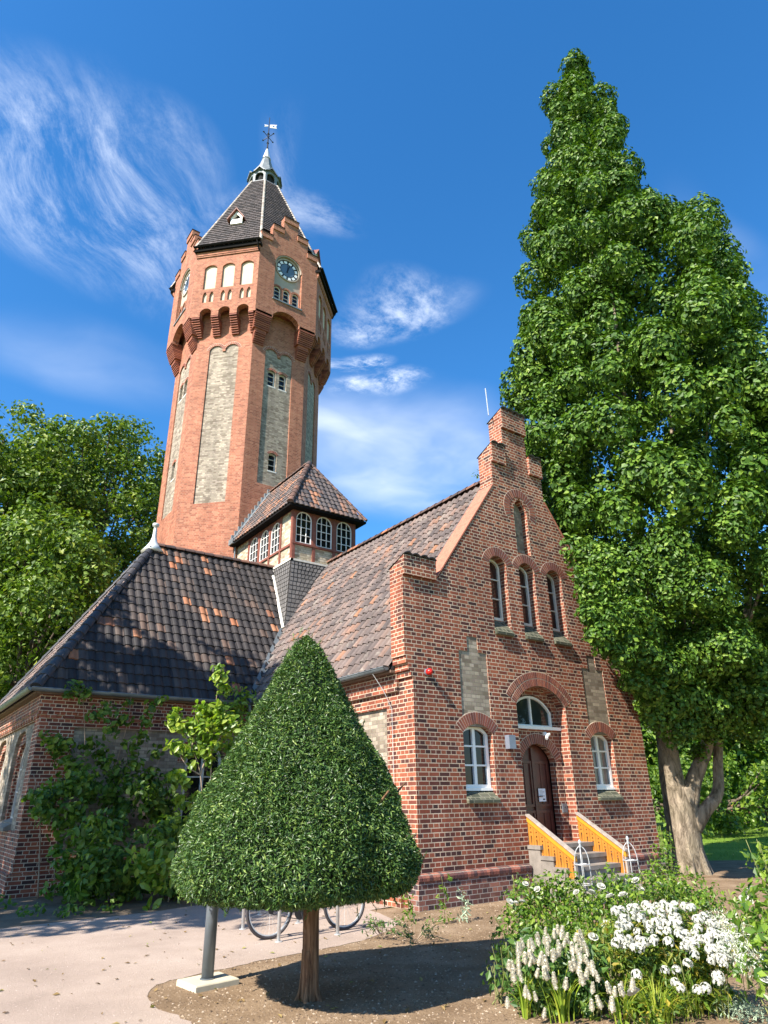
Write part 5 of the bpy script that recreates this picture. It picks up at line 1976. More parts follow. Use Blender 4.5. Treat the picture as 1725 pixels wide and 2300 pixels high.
oak = thing('oak_tree', 'tall upright green oak with pale ridged trunk beside the gable front', 'tree', (OX, OY, 0), None)
mb = MB()
limb(mb, [O(0, -0.3), O(0.0, 0.4), O(0.04, 1.3), O(0.08, 1.9)], 0.41, 0.38, 18)
limb(mb, [O(0.0, 1.2), O(-0.05, 2.1), O(-0.02, 3.0), O(0.0, 4.6), O(0.05, 6.5, 0.1), O(0.2, 9, 0.2), O(0.4, 15, 0.2), O(0.8, 23), O(1.05, 30)], 0.35, 0.03, 14)
limb(mb, [O(0.22, 1.2), O(0.42, 1.9), O(0.72, 2.45), O(1.05, 3.1), O(1.3, 4.4), O(1.4, 8), O(1.8, 13), O(2.0, 19), O(1.6, 22.5)], 0.24, 0.03, 11)
limb(mb, [O(0.3, 0.9, -0.05), O(0.62, 1.3, -0.08), O(1.02, 1.75, 0), O(1.2, 2.6, 0.1), O(1.6, 4.2, 0.2), O(2.6, 6.2), O(3.4, 9), O(4.0, 14), O(4.0, 18.8)], 0.19, 0.03, 10)
limb(mb, [O(0.6, 4.2), O(1.4, 4.9, -0.8), O(2.2, 5.4, -1.6), O(3.0, 6.8, -2.2)], 0.10, 0.03, 8)
limb(mb, [O(-0.35, 4.2), O(-0.8, 5.0, -1.4), O(-1.2, 5.6, -3.0), O(-1.4, 6.6, -4.2)], 0.11, 0.03, 8)
limb(mb, [O(-0.3, 5.0), O(-1.6, 8.0, 0.3), O(-2.6, 12, 0.2), O(-2.5, 17, 0)], 0.13, 0.03, 8)
limb(mb, [O(0.0, 6.0), O(0.3, 9.0, -1.8), O(0.5, 13, -2.8), O(0.7, 17, -2.6)], 0.13, 0.03, 8)
for (s, z, t, s2, z2, t2) in ((0.7, 5.2, 0, 1.2, 7.2, -2.4), (0.2, 8, 0, -0.6, 10.5, -2.8), (1.4, 9, 0, 2.6, 11.5, -2.4), (0.5, 12, 0, 1.4, 15, -2.6), (1.9, 15, 0, 3.4, 17.5, -1.4), (0.7, 20, 0, -0.8, 22.5, -1.0), (1.2, 22, 0.3, 2.2, 24.5, -0.6), (3.2, 9, 0, 4.6, 11, -1.0), (0.9, 24, 0, 0.1, 27, -0.6)):
    limb(mb, [O(s, z, t), O((s + s2) / 2, (z + z2) / 2 - 0.2, (t + t2) / 2), O(s2, z2, t2)], 0.07, 0.02, 6)
for i in range(7):
    a = i * 0.9 + 0.3
    limb(mb, [O(0.3 * math.cos(a), 0.4, 0.3 * math.sin(a)), O(0.42 * math.cos(a), 0.02, 0.42 * math.sin(a)), O(0.54 * math.cos(a), -0.24, 0.54 * math.sin(a))], 0.14, 0.08, 8)
mb.build('trunk', 'bark', oak, smooth=True)

rng = np.random.default_rng(11)
prof = [(3.9, 0.6, 0.9), (4.8, 0.9, 3.0), (6.0, 0.9, 4.0), (8, 1.0, 4.4), (11, 1.0, 4.4), (14, 0.95, 4.1), (16.5, 1.05, 3.75), (18.6, 1.0, 3.45), (20.3, 1.1, 3.1), (21.4, 0.6, 2.4), (22.8, 0.42, 2.1), (25, 0.6, 1.75), (27.3, 0.85, 1.45), (29.3, 0.7, 0.95), (30.6, 0.95, 0.6), (31.4, 1.1, 0.3)]
zz = np.array([p[0] for p in prof]); cc_ = np.array([p[1] for p in prof]); rr_ = np.array([p[2] for p in prof])
clumps = []
def add_clump(s, z, t, r):
    c = O(s, z, t)
    clumps.append(((c.x, c.y, c.z), r))
z = 4.3
while z < 31.2:
    c0, r0 = np.interp(z, zz, cc_), np.interp(z, zz, rr_)
    k = max(3, int(2 * math.pi * r0 / 1.45))
    a0 = rng.uniform(0, 6.28)
    for i in range(k):
        a = a0 + 2 * math.pi * (i + rng.uniform(-0.3, 0.3)) / k
        rad = rng.uniform(0.42, 0.8) * (0.62 + 0.38 * min(1, r0 / 3))
        ro = max(0.0, r0 - rad * rng.choice([0.45, 0.8, 1.3, 2.3], p=[0.3, 0.35, 0.2, 0.15]))
        if rng.random() < 0.13 and 7 < z < 29:
            continue
        add_clump(c0 + ro * math.cos(a), z + rng.uniform(-0.5, 0.5), ro * math.sin(a), (rad, rad, rad * rng.uniform(0.9, 1.35)))
    z += 1.08 if z < 24 else 0.85
# notches and shoulders of the outline
for (s, z, t, r) in ((4.0, 20.2, -0.4, 0.8), (4.3, 19.0, 0.2, 0.8), (3.3, 21.0, 0, 0.6), (-1.75, 22.2, 0, 0.5), (-1.2, 22.9, -0.3, 0.5), (2.1, 26.8, 0, 0.45), (-0.05, 29.4, 0, 0.4), (1.1, 31.0, 0, 0.45), (1.1, 30.3, 0.1, 0.5), (1.7, 28.6, 0, 0.6), (4.5, 16.5, 0, 0.8), (-2.9, 15.4, 0, 0.7), (5.2, 13.0, 0, 0.9)):
    add_clump(s, z, t, (r, r, r * 1.3))
for (s, z, t, r) in ((0.5, 17.2, -2.4, 0.7), (0.75, 18.6, -2.2, 0.7), (0.35, 15.6, -2.7, 0.7), (0.9, 20.2, -1.6, 0.6), (1.5, 13.5, -2.9, 0.7), (0.4, 13.8, -3.0, 0.7), (0.6, 21.6, -1.2, 0.5)):
    add_clump(s, z, t, (r, r, r * 1.2))
# the low boughs that reach out in front of the gable
for px, py, dist, r in ((1335, 1330, 14.4, 0.42), (1365, 1395, 14.2, 0.45), (1400, 1440, 14.6, 0.42), (1345, 1425, 13.9, 0.3), (1415, 1380, 15, 0.5), (1440, 1470, 15.2, 0.48), (1385, 1460, 14.4, 0.28), (1450, 1540, 15.6, 0.45), (1480, 1600, 16.3, 0.45), (1515, 1640, 16.8, 0.4), (1490, 1500, 16, 0.6), (1540, 1560, 17, 0.6), (1400, 1310, 15.4, 0.6), (1360, 1270, 15.3, 0.5), (1590, 1590, 17.5, 0.6), (1640, 1540, 18, 0.7), (1700, 1500, 18, 0.7), (1690, 1580, 19, 0.5),
                      (1560, 1480, 17, 0.8), (1440, 1400, 15.8, 0.6), (1330, 1250, 15.6, 0.5), (1322, 1375, 13.9, 0.26), (1318, 1300, 14.2, 0.3), (1355, 1450, 14.0, 0.26), (1395, 1475, 14.3, 0.26), (1425, 1530, 15.0, 0.3), (1500, 1570, 16.4, 0.5), (1545, 1620, 17.2, 0.42), (1600, 1640, 18, 0.4), (1680, 1630, 19, 0.5), (1640, 1600, 18, 0.5), (1600, 1500, 18, 0.7), (1720, 1560, 18, 0.7), (1570, 1690, 19.0, 0.25), (1465, 1590, 16.6, 0.35)):
    d = ray(px, py)
    h = math.hypot(d.x, d.y)
    c = Vector((0, 0, 1.72)) + d * (dist / h)
    clumps.append(((c.x, c.y, c.z), (r, r, r * 0.9)))
def at_y(px, py, Y):
    d = ray(px, py)
    return Vector((0, 0, 1.72)) + d * (Y / d.y)
near = []
for px, py, Y, r in ((1322, 1300, 9.6, 0.2), (1318, 1345, 9.6, 0.2), (1320, 1390, 9.6, 0.2), (1338, 1425, 9.6, 0.2), (1362, 1450, 9.6, 0.2), (1392, 1468, 9.6, 0.2), (1350, 1350, 9.55, 0.26), (1375, 1400, 9.5, 0.26), (1350, 1390, 9.5, 0.24), (1415, 1455, 9.5, 0.24), (1408, 1500, 9.6, 0.2), (1425, 1535, 9.6, 0.2), (1440, 1580, 9.6, 0.22), (1450, 1500, 9.4, 0.3), (1400, 1350, 9.5, 0.35), (1430, 1400, 9.5, 0.35), (1345, 1260, 9.6, 0.26)):
    c = at_y(px, py, Y)
    near.append(((c.x, c.y, c.z), (r, r, r * 0.9)))
low = [c for c in clumps if c[0][2] < 7.2] + near
clumps = [c for c in clumps if c[0][2] >= 7.2]
Cl, Nl = clump_leaves(low, 250, 0.1, rng, shell=0.4, up=0.35)
kl = ~in_building(Cl)
Vl, Fl = leaves(Cl[kl], Nl[kl], 0.105, rng, aspect=0.7, jitter=0.4, droop=0.3)
Cc, Nn = clump_leaves(clumps, 150, 0.14, rng, shell=0.28, up=0.3)
# twigs' worth of scattered leaves through the crown
nfill = 30000
zf = rng.uniform(4.6, 31, nfill)
c0, r0 = np.interp(zf, zz, cc_), np.interp(zf, zz, rr_)
af, qf = rng.uniform(0, 6.28, nfill), np.sqrt(rng.uniform(0.0, 0.55, nfill))
Pf = np.array([OX, OY, 0]) + np.outer(c0 + r0 * qf * np.cos(af), np.array(ORT)) + np.outer(r0 * qf * np.sin(af), np.array(OFW))
Pf = np.array([OX, OY, 0]) + (Pf - np.array([OX, OY, 0])) * OK_
Pf[:, 2] = 1.72 + (zf - 1.72) * OK_
Cc, Nn = np.concatenate([Cc, Pf]), np.concatenate([Nn, sphere_dirs(nfill, rng) + np.array([0, 0, 0.6])])
keep = ~in_building(Cc)
Cc, Nn = Cc[keep], Nn[keep]
V, F = leaves(Cc, Nn, 0.145, rng, aspect=0.7, jitter=0.3, droop=0.3)
F = np.concatenate([F, Fl + len(V)])
V = np.concatenate([V, Vl])
leaf_obj('crown', V, F, 'leaf_oak', oak)

# ---- broadleaved trees
def leafy_tree(name, label, x, y, h, rad, base, size, per, mat_, seed, group=None, bark='bark_dark', lean=(0, 0), gaps=None, squash=1.0, cl=(0.9, 1.7), fill=0.25):
    rg = np.random.default_rng(seed)
    t = thing(name, label, 'tree', (x, y, 0), group)
    mb = MB()
    hub = base + (h - base) * 0.25
    limb(mb, [(x, y, -0.1), (x + 0.05, y, h * 0.15), (x + lean[0] * 0.4, y + lean[1] * 0.4, hub), (x + lean[0], y + lean[1], h * 0.9)], 0.035 * h * 0.75 / 1.2, 0.05, 10)
    cz, rz = (h + base) / 2, (h - base) / 2
    cl_ = []
    n = int(14 * (rad / 2) * (rz / 2) ** 1.0) + 24
    for i in range(n):
        d = sphere_dirs(1, rg)[0]
        q = rg.uniform(0.62, 0.95)
        wz = 1.0
        p = np.array([x + lean[0] + d[0] * rad * q, y + lean[1] + d[1] * rad * q, cz + d[2] * rz * q])
        if p[2] < base:
            continue
        r = rg.uniform(*cl) * 0.72
        cl_.append((p, (r, r, r * rg.uniform(0.65, 0.95))))
        if i % 3 == 0:
            m0 = np.array([x + lean[0] * 0.5, y + lean[1] * 0.5, hub + rg.uniform(0, 0.5) * (p[2] - hub)])
            mid = (m0 + p) / 2 + np.array([0, 0, -0.3])
            limb(mb, [tuple(m0), tuple(mid), tuple(p)], 0.10, 0.02, 6)
    mb.build('trunk', bark, t, smooth=True)
    Cc, Nn = clump_leaves(cl_, per, size, rg, shell=0.5, up=0.5)
    nf = int(len(Cc) * fill)
    d = sphere_dirs(nf, rg) * (rg.uniform(0.2, 1, nf) ** 0.5)[:, None]
    Pf = np.array([x + lean[0], y + lean[1], cz]) + d * np.array([rad, rad, rz]) * 0.97
    Cc, Nn = np.concatenate([Cc, Pf]), np.concatenate([Nn, sphere_dirs(nf, rg) + np.array([0, 0, 0.8])])
    keep = Cc[:, 2] > base * 0.8
    if gaps is not None:
        keep &= gaps(Cc)
    Cc, Nn = Cc[keep], Nn[keep]
    V, F = leaves(Cc, Nn, size, rg, aspect=0.75, jitter=0.38, droop=0.5)
    leaf_obj('crown', V, F, mat_, t)
    return t

def bearing(az_deg, dist):
    a = R(az_deg)
    return dist * math.sin(a), dist * math.cos(a)

x, y = bearing(3.0, 36)
leafy_tree('maple_tree', 'leftmost broad green maple rising behind the wing roof', x, y, 21.3, 6.2, 3.0, 0.22, 22, 'leaf_maple', 21)
x, y = bearing(11.3, 38)
leafy_tree('maple_tree', 'green maple between the leftmost tree and the tower', x, y, 23.0, 6.0, 3.0, 0.22, 22, 'leaf_maple', 22)
x, y = bearing(8.0, 29)
leafy_tree('maple_tree', 'lower green maple close behind the ridge end of the wing roof', x, y, 12.8, 3.9, 1.5, 0.2, 22, 'leaf_maple', 24)
# trees outside the picture on the left, whose shade lies on the wing
lit = at(455, 1640, 15.0)
lit2 = at(493, 1530, 15.0)
def sun_gaps(p):  # holes cut through the crown along sun rays, to light magnolia and roof
    k = np.ones(len(p), bool)
    for q, r in ((lit, 0.95), (lit2, 0.6), (Vector((5.6, 17.9, 6.0)), 0.5), (Vector((4.6, 17.6, 5.6)), 0.35), (Vector((6.6, 17.3, 5.2)), 0.4), (Vector((6.2, 18.2, 6.4)), 0.4)):
        w_ = p - np.array(q)
        l_ = np.array(L)
        d = w_ - np.outer(w_ @ l_, l_)
        k &= np.linalg.norm(d, axis=1) > r
    return k
leafy_tree('shade_tree', 'leafy tree at the left edge of the path, outside the photo', -5.6, 13.95, 16.8, 4.9, 5.2, 0.3, 9, 'leaf_maple', 31, gaps=sun_gaps)
# far right, beyond the lawn
k = 0
for az, dist, h, rad, base, seed, lab in ((59.0, 45, 11, 5.0, 0.3, 41, 'dark bushy tree beyond the lawn, just right of the oak trunk'), (63.5, 50, 15, 6.0, 0.4, 42, 'second dark tree beyond the lawn, at the right edge'), (55.0, 40, 12, 4.5, 0.3, 43, 'dark tree directly behind the oak trunk'),
                                          (68.0, 52, 13, 6.0, 0.4, 44, 'tree beyond the lawn outside the right edge')):
    x, y = bearing(az, dist)
    leafy_tree('background_tree', lab, x, y, h, rad, base, 0.34, 9, 'leaf_maple' if k == 1 else 'leaf_oak', seed, group='trees beyond the lawn')
    k += 1
x, y = bearing(61.0, 37)
leafy_tree('lawn_shrub', 'rounded sunlit shrub at the far edge of the lawn', x, y, 3.6, 2.6, 0.05, 0.2, 22, 'leaf_rose', 47, cl=(0.5, 0.9))
x, y = bearing(57.6, 34)
leafy_tree('lawn_shrub', 'dark low shrub on the lawn edge behind the oak trunk', x, y, 3.4, 2.4, 0.05, 0.2, 22, 'leaf_shrub', 48, cl=(0.5, 0.9))

# ------------------------------------------------------------------ clipped yew
YX, YY = 3.82, 6.52
yew = thing('yew_tree', 'clipped cone shaped yew on a bare brown trunk in front of the hall', 'tree', (YX, YY, 0))
mb = MB()
limb(mb, [(YX, YY, -0.05), (YX + 0.005, YY, 0.3), (YX, YY, 0.7), (YX, YY, 1.2)], 0.085, 0.075, 14)
for i in range(5):
    a = i * 1.3
    limb(mb, [(YX + 0.05 * math.cos(a), YY + 0.05 * math.sin(a), 0.4), (YX + 0.075 * math.cos(a), YY + 0.075 * math.sin(a), 0.1), (YX + 0.14 * math.cos(a), YY + 0.14 * math.sin(a), -0.04)], 0.035, 0.02, 6)
for i in range(10):
    a = i * 0.63
    limb(mb, [(YX, YY, 0.75 + 0.02 * i), (YX + 0.5 * math.cos(a), YY + 0.5 * math.sin(a), 0.95 + 0.05 * i), (YX + 0.95 * math.cos(a), YY + 0.95 * math.sin(a), 1.15 + 0.08 * i)], 0.03, 0.01, 6)
mb.build('trunk', 'bark_yew', yew, smooth=True)
rg = np.random.default_rng(5)
yprof = [(0.90, 0.0), (0.88, 0.55), (0.88, 0.92), (0.93, 1.15), (1.04, 1.235), (1.18, 1.235), (1.4, 1.165), (1.7, 1.02), (2.2, 0.76), (2.76, 0.44), (3.1, 0.285), (3.3, 0.17), (3.42, 0.04)]
ys = np.array(yprof)
seg = np.sqrt((np.diff(ys, axis=0) ** 2).sum(1))
area = seg * (ys[:-1, 1] + ys[1:, 1]) / 2
cum = np.concatenate([[0], np.cumsum(area)]) / area.sum()
yc = np.array([YX - 0.11, YY + 0.065])
def yew_pts(n, depth):
    q = rg.random(n)
    i = np.searchsorted(cum, q, side='right') - 1
    i = np.clip(i, 0, len(seg) - 1)
    t = (q - cum[i]) / (cum[i + 1] - cum[i])
    zq = ys[i, 0] * (1 - t) + ys[i + 1, 0] * t
    rq = ys[i, 1] * (1 - t) + ys[i + 1, 1] * t
    a = rg.uniform(0, 2 * math.pi, n)
    # slightly lumpy clipping, a little fuller on the left
    lump = 1 + 0.045 * np.sin(3 * a + 2.2 * zq) * np.sin(4.1 * zq + a) + 0.03 * np.sin(7 * a - 3 * zq) + 0.022 * np.sin(13 * a + 9 * zq) * np.sin(11 * zq - 4 * a) + 0.012 * np.cos(a - math.pi * 0.9)
    dr = -depth * rg.random(n) ** 1.3
    rr = np.maximum(0.0, rq * lump + dr)
    p = np.stack([yc[0] + rr * np.cos(a), yc[1] + rr * np.sin(a), zq + rg.normal(0, 0.012, n) - (0.04 * (0.9 - zq).clip(0) * rg.random(n))], 1)
    tz = ys[i + 1, 0] - ys[i, 0]
    tr = ys[i + 1, 1] - ys[i, 1]
    nr = np.stack([tz * np.cos(a), tz * np.sin(a), -tr], 1)
    nr /= np.linalg.norm(nr, axis=1)[:, None] + 1e-9
    return p, nr
p, nr = yew_pts(170000, 0.12)
tn = rg.normal(0, 1, (len(p), 3))
side = tn - nr * (tn * nr).sum(1)[:, None]
side /= np.linalg.norm(side, axis=1)[:, None]
lead = nr * 0.75 + side * 0.75 + np.array([0, 0, 0.2])
V, F = leaves(p, side * 0.6 + np.array([0, 0, 0.7]) + nr * 0.3, 0.043, rg, aspect=0.30, lead=lead, jitter=0.55, sizevar=0.45)
# stray shoots that escaped the shears
sp, sn = yew_pts(90, 0.0)
sh_p, sh_l, sh_n = [], [], []
for a, n in zip(sp, sn):
    ln = rg.uniform(0.06, 0.16) * (2.0 if a[2] > 3.0 else 1)
    dirn = n * 0.5 + np.array([rg.normal(0, 0.25), rg.normal(0, 0.25), 0.9 if a[2] > 1.0 else -0.3])
    dirn /= np.linalg.norm(dirn)
    for k in range(14):
        sh_p.append(a + dirn * ln * k / 14)
        e = rg.normal(0, 1, 3)
        sh_l.append(dirn * 0.6 + e / np.linalg.norm(e) * 0.6)
        sh_n.append(rg.normal(0, 1, 3))
for k in range(26):                                             # wispy top
    a0 = np.array([yc[0] + rg.normal(0, 0.11), yc[1] + rg.normal(0, 0.11), 3.2 + rg.uniform(-0.15, 0.12)])
    ln = rg.uniform(0.1, 0.26)
    dirn = np.array([rg.normal(0, 0.35), rg.normal(0, 0.35), 1.0])
    dirn /= np.linalg.norm(dirn)
    for j in range(18):
        sh_p.append(a0 + dirn * ln * j / 18)
        e = rg.normal(0, 1, 3)
        sh_l.append(dirn * 0.6 + e / np.linalg.norm(e) * 0.6)
        sh_n.append(rg.normal(0, 1, 3))
V2, F2 = leaves(np.array(sh_p), np.array(sh_n), 0.05, rg, aspect=0.2, lead=np.array(sh_l), jitter=0.3)
V = np.concatenate([V, V2]); F = np.concatenate([F, F2 + len(V) - len(V2)])
crown = leaf_obj('crown', V, F, 'leaf_yew', yew)
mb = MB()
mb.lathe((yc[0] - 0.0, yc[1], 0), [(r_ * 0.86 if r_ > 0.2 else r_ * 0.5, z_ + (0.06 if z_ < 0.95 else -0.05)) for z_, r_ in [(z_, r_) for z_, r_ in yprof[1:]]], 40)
mb.build('dark_hull', 'yew_core', crown)  # added solid hull, dark for the crown's inner shade, blocks see-through

# ------------------------------------------------------------------ lamp post on its slab
LX, LY = 3.28, 7.66
lp = thing('lamp_post', 'dark grey steel post on a pale square slab, rising into the yew', 'lamp post', (LX, LY, 0))
mb = MB()
mb.tube([(LX, LY, 0.05), (LX, LY, 1.45)], 0.062, 20)
mb.build('post', 'steel', lp, smooth=True)
mb = MB()
ca, sa = math.cos(0.1), math.sin(0.1)
q = [(-0.24, -0.21), (0.24, -0.21), (0.24, 0.21), (-0.24, 0.21)]
q = [(LX + 0.01 + a * ca - b * sa, LY + a * sa + b * ca) for a, b in q]
mb.add([(a, b, -0.02) for a, b in q] + [(a, b, 0.045) for a, b in q] + [(LX + (a - LX) * 0.97, LY + (b - LY) * 0.97, 0.055) for a, b in q],
       [(0, 1, 5, 4), (1, 2, 6, 5), (2, 3, 7, 6), (3, 0, 4, 7), (4, 5, 9, 8), (5, 6, 10, 9), (6, 7, 11, 10), (7, 4, 8, 11), (8, 9, 10, 11)])
mb.build('base_slab', 'slab', lp)
mb = MB()
mb.lathe((LX, LY, 0), [(0.075, 0.05), (0.075, 0.062), (0.064, 0.066)], 20)
mb.lathe((LX, LY, 0), [(0.068, 1.45), (0.105, 1.5), (0.105, 1.62), (0.05, 1.68)], 20)
mb.build('fitting', 'steel', lp)

# ------------------------------------------------------------------ bicycle stands and a bicycle
def hoop(label, xa, ya, xb, yb):
    t = thing('bicycle_stand', label, 'bicycle stand', ((xa + xb) / 2, (ya + yb) / 2, 0), 'bicycle stands on the gravel')
    mb = MB()
    d = Vector((xb - xa, yb - ya, 0))
    pts = [Vector((xa, ya, -0.05)), Vector((xa, ya, 0.7))]
    for i in range(1, 6):
        an = math.pi / 2 * i / 6
        pts.append(Vector((xa, ya, 0.7)) + d.normalized() * (0.1 * (1 - math.cos(an))) + Vector((0, 0, 0.1 * math.sin(an))))
    for i in range(1, 7):
        an = math.pi / 2 * i / 6
        pts.append(Vector((xb, yb, 0.7)) - d.normalized() * (0.1 * (1 - math.sin(an))) + Vector((0, 0, 0.1 * math.cos(an))))
    pts.append(Vector((xb, yb, -0.05)))
    mb.tube(pts, 0.024, 10)
    mb.build('tube', 'galv', t, smooth=True)
    mb = MB()
    for x, y in ((xa, ya), (xb, yb)):
        mb.lathe((x, y, 0), [(0.05, 0.004), (0.05, 0.012), (0.026, 0.014)], 12)
    mb.build('foot_ring', 'galv', t)
hoop('galvanised bicycle stand nearest the yew, in front of the bicycle', 4.89, 9.18, 5.76, 9.10)
hoop('galvanised bicycle stand behind the bicycle', 4.93, 10.37, 5.80, 10.29)
hoop('third galvanised bicycle stand, farthest behind the bicycle', 5.72, 11.42, 6.55, 11.34)

W0, W1 = Vector((4.87, 9.42, 0)), Vector((6.02, 9.32, 0))
bk = thing('bicycle', 'black bicycle leaning at the stands behind the yew trunk', 'bicycle', ((W0 + W1) / 2)[:])
bd = (W1 - W0).normalized()
bs = Vector((-bd.y, bd.x, 0))
WR = 0.345
def bike(u, z, s=0.0):
    return W0 + bd * u + Vector((0, 0, z)) + bs * (s + 0.04 * z)
base_len = (W1 - W0).length
for u in (0.0, base_len):
    mb = MB()
    n = 36
    V = []
    ring = []
    for k in range(n):
        a = 2 * math.pi * k / n
        c = bike(u + (WR - 0.022) * math.cos(a), WR + (WR - 0.022) * math.sin(a))
        rad_ = (bd * math.cos(a) + Vector((0, 0, math.sin(a))))
        for j in range(8):
            b_ = 2 * math.pi * j / 8
            V.append(c + rad_ * (0.021 * math.cos(b_)) + bs * (0.021 * math.sin(b_)))
    Fq = [(k * 8 + j, k * 8 + (j + 1) % 8, ((k + 1) % n) * 8 + (j + 1) % 8, ((k + 1) % n) * 8 + j) for k in range(n) for j in range(8)]
    mb.add(V, Fq)
    wh = mb.build('wheel', 'rubber', bk, smooth=True)
    mb = MB()
    V = []
    for k in range(n):
        a = 2 * math.pi * k / n
        for rr_b, ss in ((WR - 0.042, 0.012), (WR - 0.056, 0.01), (WR - 0.056, -0.01), (WR - 0.042, -0.012)):
            V.append(bike(u + rr_b * math.cos(a), WR + rr_b * math.sin(a), ss))
    mb.add(V, [(k * 4 + j, k * 4 + (j + 1) % 4, ((k + 1) % n) * 4 + (j + 1) % 4, ((k + 1) % n) * 4 + j) for k in range(n) for j in range(4)])
    mb.build('rim', 'galv', wh)
    mb = MB()
    for k in range(28):
        a = 2 * math.pi * k / 28
        mb.tube([bike(u + 0.02 * math.cos(a + 1), WR + 0.02 * math.sin(a + 1), 0.03 * (1 if k % 2 else -1)), bike(u + (WR - 0.05) * math.cos(a), WR + (WR - 0.05) * math.sin(a))], 0.0016, 3, cap=False)
    mb.tube([bike(u, WR, -0.05), bike(u, WR, 0.05)], 0.018, 8)
    mb.build('spokes', 'galv', wh)
mb = MB()
bbx = 0.44
st_top = (0.30, 0.80)
hd_t, hd_b = (0.90, 0.86), (0.95, 0.70)
for a, b_, r_ in (((bbx, 0.29), st_top, 0.016), (st_top, hd_t, 0.016), ((bbx, 0.29), hd_b, 0.019), (hd_t, hd_b, 0.018), (hd_b, (base_len, WR), 0.013), (hd_t, (0.88, 1.0), 0.013), (st_top, (0.27, 0.95), 0.013)):
    mb.tube([bike(a[0], a[1]), bike(b_[0], b_[1])], r_, 8)
for s in (-0.05, 0.05):
    mb.tube([bike(bbx, 0.29, s * 0.5), bike(0, WR, s)], 0.010, 6)
    mb.tube([bike(st_top[0], st_top[1] - 0.04, s * 0.4), bike(0, WR, s)], 0.008, 6)
mb.build('frame', 'frame_black', bk, smooth=True)
mb = MB()
mb.tube([bike(0.10, 0.985), bike(0.2, 0.995), bike(0.38, 0.98)], [0.075, 0.06, 0.02], 10)
mb.build('saddle', 'rubber', bk, smooth=True)
mb = MB()
mb.tube([bike(0.72, 1.02, 0.28), bike(0.86, 1.04, 0.2), bike(0.89, 1.02, 0), bike(0.86, 1.04, -0.2), bike(0.72, 1.02, -0.28)], 0.012, 8)
mb.build('handlebar', 'galv', bk, smooth=True)
mb = MB()
mb.lathe(bike(bbx, 0.29, -0.045), [(0.09, -0.003), (0.09, 0.003)], 24, bs)
mb.tube([bike(bbx, 0.29, -0.07), bike(bbx + 0.05, 0.125, -0.08)], 0.009, 6)
mb.tube([bike(bbx, 0.29, 0.07), bike(bbx - 0.05, 0.455, 0.08)], 0.009, 6)
mb.tube([bike(bbx + 0.05, 0.125, -0.07), bike(bbx + 0.05, 0.125, -0.16)], 0.014, 6)
mb.tube([bike(bbx - 0.05, 0.455, 0.07), bike(bbx - 0.05, 0.455, 0.16)], 0.014, 6)
mb.tube([bike(0, WR - 0.04, -0.045), bike(bbx, 0.2, -0.045)], 0.005, 4)
mb.tube([bike(0, WR + 0.04, -0.045), bike(bbx, 0.38, -0.045)], 0.005, 4)
mb.lathe(bike(0, WR, -0.045), [(0.045, -0.01), (0.03, 0.012)], 14, bs)
mb.build('drive', 'frame_black', bk)

# ------------------------------------------------------------------ shrubs on the wing
def shrub(name, label, stems, clumps_, size, per, mat_, seed, aspect=0.5, up=0.5, fill=0.2, cat='shrub', group=None, loc=None, jitter=0.6, droop=0.4, shell=0.6, stem_r=0.018, stem_mat='twig'):
    rg = np.random.default_rng(seed)
    c0 = loc or (clumps_[0][0][0], clumps_[0][0][1], 0)
    t = thing(name, label, cat, (c0[0], c0[1], 0), group)
    mb = MB()
    for s in stems:
        limb(mb, s, stem_r, stem_r * 0.35, 6)
    if stems:
        mb.build('stems', stem_mat, t, smooth=True)
    C, N = clump_leaves(clumps_, per, size, rg, shell=shell, up=up)
    keep = ~in_building(C, 0.02) & (C[:, 2] > 0.02)
    if size > 0.1:
        V, F = oval_leaves(C[keep], N[keep], size, rg, aspect=aspect, jitter=jitter, droop=droop)
    else:
        V, F = leaves(C[keep], N[keep], size, rg, aspect=aspect, jitter=jitter, droop=droop)
    leaf_obj('foliage', V, F, mat_, t)
    return t

def scatter_clumps(x0, x1, y0, y1, z0, z1, n, r, seed, shape=None):
    rg = np.random.default_rng(seed)
    out = []
    while len(out) < n:
        p = np.array([rg.uniform(x0, x1), rg.uniform(y0, y1), rg.uniform(z0, z1)])
        if shape and not shape(p):
            continue
        q = r * rg.uniform(0.7, 1.3)
        out.append((p, (q, q, q * rg.uniform(0.7, 1.0))))
    return out

# climbing plant over the corner of the wing
def seen(lst, dist, r, ra=1.0):
    out = []
    for q in lst:
        c = at(q[0], q[1], dist if len(q) < 4 else q[3])
        k = r * (q[2] if len(q) > 2 else 1)
        if c.z > 0.05:
            out.append(((c.x, c.y, c.z), (k, k, k * 0.9)))
    return out
rgs = np.random.default_rng(60)
def region(poly, n, d0, d1, r):
    xs, ys_ = [p[0] for p in poly], [p[1] for p in poly]
    out = []
    while len(out) < n:
        px, py = rgs.uniform(min(xs), max(xs)), rgs.uniform(min(ys_), max(ys_))
        if not inside(poly, px, py):
            continue
        c = at(px, py, rgs.uniform(d0, d1))
        if c.z < 0.1 or c.y > 16.6:
            continue
        k = r * rgs.uniform(0.7, 1.3)
        out.append(((c.x, c.y, c.z), (k, k, k * 0.85)))
    return out
cl = seen([(169, 1547, 0.9), (190, 1560, 0.8), (150, 1560, 0.6), (219, 1606), (240, 1590), (274, 1614, 1.1), (250, 1640), (114, 1660), (130, 1680), (150, 1670, 0.8), (202, 1673), (225, 1690), (295, 1677), (320, 1650, 0.8), (148, 1707, 1.1), (175, 1720), (236, 1711), (260, 1730, 1.1), (300, 1720, 1.1), (330, 1750), (84, 1783, 0.9), (110, 1790), (139, 1774), (165, 1760), (60, 1790, 0.5), (210, 1760, 1.1), (100, 1820), (350, 1690, 0.8), (340, 1590, 0.9), (365, 1570, 0.7), (385, 1600, 0.6), (330, 1620, 0.7), (290, 1580, 0.6)], 16.6, 0.24)
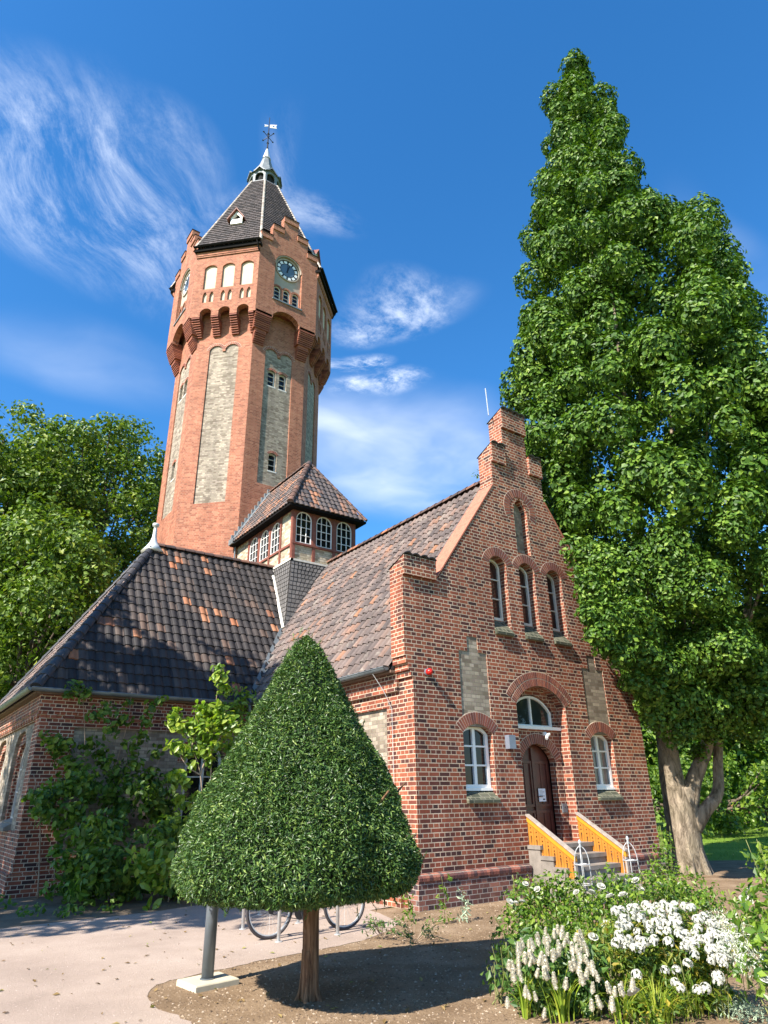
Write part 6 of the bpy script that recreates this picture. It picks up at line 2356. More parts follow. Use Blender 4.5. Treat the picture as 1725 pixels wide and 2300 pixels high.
cl += region([(70, 1790), (200, 1740), (380, 1740), (400, 1830), (390, 1900), (90, 1900), (95, 1850)], 30, 15.9, 16.9, 0.3)
shrub('climbing_plant', 'dark green climber covering the left corner of the side wing', [[(3.6, 16.4, 0), (3.5, 16.45, 1.2), (3.8, 16.5, 2.5), (3.5, 16.4, 4.1)], [(4.0, 16.4, 0), (4.3, 16.5, 1.5), (4.6, 16.5, 3.2), (4.6, 16.4, 4.1)], [(3.3, 16.4, 0), (3.1, 16.4, 1.4), (2.8, 16.3, 2.3)], [(5.2, 16.4, 0), (5.3, 16.5, 1.5), (5.6, 16.5, 3.6)]],
      cl, 0.135, 72, 'leaf_shrub', 63, aspect=0.6, shell=0.9)
cl = region([(110, 1860), (420, 1830), (440, 1990), (330, 2020), (150, 2000), (120, 1960)], 40, 14.2, 15.8, 0.32) + [((4.5, 14.6, 0.25), (0.6, 0.5, 0.25)), ((3.6, 15.0, 0.25), (0.6, 0.5, 0.25)), ((5.3, 14.4, 0.25), (0.5, 0.5, 0.25))]
shrub('dense_shrub', 'wide dark shrub in the shade at the foot of the side wing', [[(4.6, 15.4, 0), (4.4, 15.3, 0.8), (4.1, 15.2, 1.5)], [(5.0, 15.4, 0), (5.2, 15.3, 0.8), (5.6, 15.2, 1.3)]], cl, 0.145, 62, 'leaf_shrub', 65, aspect=0.5, shell=0.9)
cl = seen([(345, 1935, 1.2), (320, 1945), (370, 1940), (300, 1930, 0.8), (335, 1975, 0.8), (365, 1980, 0.8), (340, 2035, 0.5), (355, 2045, 0.5), (325, 2050, 0.4)], 14.0, 0.27)
shrub('leafy_shrub', 'light green large-leaved shrub at the path edge in front of the dark shrub', [[(5.1, 14, 0), (5.15, 13.95, 0.5), (5.2, 14.2, 1.1)]], cl, 0.18, 46, 'leaf_magnolia', 66, aspect=0.5, droop=1.0)
# sunlit magnolia between wing and yew
mg = seen([(455, 1595, 1.0), (489, 1588, 0.9), (470, 1600), (398, 1603, 0.7), (385, 1622, 0.7), (404, 1632, 0.8), (429, 1634, 1.1), (450, 1625), (468, 1626, 1.1), (490, 1612), (514, 1615, 0.9), (526, 1634, 0.9), (505, 1640), (388, 1674, 0.8), (405, 1684, 0.7), (425, 1690, 0.8), (446, 1657, 1.1), (470, 1655), (460, 1684, 0.9), (480, 1675, 0.8), (491, 1503, 0.6), (488, 1520, 0.6), (498, 1523, 0.7), (500, 1540, 0.7), (512, 1548, 0.5), (400, 1741, 0.7), (415, 1760, 0.7), (470, 1710, 0.6), (430, 1720, 0.5), (395, 1760, 0.8), (410, 1800, 0.9), (440, 1790, 0.7)], 15.0, 0.235)
s0 = at(455, 1980, 15.0)
sq = [at(455, 1860, 15.0), at(450, 1740, 15), at(430, 1680, 15), at(400, 1620, 15)]
sq2 = [at(470, 1800, 15.1), at(475, 1700, 15.1), at(480, 1620, 15.1), at(495, 1500, 15.1)]
g0 = Vector((s0.x, s0.y, 0))
shrub('magnolia', 'tall magnolia with sunlit yellow-green leaves between side wing and yew', [[g0] + sq, [g0] + sq2, [sq[1], at(470, 1690, 15), at(520, 1625, 15)], [sq[2], at(440, 1640, 15), at(455, 1590, 15)], [sq[1], at(420, 1720, 15), at(392, 1675, 15)]],
      mg, 0.145, 95, 'leaf_magnolia', 67, aspect=0.5, shell=0.85, loc=(s0.x, s0.y, 0))
shrub('climbing_plant', 'climber in the corner between side wing and nave, beside the downpipe', [[(7.2, 15.9, 0), (7.25, 16.0, 2), (7.3, 16.1, 4.0)]],
      scatter_clumps(6.8, 7.6, 15.6, 16.4, 2.8, 4.4, 10, 0.26, 68) + scatter_clumps(6.4, 7.5, 15.2, 16.3, 0.3, 2.8, 14, 0.3, 72), 0.14, 46, 'leaf_magnolia', 69)
# weeds along the shaded bed
k = 0
for x, y, r, lab in ((1.9, 14.2, 0.3, 'low weed in the shaded bed, at the left edge of the photo'), (2.7, 13.9, 0.22, 'small weed in the shaded bed left of the dark shrub'), (3.2, 13.5, 0.3, 'low leafy weed near the front of the shaded bed'), (3.8, 13.4, 0.22, 'weed at the edge of the gravel below the dark shrub'), (2.3, 15.3, 0.3, 'weed at the foot of the wing corner')):
    shrub('weed', lab, [], [((x, y, 0.06), (r, r, 0.12)), ((x + 0.2, y + 0.1, 0.08), (r * 0.7, r * 0.7, 0.14))], 0.09, 70, 'leaf_shrub', 70 + k, group='weeds in the shaded bed', cat='weed', aspect=0.6)
    k += 1

# ------------------------------------------------------------------ flower bed
def rose_flower(mb, c, r, rg, up=(0, 0, 1)):
    """layered cupped petals"""
    u = Vector(up).normalized()
    a0 = u.orthogonal().normalized()
    b0 = u.cross(a0)
    for ring, (cnt, tilt, rr) in enumerate(((7, 0.25, 1.0), (6, 0.75, 0.85), (5, 1.15, 0.6), (3, 1.4, 0.35))):
        for i in range(cnt):
            a = 2 * math.pi * (i + 0.37 * ring) / cnt + rg.uniform(-0.15, 0.15)
            out = a0 * math.cos(a) + b0 * math.sin(a)
            tan = u.cross(out)
            tip = out * math.cos(tilt) + u * math.sin(tilt)
            p = Vector(c) + out * r * 0.05 * ring
            w_ = r * rr * 0.55
            ln = r * rr
            mid = p + tip * ln * 0.6 + out * ln * 0.1
            end = p + tip * ln * 0.95
            mb.add([p - tan * w_ * 0.3, p + tan * w_ * 0.3, mid + tan * w_, mid - tan * w_, end + tan * w_ * 0.6, end - tan * w_ * 0.6], [(0, 1, 2, 3), (3, 2, 4, 5)])

def dup(o, parent, loc, rot=0.0, scale=1.0, tilt=(0, 0)):
    c = o.copy()
    COL.objects.link(c)
    c.parent = parent
    c.location = loc
    c.rotation_euler = (tilt[0], tilt[1], rot)
    c.scale = (scale,) * 3
    return c

def proto(name, fn, mat_, parent, loc, **k):
    """build a piece round its own origin, then hang it on the thing"""
    mb = MB()
    fn(mb)
    o = link_mesh(name, mb.V, mb.F, mat_, None, uv=False)
    o.parent = parent
    o.location = loc
    return o

# white shrub roses behind the flowers
def rose_bush(label, spots, heads, seed, size=0.06, per=230, mat_='leaf_rose', hr=0.042, petal='petal', name='rose_bush', cat='rose bush', group='rose bushes in the bed'):
    rg = np.random.default_rng(seed)
    c0 = spots[0][0]
    stems = []
    for c, r in spots:
        for k in range(4):
            a = rg.uniform(0, 6.28)
            stems.append([(c[0] + rg.normal(0, 0.04), c[1] + rg.normal(0, 0.04), 0), (c[0] + 0.3 * r[0] * math.cos(a), c[1] + 0.3 * r[1] * math.sin(a), c[2] * 0.6), (c[0] + 0.8 * r[0] * math.cos(a), c[1] + 0.8 * r[1] * math.sin(a), c[2] + r[2] * 0.7)])
    t = shrub(name, label, stems, spots, size, per, mat_, seed, aspect=0.62, shell=0.75, up=0.6, cat=cat, group=group, stem_r=0.008, stem_mat='stem')
    base = np.array([c0[0], c0[1], 0])
    first = None
    for i, p in enumerate(heads):
        if first is None:
            first = proto('flower', lambda mb: rose_flower(mb, (0, 0, 0), 1.0, rg), petal, t, tuple(Vector(p) - Vector(base)))
            first.scale = (hr,) * 3
            first.rotation_euler = (0.5, -0.3, 0)
        else:
            dup(first, t, tuple(Vector(p) - Vector(base)), rg.uniform(0, 6), hr * rg.uniform(0.8, 1.2), (rg.uniform(0.1, 0.8), rg.uniform(-0.6, 0.3)))
    return t

def oval(px, py, dist, r, zoff=0):
    c = at(px, py, dist)
    return ((c.x, c.y, c.z), r)

DR = 9.6
rose_bush('white rose bush left of the stairs, below the left railing', [oval(1215, 2085, 9.3, (0.5, 0.45, 0.33)), oval(1165, 2100, 9.2, (0.35, 0.35, 0.28)), oval(1270, 2070, 9.6, (0.4, 0.4, 0.36)), oval(1195, 2030, 9.9, (0.28, 0.28, 0.28)), oval(1250, 2020, 9.8, (0.3, 0.3, 0.3)), oval(1170, 2040, 9.6, (0.25, 0.25, 0.25)), oval(1225, 1995, 9.8, (0.2, 0.2, 0.2)), oval(1205, 2000, 9.7, (0.2, 0.2, 0.2)), oval(1255, 1985, 9.8, (0.16, 0.16, 0.18)), oval(1165, 1985, 9.7, (0.1, 0.1, 0.14)), oval(1230, 2130, 9.0, (0.4, 0.35, 0.2)), oval(1170, 2150, 8.6, (0.3, 0.3, 0.18))],
          [tuple(at(1180, 1986, 9.5)), tuple(at(1144, 2026, 9.2)), tuple(at(1173, 2027, 9.1)), tuple(at(1158, 2028, 9.1)), tuple(at(1207, 1998, 9.4)), tuple(at(1295, 2005, 9.5))], 81)
rose_bush('white rose bush in front of the foot of the stairs', [oval(1345, 2065, 9.4, (0.45, 0.42, 0.32)), oval(1300, 2095, 9.1, (0.4, 0.4, 0.28)), oval(1395, 2030, 9.9, (0.34, 0.34, 0.3)), oval(1345, 2020, 10.1, (0.28, 0.28, 0.28)), oval(1300, 2020, 9.9, (0.28, 0.28, 0.28)), oval(1370, 1985, 10.2, (0.2, 0.2, 0.22)), oval(1420, 2005, 10.2, (0.28, 0.28, 0.26)), oval(1290, 1985, 9.9, (0.12, 0.12, 0.14)), oval(1340, 2120, 8.7, (0.35, 0.3, 0.2))],
          [tuple(at(1350, 1992, 9.4)), tuple(at(1329, 2006, 9.2)), tuple(at(1371, 2015, 9.1)), tuple(at(1428, 1979, 10)), tuple(at(1361, 2078, 8.6)), tuple(at(1400, 2012, 9.6))], 82, hr=0.055)
rose_bush('leafy rose bush right of the stairs, before the plinth', [oval(1505, 2000, 11.0, (0.5, 0.45, 0.35)), oval(1555, 2015, 10.8, (0.4, 0.4, 0.28)), oval(1470, 2010, 10.6, (0.4, 0.4, 0.28)), oval(1490, 1950, 11.5, (0.25, 0.25, 0.35)), oval(1495, 1890, 11.8, (0.12, 0.12, 0.3)), oval(1600, 2030, 10.6, (0.35, 0.3, 0.18))],
          [tuple(at(1440, 1998, 10.2)), tuple(at(1481, 1986, 10.5))], 83)
rose_bush('rose with one white bloom beside the bare soil on the right', [oval(1680, 2055, 8.6, (0.22, 0.22, 0.3)), oval(1670, 2085, 8.4, (0.2, 0.2, 0.2))], [tuple(at(1675, 2024, 8.4)), tuple(at(1690, 2005, 8.6))], 84, per=150, hr=0.07)
rose_bush('tall green shrub cut off by the right edge of the photo', [oval(1712, 2110, 7.2, (0.3, 0.3, 0.3)), oval(1735, 2060, 7.6, (0.3, 0.3, 0.35)), oval(1722, 2180, 6.8, (0.3, 0.28, 0.25)), oval(1745, 1960, 8.2, (0.28, 0.28, 0.4)), oval(1716, 1930, 9.2, (0.16, 0.16, 0.2))], [tuple(at(1716, 2200, 6.6))], 85, size=0.08, per=150, name='shrub', cat='shrub', group=None)

# white phlox
PH = ground_at(1500, 2215)
ph = thing('phlox_clump', 'big clump of white phlox in the middle of the bed', 'flowers', (PH.x, PH.y, 0))
rg = np.random.default_rng(91)
cl = []
for px, py, d_, r in ((1420, 2110, 6.9, 0.26), (1480, 2110, 6.9, 0.3), (1540, 2120, 6.9, 0.3), (1590, 2130, 6.8, 0.25), (1450, 2160, 6.75, 0.3), (1520, 2165, 6.75, 0.32), (1570, 2170, 6.75, 0.26), (1480, 2195, 6.8, 0.22), (1550, 2200, 6.8, 0.2), (1410, 2160, 6.7, 0.2)):
    c = at(px, py, d_ * 1.1)
    r *= 1.08
    cl.append(((c.x, c.y, max(0.12, c.z)), (r, r, r * 0.9)))
mb = MB()
for k in range(70):
    c, r = cl[rg.integers(len(cl))]
    x, y = c[0] + rg.normal(0, r[0] * 0.5), c[1] + rg.normal(0, r[0] * 0.5)
    mb.tube([(x, y, 0), (x + rg.normal(0, 0.04), y + rg.normal(0, 0.04), c[2] + 0.12)], 0.003, 4)
mb.build('stems', 'stem', ph)
cl = cl + [((c[0] + rg.normal(0, 0.1), c[1] + rg.normal(0, 0.1), 0.12), (0.24, 0.24, 0.14)) for c, r in cl]
C, N = clump_leaves(cl, 520, 0.075, rg, shell=0.85, up=0.5)
keep = C[:, 2] > 0.03
V, F = leaves(C[keep], N[keep], 0.085, rg, aspect=0.28, droop=0.5)
leaf_obj('foliage', V, F, 'leaf_phlox', ph)
def phlox_head(mb):
    r2 = np.random.default_rng(3)
    for d in sphere_dirs(46, r2):
        if d[2] < -0.35:
            continue
        c = Vector(d) * 0.045
        u = Vector(d)
        a0 = u.orthogonal().normalized()
        b0 = u.cross(a0)
        for i in range(5):
            a = 2 * math.pi * i / 5
            o_ = a0 * math.cos(a) + b0 * math.sin(a)
            t_ = u.cross(o_)
            mb.add([c, c + o_ * 0.009 + t_ * 0.006, c + o_ * 0.016 + u * 0.001, c + o_ * 0.009 - t_ * 0.006], [(0, 1, 2, 3)])
heads = []
for k in range(82):
    # rows of heads over the top of the clump
    px = 1385 + 255 * ((k * 0.618) % 1.0) + rg.uniform(-6, 6)
    top = 2032 + 0.05 * abs(px - 1490) + (max(0, px - 1550)) * 0.7
    py = top + 95 * rg.random() ** 1.2
    d_ = 7.0 - (py - 2032) / 85 * 0.42 + rg.uniform(-0.05, 0.03)
    heads.append(at(px, py, d_ * 1.075))
for px, py in ((1517, 2208), (1545, 2165), (1600, 2150), (1624, 2135), (1597, 2160), (1613, 2195), (1612, 2205), (1585, 2220), (1529, 2220), (1567, 2225), (1430, 2190), (1520, 2180), (1494, 2180), (1560, 2145), (1470, 2110), (1385, 2120), (1390, 2100), (1435, 2130)):
    heads.append(at(px, py, (6.45 - (py - 2150) / 300) * 1.08))
first = None
for c in heads:
    c = Vector((c.x, c.y, max(0.1, c.z)))
    l_ = c - Vector((PH.x, PH.y, 0))
    if first is None:
        first = proto('flower_head', phlox_head, 'petal', ph, tuple(l_))
    else:
        dup(first, ph, tuple(l_), rg.uniform(0, 6), rg.uniform(0.7, 1.08), (rg.uniform(-0.4, 0.4), rg.uniform(-0.4, 0.4)))

# blush white spikes (feathery) in front
PS = ground_at(1255, 2215)
ps = thing('celosia_clump', 'clump of cream and blush flower spikes at the front of the bed', 'flowers', (PS.x, PS.y, 0))
rg = np.random.default_rng(92)
cl = []
for px, py, d_, r in ((1205, 2140, 6.7, 0.2), (1260, 2140, 6.7, 0.22), (1310, 2165, 6.5, 0.2), (1190, 2185, 6.5, 0.2), (1245, 2190, 6.5, 0.24), (1300, 2205, 6.5, 0.2), (1225, 2225, 6.5, 0.18), (1275, 2235, 6.5, 0.16)):
    c = at(px, py, d_ * 1.1)
    r *= 1.08
    cl.append(((c.x, c.y, max(0.08, c.z)), (r, r, r * 0.85)))
mb = MB()
for k in range(60):
    c, r = cl[rg.integers(len(cl))]
    x, y = c[0] + rg.normal(0, r[0] * 0.5), c[1] + rg.normal(0, r[0] * 0.5)
    mb.tube([(x, y, 0), (x + rg.normal(0, 0.03), y + rg.normal(0, 0.03), c[2] + 0.06)], 0.003, 4)
mb.build('stems', 'stem', ps)
cl = cl + [((c[0] + rg.normal(0, 0.08), c[1] + rg.normal(0, 0.08), 0.1), (0.2, 0.2, 0.12)) for c, r in cl]
C, N = clump_leaves(cl, 560, 0.075, rg, shell=0.85, up=0.4)
keep = C[:, 2] > 0.02
V, F = leaves(C[keep], N[keep], 0.095, rg, aspect=0.34, droop=0.6)
leaf_obj('foliage', V, F, 'leaf_deep', ps)
def spike(mb):
    r2 = np.random.default_rng(8)
    mb.lathe((0, 0, 0), [(0.008, -0.01), (0.019, 0.012), (0.018, 0.045), (0.012, 0.085), (0.003, 0.116)], 8)
    for k in range(260):
        t = r2.random()
        rad_ = 0.022 * (1 - t) ** 0.7 + 0.004
        a = r2.uniform(0, 6.28)
        c = Vector((rad_ * math.cos(a), rad_ * math.sin(a), t * 0.11))
        u = Vector((math.cos(a), math.sin(a), 0.9)).normalized()
        s_ = u.cross(Vector((0, 0, 1))).normalized()
        mb.add([c, c + u * 0.009 + s_ * 0.006, c + u * 0.018, c + u * 0.009 - s_ * 0.006], [(0, 1, 2, 3)])
spots = []
for k in range(54):
    px = rg.normal(1245, 55)
    py = 2098 + abs(rg.normal(0, 1)) * 55 + 0.004 * (px - 1245) ** 2
    spots.append((px, py))
spots += [(1165, 2170), (1180, 2165), (1172, 2205), (1155, 2205), (1205, 2195), (1232, 2198), (1247, 2210), (1250, 2222), (1270, 2222), (1300, 2190), (1315, 2200), (1296, 2175), (1325, 2175), (1332, 2190), (1318, 2165), (1345, 2205), (1372, 2232), (1400, 2237), (1420, 2226), (1395, 2230), (1221, 2286), (1190, 2245), (1180, 2240), (1350, 2265), (1330, 2270), (1375, 2272)]
first = None
for px, py in spots:
    if py > 2290:
        continue
    d_ = 6.75 - (py - 2090) / 200 * 0.95
    c = at(px, py, d_ * 1.05)
    c.z = max(0.06, c.z)
    l_ = c - Vector((PS.x, PS.y, 0))
    if first is None:
        first = proto('flower_spike', spike, 'petal_pink', ps, tuple(l_))
    else:
        dup(first, ps, tuple(l_), rg.uniform(0, 6), rg.uniform(0.5, 0.88), (rg.uniform(-0.35, 0.35), rg.uniform(-0.35, 0.35)))

# blades
def grass_tuft(name, label, x, y, n, h, spread, seed, mat_='leaf_grass', w_=0.006, cat='grass tuft', group=None, arch=1.0):
    rg = np.random.default_rng(seed)
    t = thing(name, label, cat, (x, y, 0), group)
    V, F = [], []
    for i in range(n):
        a = rg.uniform(0, 6.28)
        r0 = abs(rg.normal(0, spread * 0.35))
        ln = h * rg.uniform(0.6, 1.15)
        out = Vector((math.cos(a), math.sin(a), 0))
        tan = Vector((-out.y, out.x, 0))
        b0 = Vector((x, y, 0)) + out * r0
        bend = rg.uniform(0.15, 1.0) * arch
        pts = []
        for k in range(6):
            s = k / 5
            pts.append(b0 + out * (ln * bend * s * s) + Vector((0, 0, ln * (s - 0.45 * bend * s * s * s))))
        b = len(V)
        for k, p in enumerate(pts):
            ww = w_ * (1 - (k / 5) ** 2) + 0.0008
            V += [p - tan * ww, p + tan * ww]
        F += [(b + 2 * k, b + 2 * k + 1, b + 2 * k + 3, b + 2 * k + 2) for k in range(5)]
    link_mesh('blades', V, F, mat_, t, uv=False)
    return t
for i, (px, py, n, h, sp, w_, lab) in enumerate(((1180, 2285, 26, 0.42, 0.12, 0.007, 'yellow-green grass tuft left of the cream spikes'), (1265, 2296, 34, 0.5, 0.14, 0.008, 'tall strappy leaf tuft among the cream spikes, bottom edge'), (1400, 2300, 22, 0.42, 0.16, 0.008, 'arching strappy tuft with two white blooms, bottom of the bed'), (1540, 2275, 150, 0.42, 0.3, 0.004, 'dense fine grass tuft left of the silver plant'),
                                                 (1480, 2300, 130, 0.34, 0.3, 0.004, 'fine grass tuft at the bottom edge, second from the silver plant'), (1668, 2150, 40, 0.5, 0.2, 0.006, 'yellow grass tuft next to the right edge'))):
    c = ground_at(px, min(py, 2299))
    grass_tuft('grass_tuft', lab, c.x, c.y, n, h, sp, 100 + i, w_=w_, group='grass tufts in the bed')
# silver and grey-white cushions
def cushion(label, spots, mat_, seed, size=0.035, per=1500, name='silver_plant'):
    c0 = spots[0][0]
    return shrub(name, label, [], spots, size, per, mat_, seed, aspect=0.22, shell=0.5, cat='plant', up=0.8, jitter=0.9, group=None)
gz = lambda px, py, r, h: ((ground_at(px, py).x, ground_at(px, py).y, h * 0.4), (r, r, h))
cushion('grey-green santolina cushion in the bottom right corner', [gz(1650, 2285, 0.22, 0.1), gz(1700, 2296, 0.2, 0.1), gz(1620, 2262, 0.15, 0.08), gz(1640, 2240, 0.12, 0.07)], 'leaf_silver', 110)
M['silver_white'] = leaf_mat('silver_white_leaf', [(0.0, (0.4, 0.44, 0.34)), (0.4, (0.56, 0.57, 0.5)), (1.0, (0.72, 0.71, 0.66))], 0.15, 0.7, 0.2, (1, 1, 1))
cushion('pale silver-white cushion of tiny blooms right of the phlox', [oval(1640, 2085, 7.6, (0.2, 0.2, 0.12)), oval(1610, 2072, 7.7, (0.16, 0.16, 0.1)), oval(1672, 2098, 7.5, (0.17, 0.17, 0.1)), oval(1655, 2135, 6.9, (0.13, 0.13, 0.12)), oval(1680, 2155, 6.8, (0.12, 0.12, 0.1)), oval(1640, 2120, 7.0, (0.12, 0.12, 0.1))], 'silver_white', 111, size=0.03, per=1300)
# filler greenery between the flowers
rose_bush('mixed green undergrowth between the spikes and the phlox', [oval(1360, 2150, 7.37, (0.22, 0.2, 0.2)), oval(1375, 2200, 7.4, (0.2, 0.2, 0.16)), oval(1340, 2120, 7.92, (0.22, 0.2, 0.2)), oval(1420, 2220, 7.4, (0.22, 0.2, 0.12)), oval(1385, 2100, 8.14, (0.2, 0.2, 0.2)), oval(1330, 2265, 7.0, (0.16, 0.16, 0.1)), oval(1440, 2285, 6.8, (0.2, 0.2, 0.09)), oval(1500, 2255, 7.1, (0.18, 0.18, 0.09)), oval(1235, 2270, 7.0, (0.16, 0.16, 0.1))], [tuple(at(1332, 2106, 7.5)), tuple(at(1424, 2232, 6.5))], 112, size=0.055, per=260, mat_='leaf_phlox', name='undergrowth', cat='plant', group=None, hr=0.05)
rose_bush('dark leafy plant at the left end of the bed, in the yew shade', [oval(1130, 2160, 7.59, (0.16, 0.16, 0.2)), oval(1118, 2200, 7.37, (0.14, 0.14, 0.12)), oval(1150, 2130, 7.92, (0.2, 0.2, 0.16))], [], 113, size=0.075, per=120, mat_='leaf_deep', name='leafy_plant', cat='plant', group=None)
# thin young plants against the plinth
for i, (px, py, hh, m_, lab) in enumerate(((998, 2075, 0.62, 'leaf_rose', 'slender young plant before the plinth, second from the hall corner'), (1044, 2070, 0.42, 'leaf_silver', 'grey-leaved young plant before the plinth'), (915, 2070, 0.38, 'leaf_rose', 'yellow-green young plant beside the hall corner under the yew'))):
    c = ground_at(px, py)
    cl = [((c.x + rng.normal(0, 0.04), c.y + rng.normal(0, 0.04), hh * s), (0.11 * (1.1 - s * 0.5),) * 3) for s in (0.15, 0.35, 0.55, 0.75, 0.95)]
    shrub('young_plant', lab, [[(c.x, c.y, 0), (c.x + 0.03, c.y, hh * 0.5), (c.x, c.y + 0.02, hh)]], cl, 0.085, 130, m_, 120 + i, aspect=0.35, cat='plant', group='young plants along the plinth', stem_r=0.006, stem_mat='stem', loc=(c.x, c.y, 0))
# dry twiggy plant beside the yew shade
for i, (px, py, w_, n, lab) in enumerate(((930, 2120, 0.5, 26, 'dry twiggy plant on the bare soil right of the yew trunk'), (860, 2110, 0.3, 14, 'sparse dry plant on the path edge right of the yew trunk'))):
    c = ground_at(px, py)
    rg = np.random.default_rng(130 + i)
    t = thing('dry_plant', lab, 'plant', (c.x, c.y, 0), 'dry plants beside the yew')
    mb = MB()
    lp_, ln_ = [], []
    for k in range(n):
        a, l_ = rg.uniform(0, 6.28), rg.uniform(0.3, 1) * w_
        e = Vector((c.x + math.cos(a) * l_, c.y + math.sin(a) * l_, rg.uniform(0.05, 0.3)))
        m1_ = Vector((c.x, c.y, 0)).lerp(e, 0.5) + Vector((0, 0, 0.08))
        mb.tube([(c.x, c.y, 0), m1_, e], 0.0035, 4)
        for q in range(7):
            b0 = m1_.lerp(e, rg.uniform(0, 1))
            lp_.append(tuple(b0 + Vector(rg.normal(0, 0.02, 3))))
    mb.build('stems', 'twig', t)
    V, F = leaves(np.array(lp_), sphere_dirs(len(lp_), rg), 0.06, rg, aspect=0.35)
    leaf_obj('foliage', V, F, 'leaf_deep', t)
# obelisk supports of grey iron
for i, (px, py, dist, lab) in enumerate(((1301, 1885, 11.0, 'small grey iron obelisk in front of the left railing'), (1408, 1877, 11.6, 'small grey iron obelisk in front of the right railing'))):
    tp = at(px, py, dist)
    x, y, H = tp.x, tp.y, tp.z
    t = thing('plant_obelisk', lab, 'plant support', (x, y, 0), 'plant obelisks by the stairs')
    mb = MB()
    r0 = 0.105
    for k in range(4):
        a = k * math.pi / 2 + 0.6
        e = Vector((math.cos(a), math.sin(a), 0))
        pts = [Vector((x, y, 0)) + e * r0 * 1.15, Vector((x, y, H * 0.72)) + e * r0 * 0.95]
        for s in range(1, 6):
            an = math.pi / 2 * s / 5
            pts.append(Vector((x, y, H * 0.72 + H * 0.2 * math.sin(an))) + e * r0 * 0.95 * math.cos(an))
        mb.tube(pts, 0.0065, 6)
    mb.build('bars', 'galv', t, smooth=True)
    mb = MB()
    for z_ in (H * 0.25, H * 0.5, H * 0.72):
        pts = [Vector((x + r0 * 1.02 * math.cos(a), y + r0 * 1.02 * math.sin(a), z_)) for a in [2 * math.pi * k / 16 for k in range(17)]]
        mb.tube(pts, 0.007, 5)
        mb.cut()
    mb.build_pieces('hoop', 'galv', t, smooth=True)
    mb = MB()
    mb.lathe((x, y, H * 0.9), [(0.012, 0), (0.03, 0.02), (0.012, 0.045), (0.024, 0.065), (0.024, 0.08), (0.004, H * 0.1)], 10)
    mb.build('knob', 'galv', t, smooth=True)

# ------------------------------------------------------------------ ground cover nobody could count
rg = np.random.default_rng(140)
def bits(name, poly_test, bbox, n, s0, s1, mat_, z=0.0, squash=0.6):
    V, F = [], []
    base = np.array([(1, 0, 0), (0, 1, 0), (-1, 0, 0), (0, -1, 0), (0, 0, 1)], float)
    cnt = 0
    P_ = []
    while cnt < n:
        x, y = rg.uniform(bbox[0], bbox[1]), rg.uniform(bbox[2], bbox[3])
        # denser near the viewer
        if rg.random() > min(1, 5.0 / math.hypot(x, y)) ** 1.2:
            continue
        if not poly_test(x, y):
            continue
        P_.append((x, y))
        cnt += 1
    P_ = np.array(P_)
    s = rg.uniform(s0, s1, n) ** 1.0
    rot = rg.uniform(0, 6.28, n)
    for i in range(n):
        ca_, sa_ = math.cos(rot[i]), math.sin(rot[i])
        b = len(V)
        for q in base * rg.uniform(0.6, 1.3, (5, 1)):
            V.append((P_[i, 0] + s[i] * (q[0] * ca_ - q[1] * sa_), P_[i, 1] + s[i] * (q[0] * sa_ + q[1] * ca_), z - 0.002 + s[i] * squash * q[2]))
        F += [(b, b + 1, b + 4), (b + 1, b + 2, b + 4), (b + 2, b + 3, b + 4), (b + 3, b, b + 4)]
    o = link_mesh(name, V, F, mat_, None, uv=False)
    return stuff(o)
bed_poly = [p for p in EDGE if p[1] > 3] + [(15.3, 9.9), (19.5, 9.0), (20, 4)]
o = bits('soil_clods', lambda x, y: inside(bed_poly, x, y), (2.3, 12, 3.6, 10), 15000, 0.006, 0.022, 'clod')
tag(o, 'crumbly dry soil of the flower bed', 'soil')
o = bits('gravel_stones', lambda x, y: not inside(bed_poly, x, y) and y < 12.8 and x < 7, (0.2, 7, 5.5, 12.8), 18000, 0.003, 0.010, 'pebble', 0.004)
tag(o, 'fine pink gravel scattered on the path', 'gravel')
n = 420
x, y = rg.uniform(0.5, 9, n), rg.uniform(5, 13.5, n)
C = np.stack([x, y, np.full(n, 0.014)], 1)
V, F = leaves(C, np.tile([0, 0, 1.0], (n, 1)), 0.05, rg, aspect=0.55, jitter=0.25, sizevar=0.6)
o = link_mesh('leaf_litter', V, F, leaf_mat('dry_leaf', [(0.0, (0.12, 0.07, 0.03)), (0.6, (0.25, 0.17, 0.08)), (0.85, (0.3, 0.27, 0.1)), (1.0, (0.14, 0.2, 0.05))], 0.1, 0.8, 0.1), None, uv=False)
tag(stuff(o), 'dry leaves and bits scattered on path and bed', 'leaf litter')
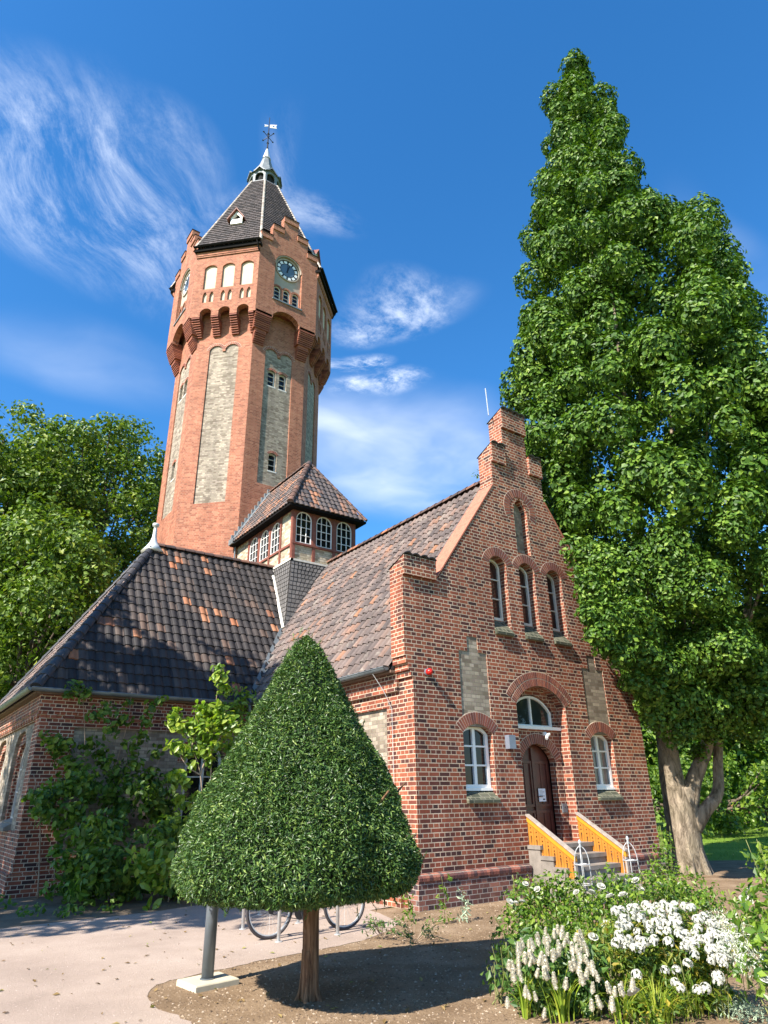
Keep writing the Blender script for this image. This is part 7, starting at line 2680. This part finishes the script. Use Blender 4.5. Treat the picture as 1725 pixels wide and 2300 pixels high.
# short lawn to the right of the oak
n = 26000
x = rg.uniform(17, 42, n)
y = rg.uniform(2, 30, n)
ok = ((x - 18) * 0.35 + 9.6 < y + 2.5 + 0 * x) & ((x > 19.8) | (y > 12.3)) & (np.degrees(np.arctan2(x, y)) > 56) & (np.degrees(np.arctan2(x, y)) < 68)
x, y = x[ok], y[ok]
C = np.stack([x, y, np.full(len(x), 0.03)], 1)
V, F = leaves(C, sphere_dirs(len(x), rg) * np.array([1, 1, 0.3]), 0.09, rg, aspect=0.12, lead=np.tile([0, 0, 1.0], (len(x), 1)))
o = link_mesh('lawn_grass', V, F, 'leaf_lawn', None, uv=False)
tag(stuff(o), 'short mown lawn behind the oak', 'grass')
# sprig growing on the roof ridge behind the gable
shrub('ridge_sapling', 'little sapling sprouting on the roof ridge behind the stepped gable', [[(11.35, 10.9, 9.35), (11.3, 10.95, 9.6), (11.32, 11.0, 9.9)]], [((11.32, 10.95, 9.7), (0.14, 0.14, 0.2)), ((11.25, 11.1, 9.5), (0.2, 0.2, 0.1))], 0.09, 60, 'leaf_shrub', 150, cat='plant', loc=(11.35, 10.9, 9.3), stem_r=0.008)

# a brick house glimpsed beyond the lawn
hx, hy = bearing(62.3, 62)
hs_ = thing('far_house', 'red brick house glimpsed between the trees beyond the lawn', 'house', (hx, hy, 0))
F = Frame((hx, hy, 0), (math.cos(R(62.3)), -math.sin(R(62.3)), 0), (-math.sin(R(62.3)), -math.cos(R(62.3)), 0))
b = MB()
b.fbox(F, -5, 7, 0, 6.5, -8, 0)
b.build('wall', 'brick_tower', hs_)
b = MB()
b.add([F(-5.3, 6.4, 0.4), F(7.3, 6.4, 0.4), F(7.3, 10.5, -4), F(-5.3, 10.5, -4), F(-5.3, 6.4, -8.4), F(7.3, 6.4, -8.4)], [(0, 1, 2, 3), (3, 2, 5, 4)])
b.build('roof', 'tile_old', hs_)
for u in (-3.5, -0.5, 2.5, 5.0):
    for z in (1.0, 4.0):
        b = MB()
        b.fbox(F, u - 0.55, u + 0.55, z, z + 1.5, 0.002, 0.05)
        wnd = b.build('window', 'white', hs_)
        b = MB()
        b.fbox(F, u - 0.45, u + 0.45, z + 0.1, z + 1.4, 0.051, 0.056)
        b.build('pane', 'glass', wnd)
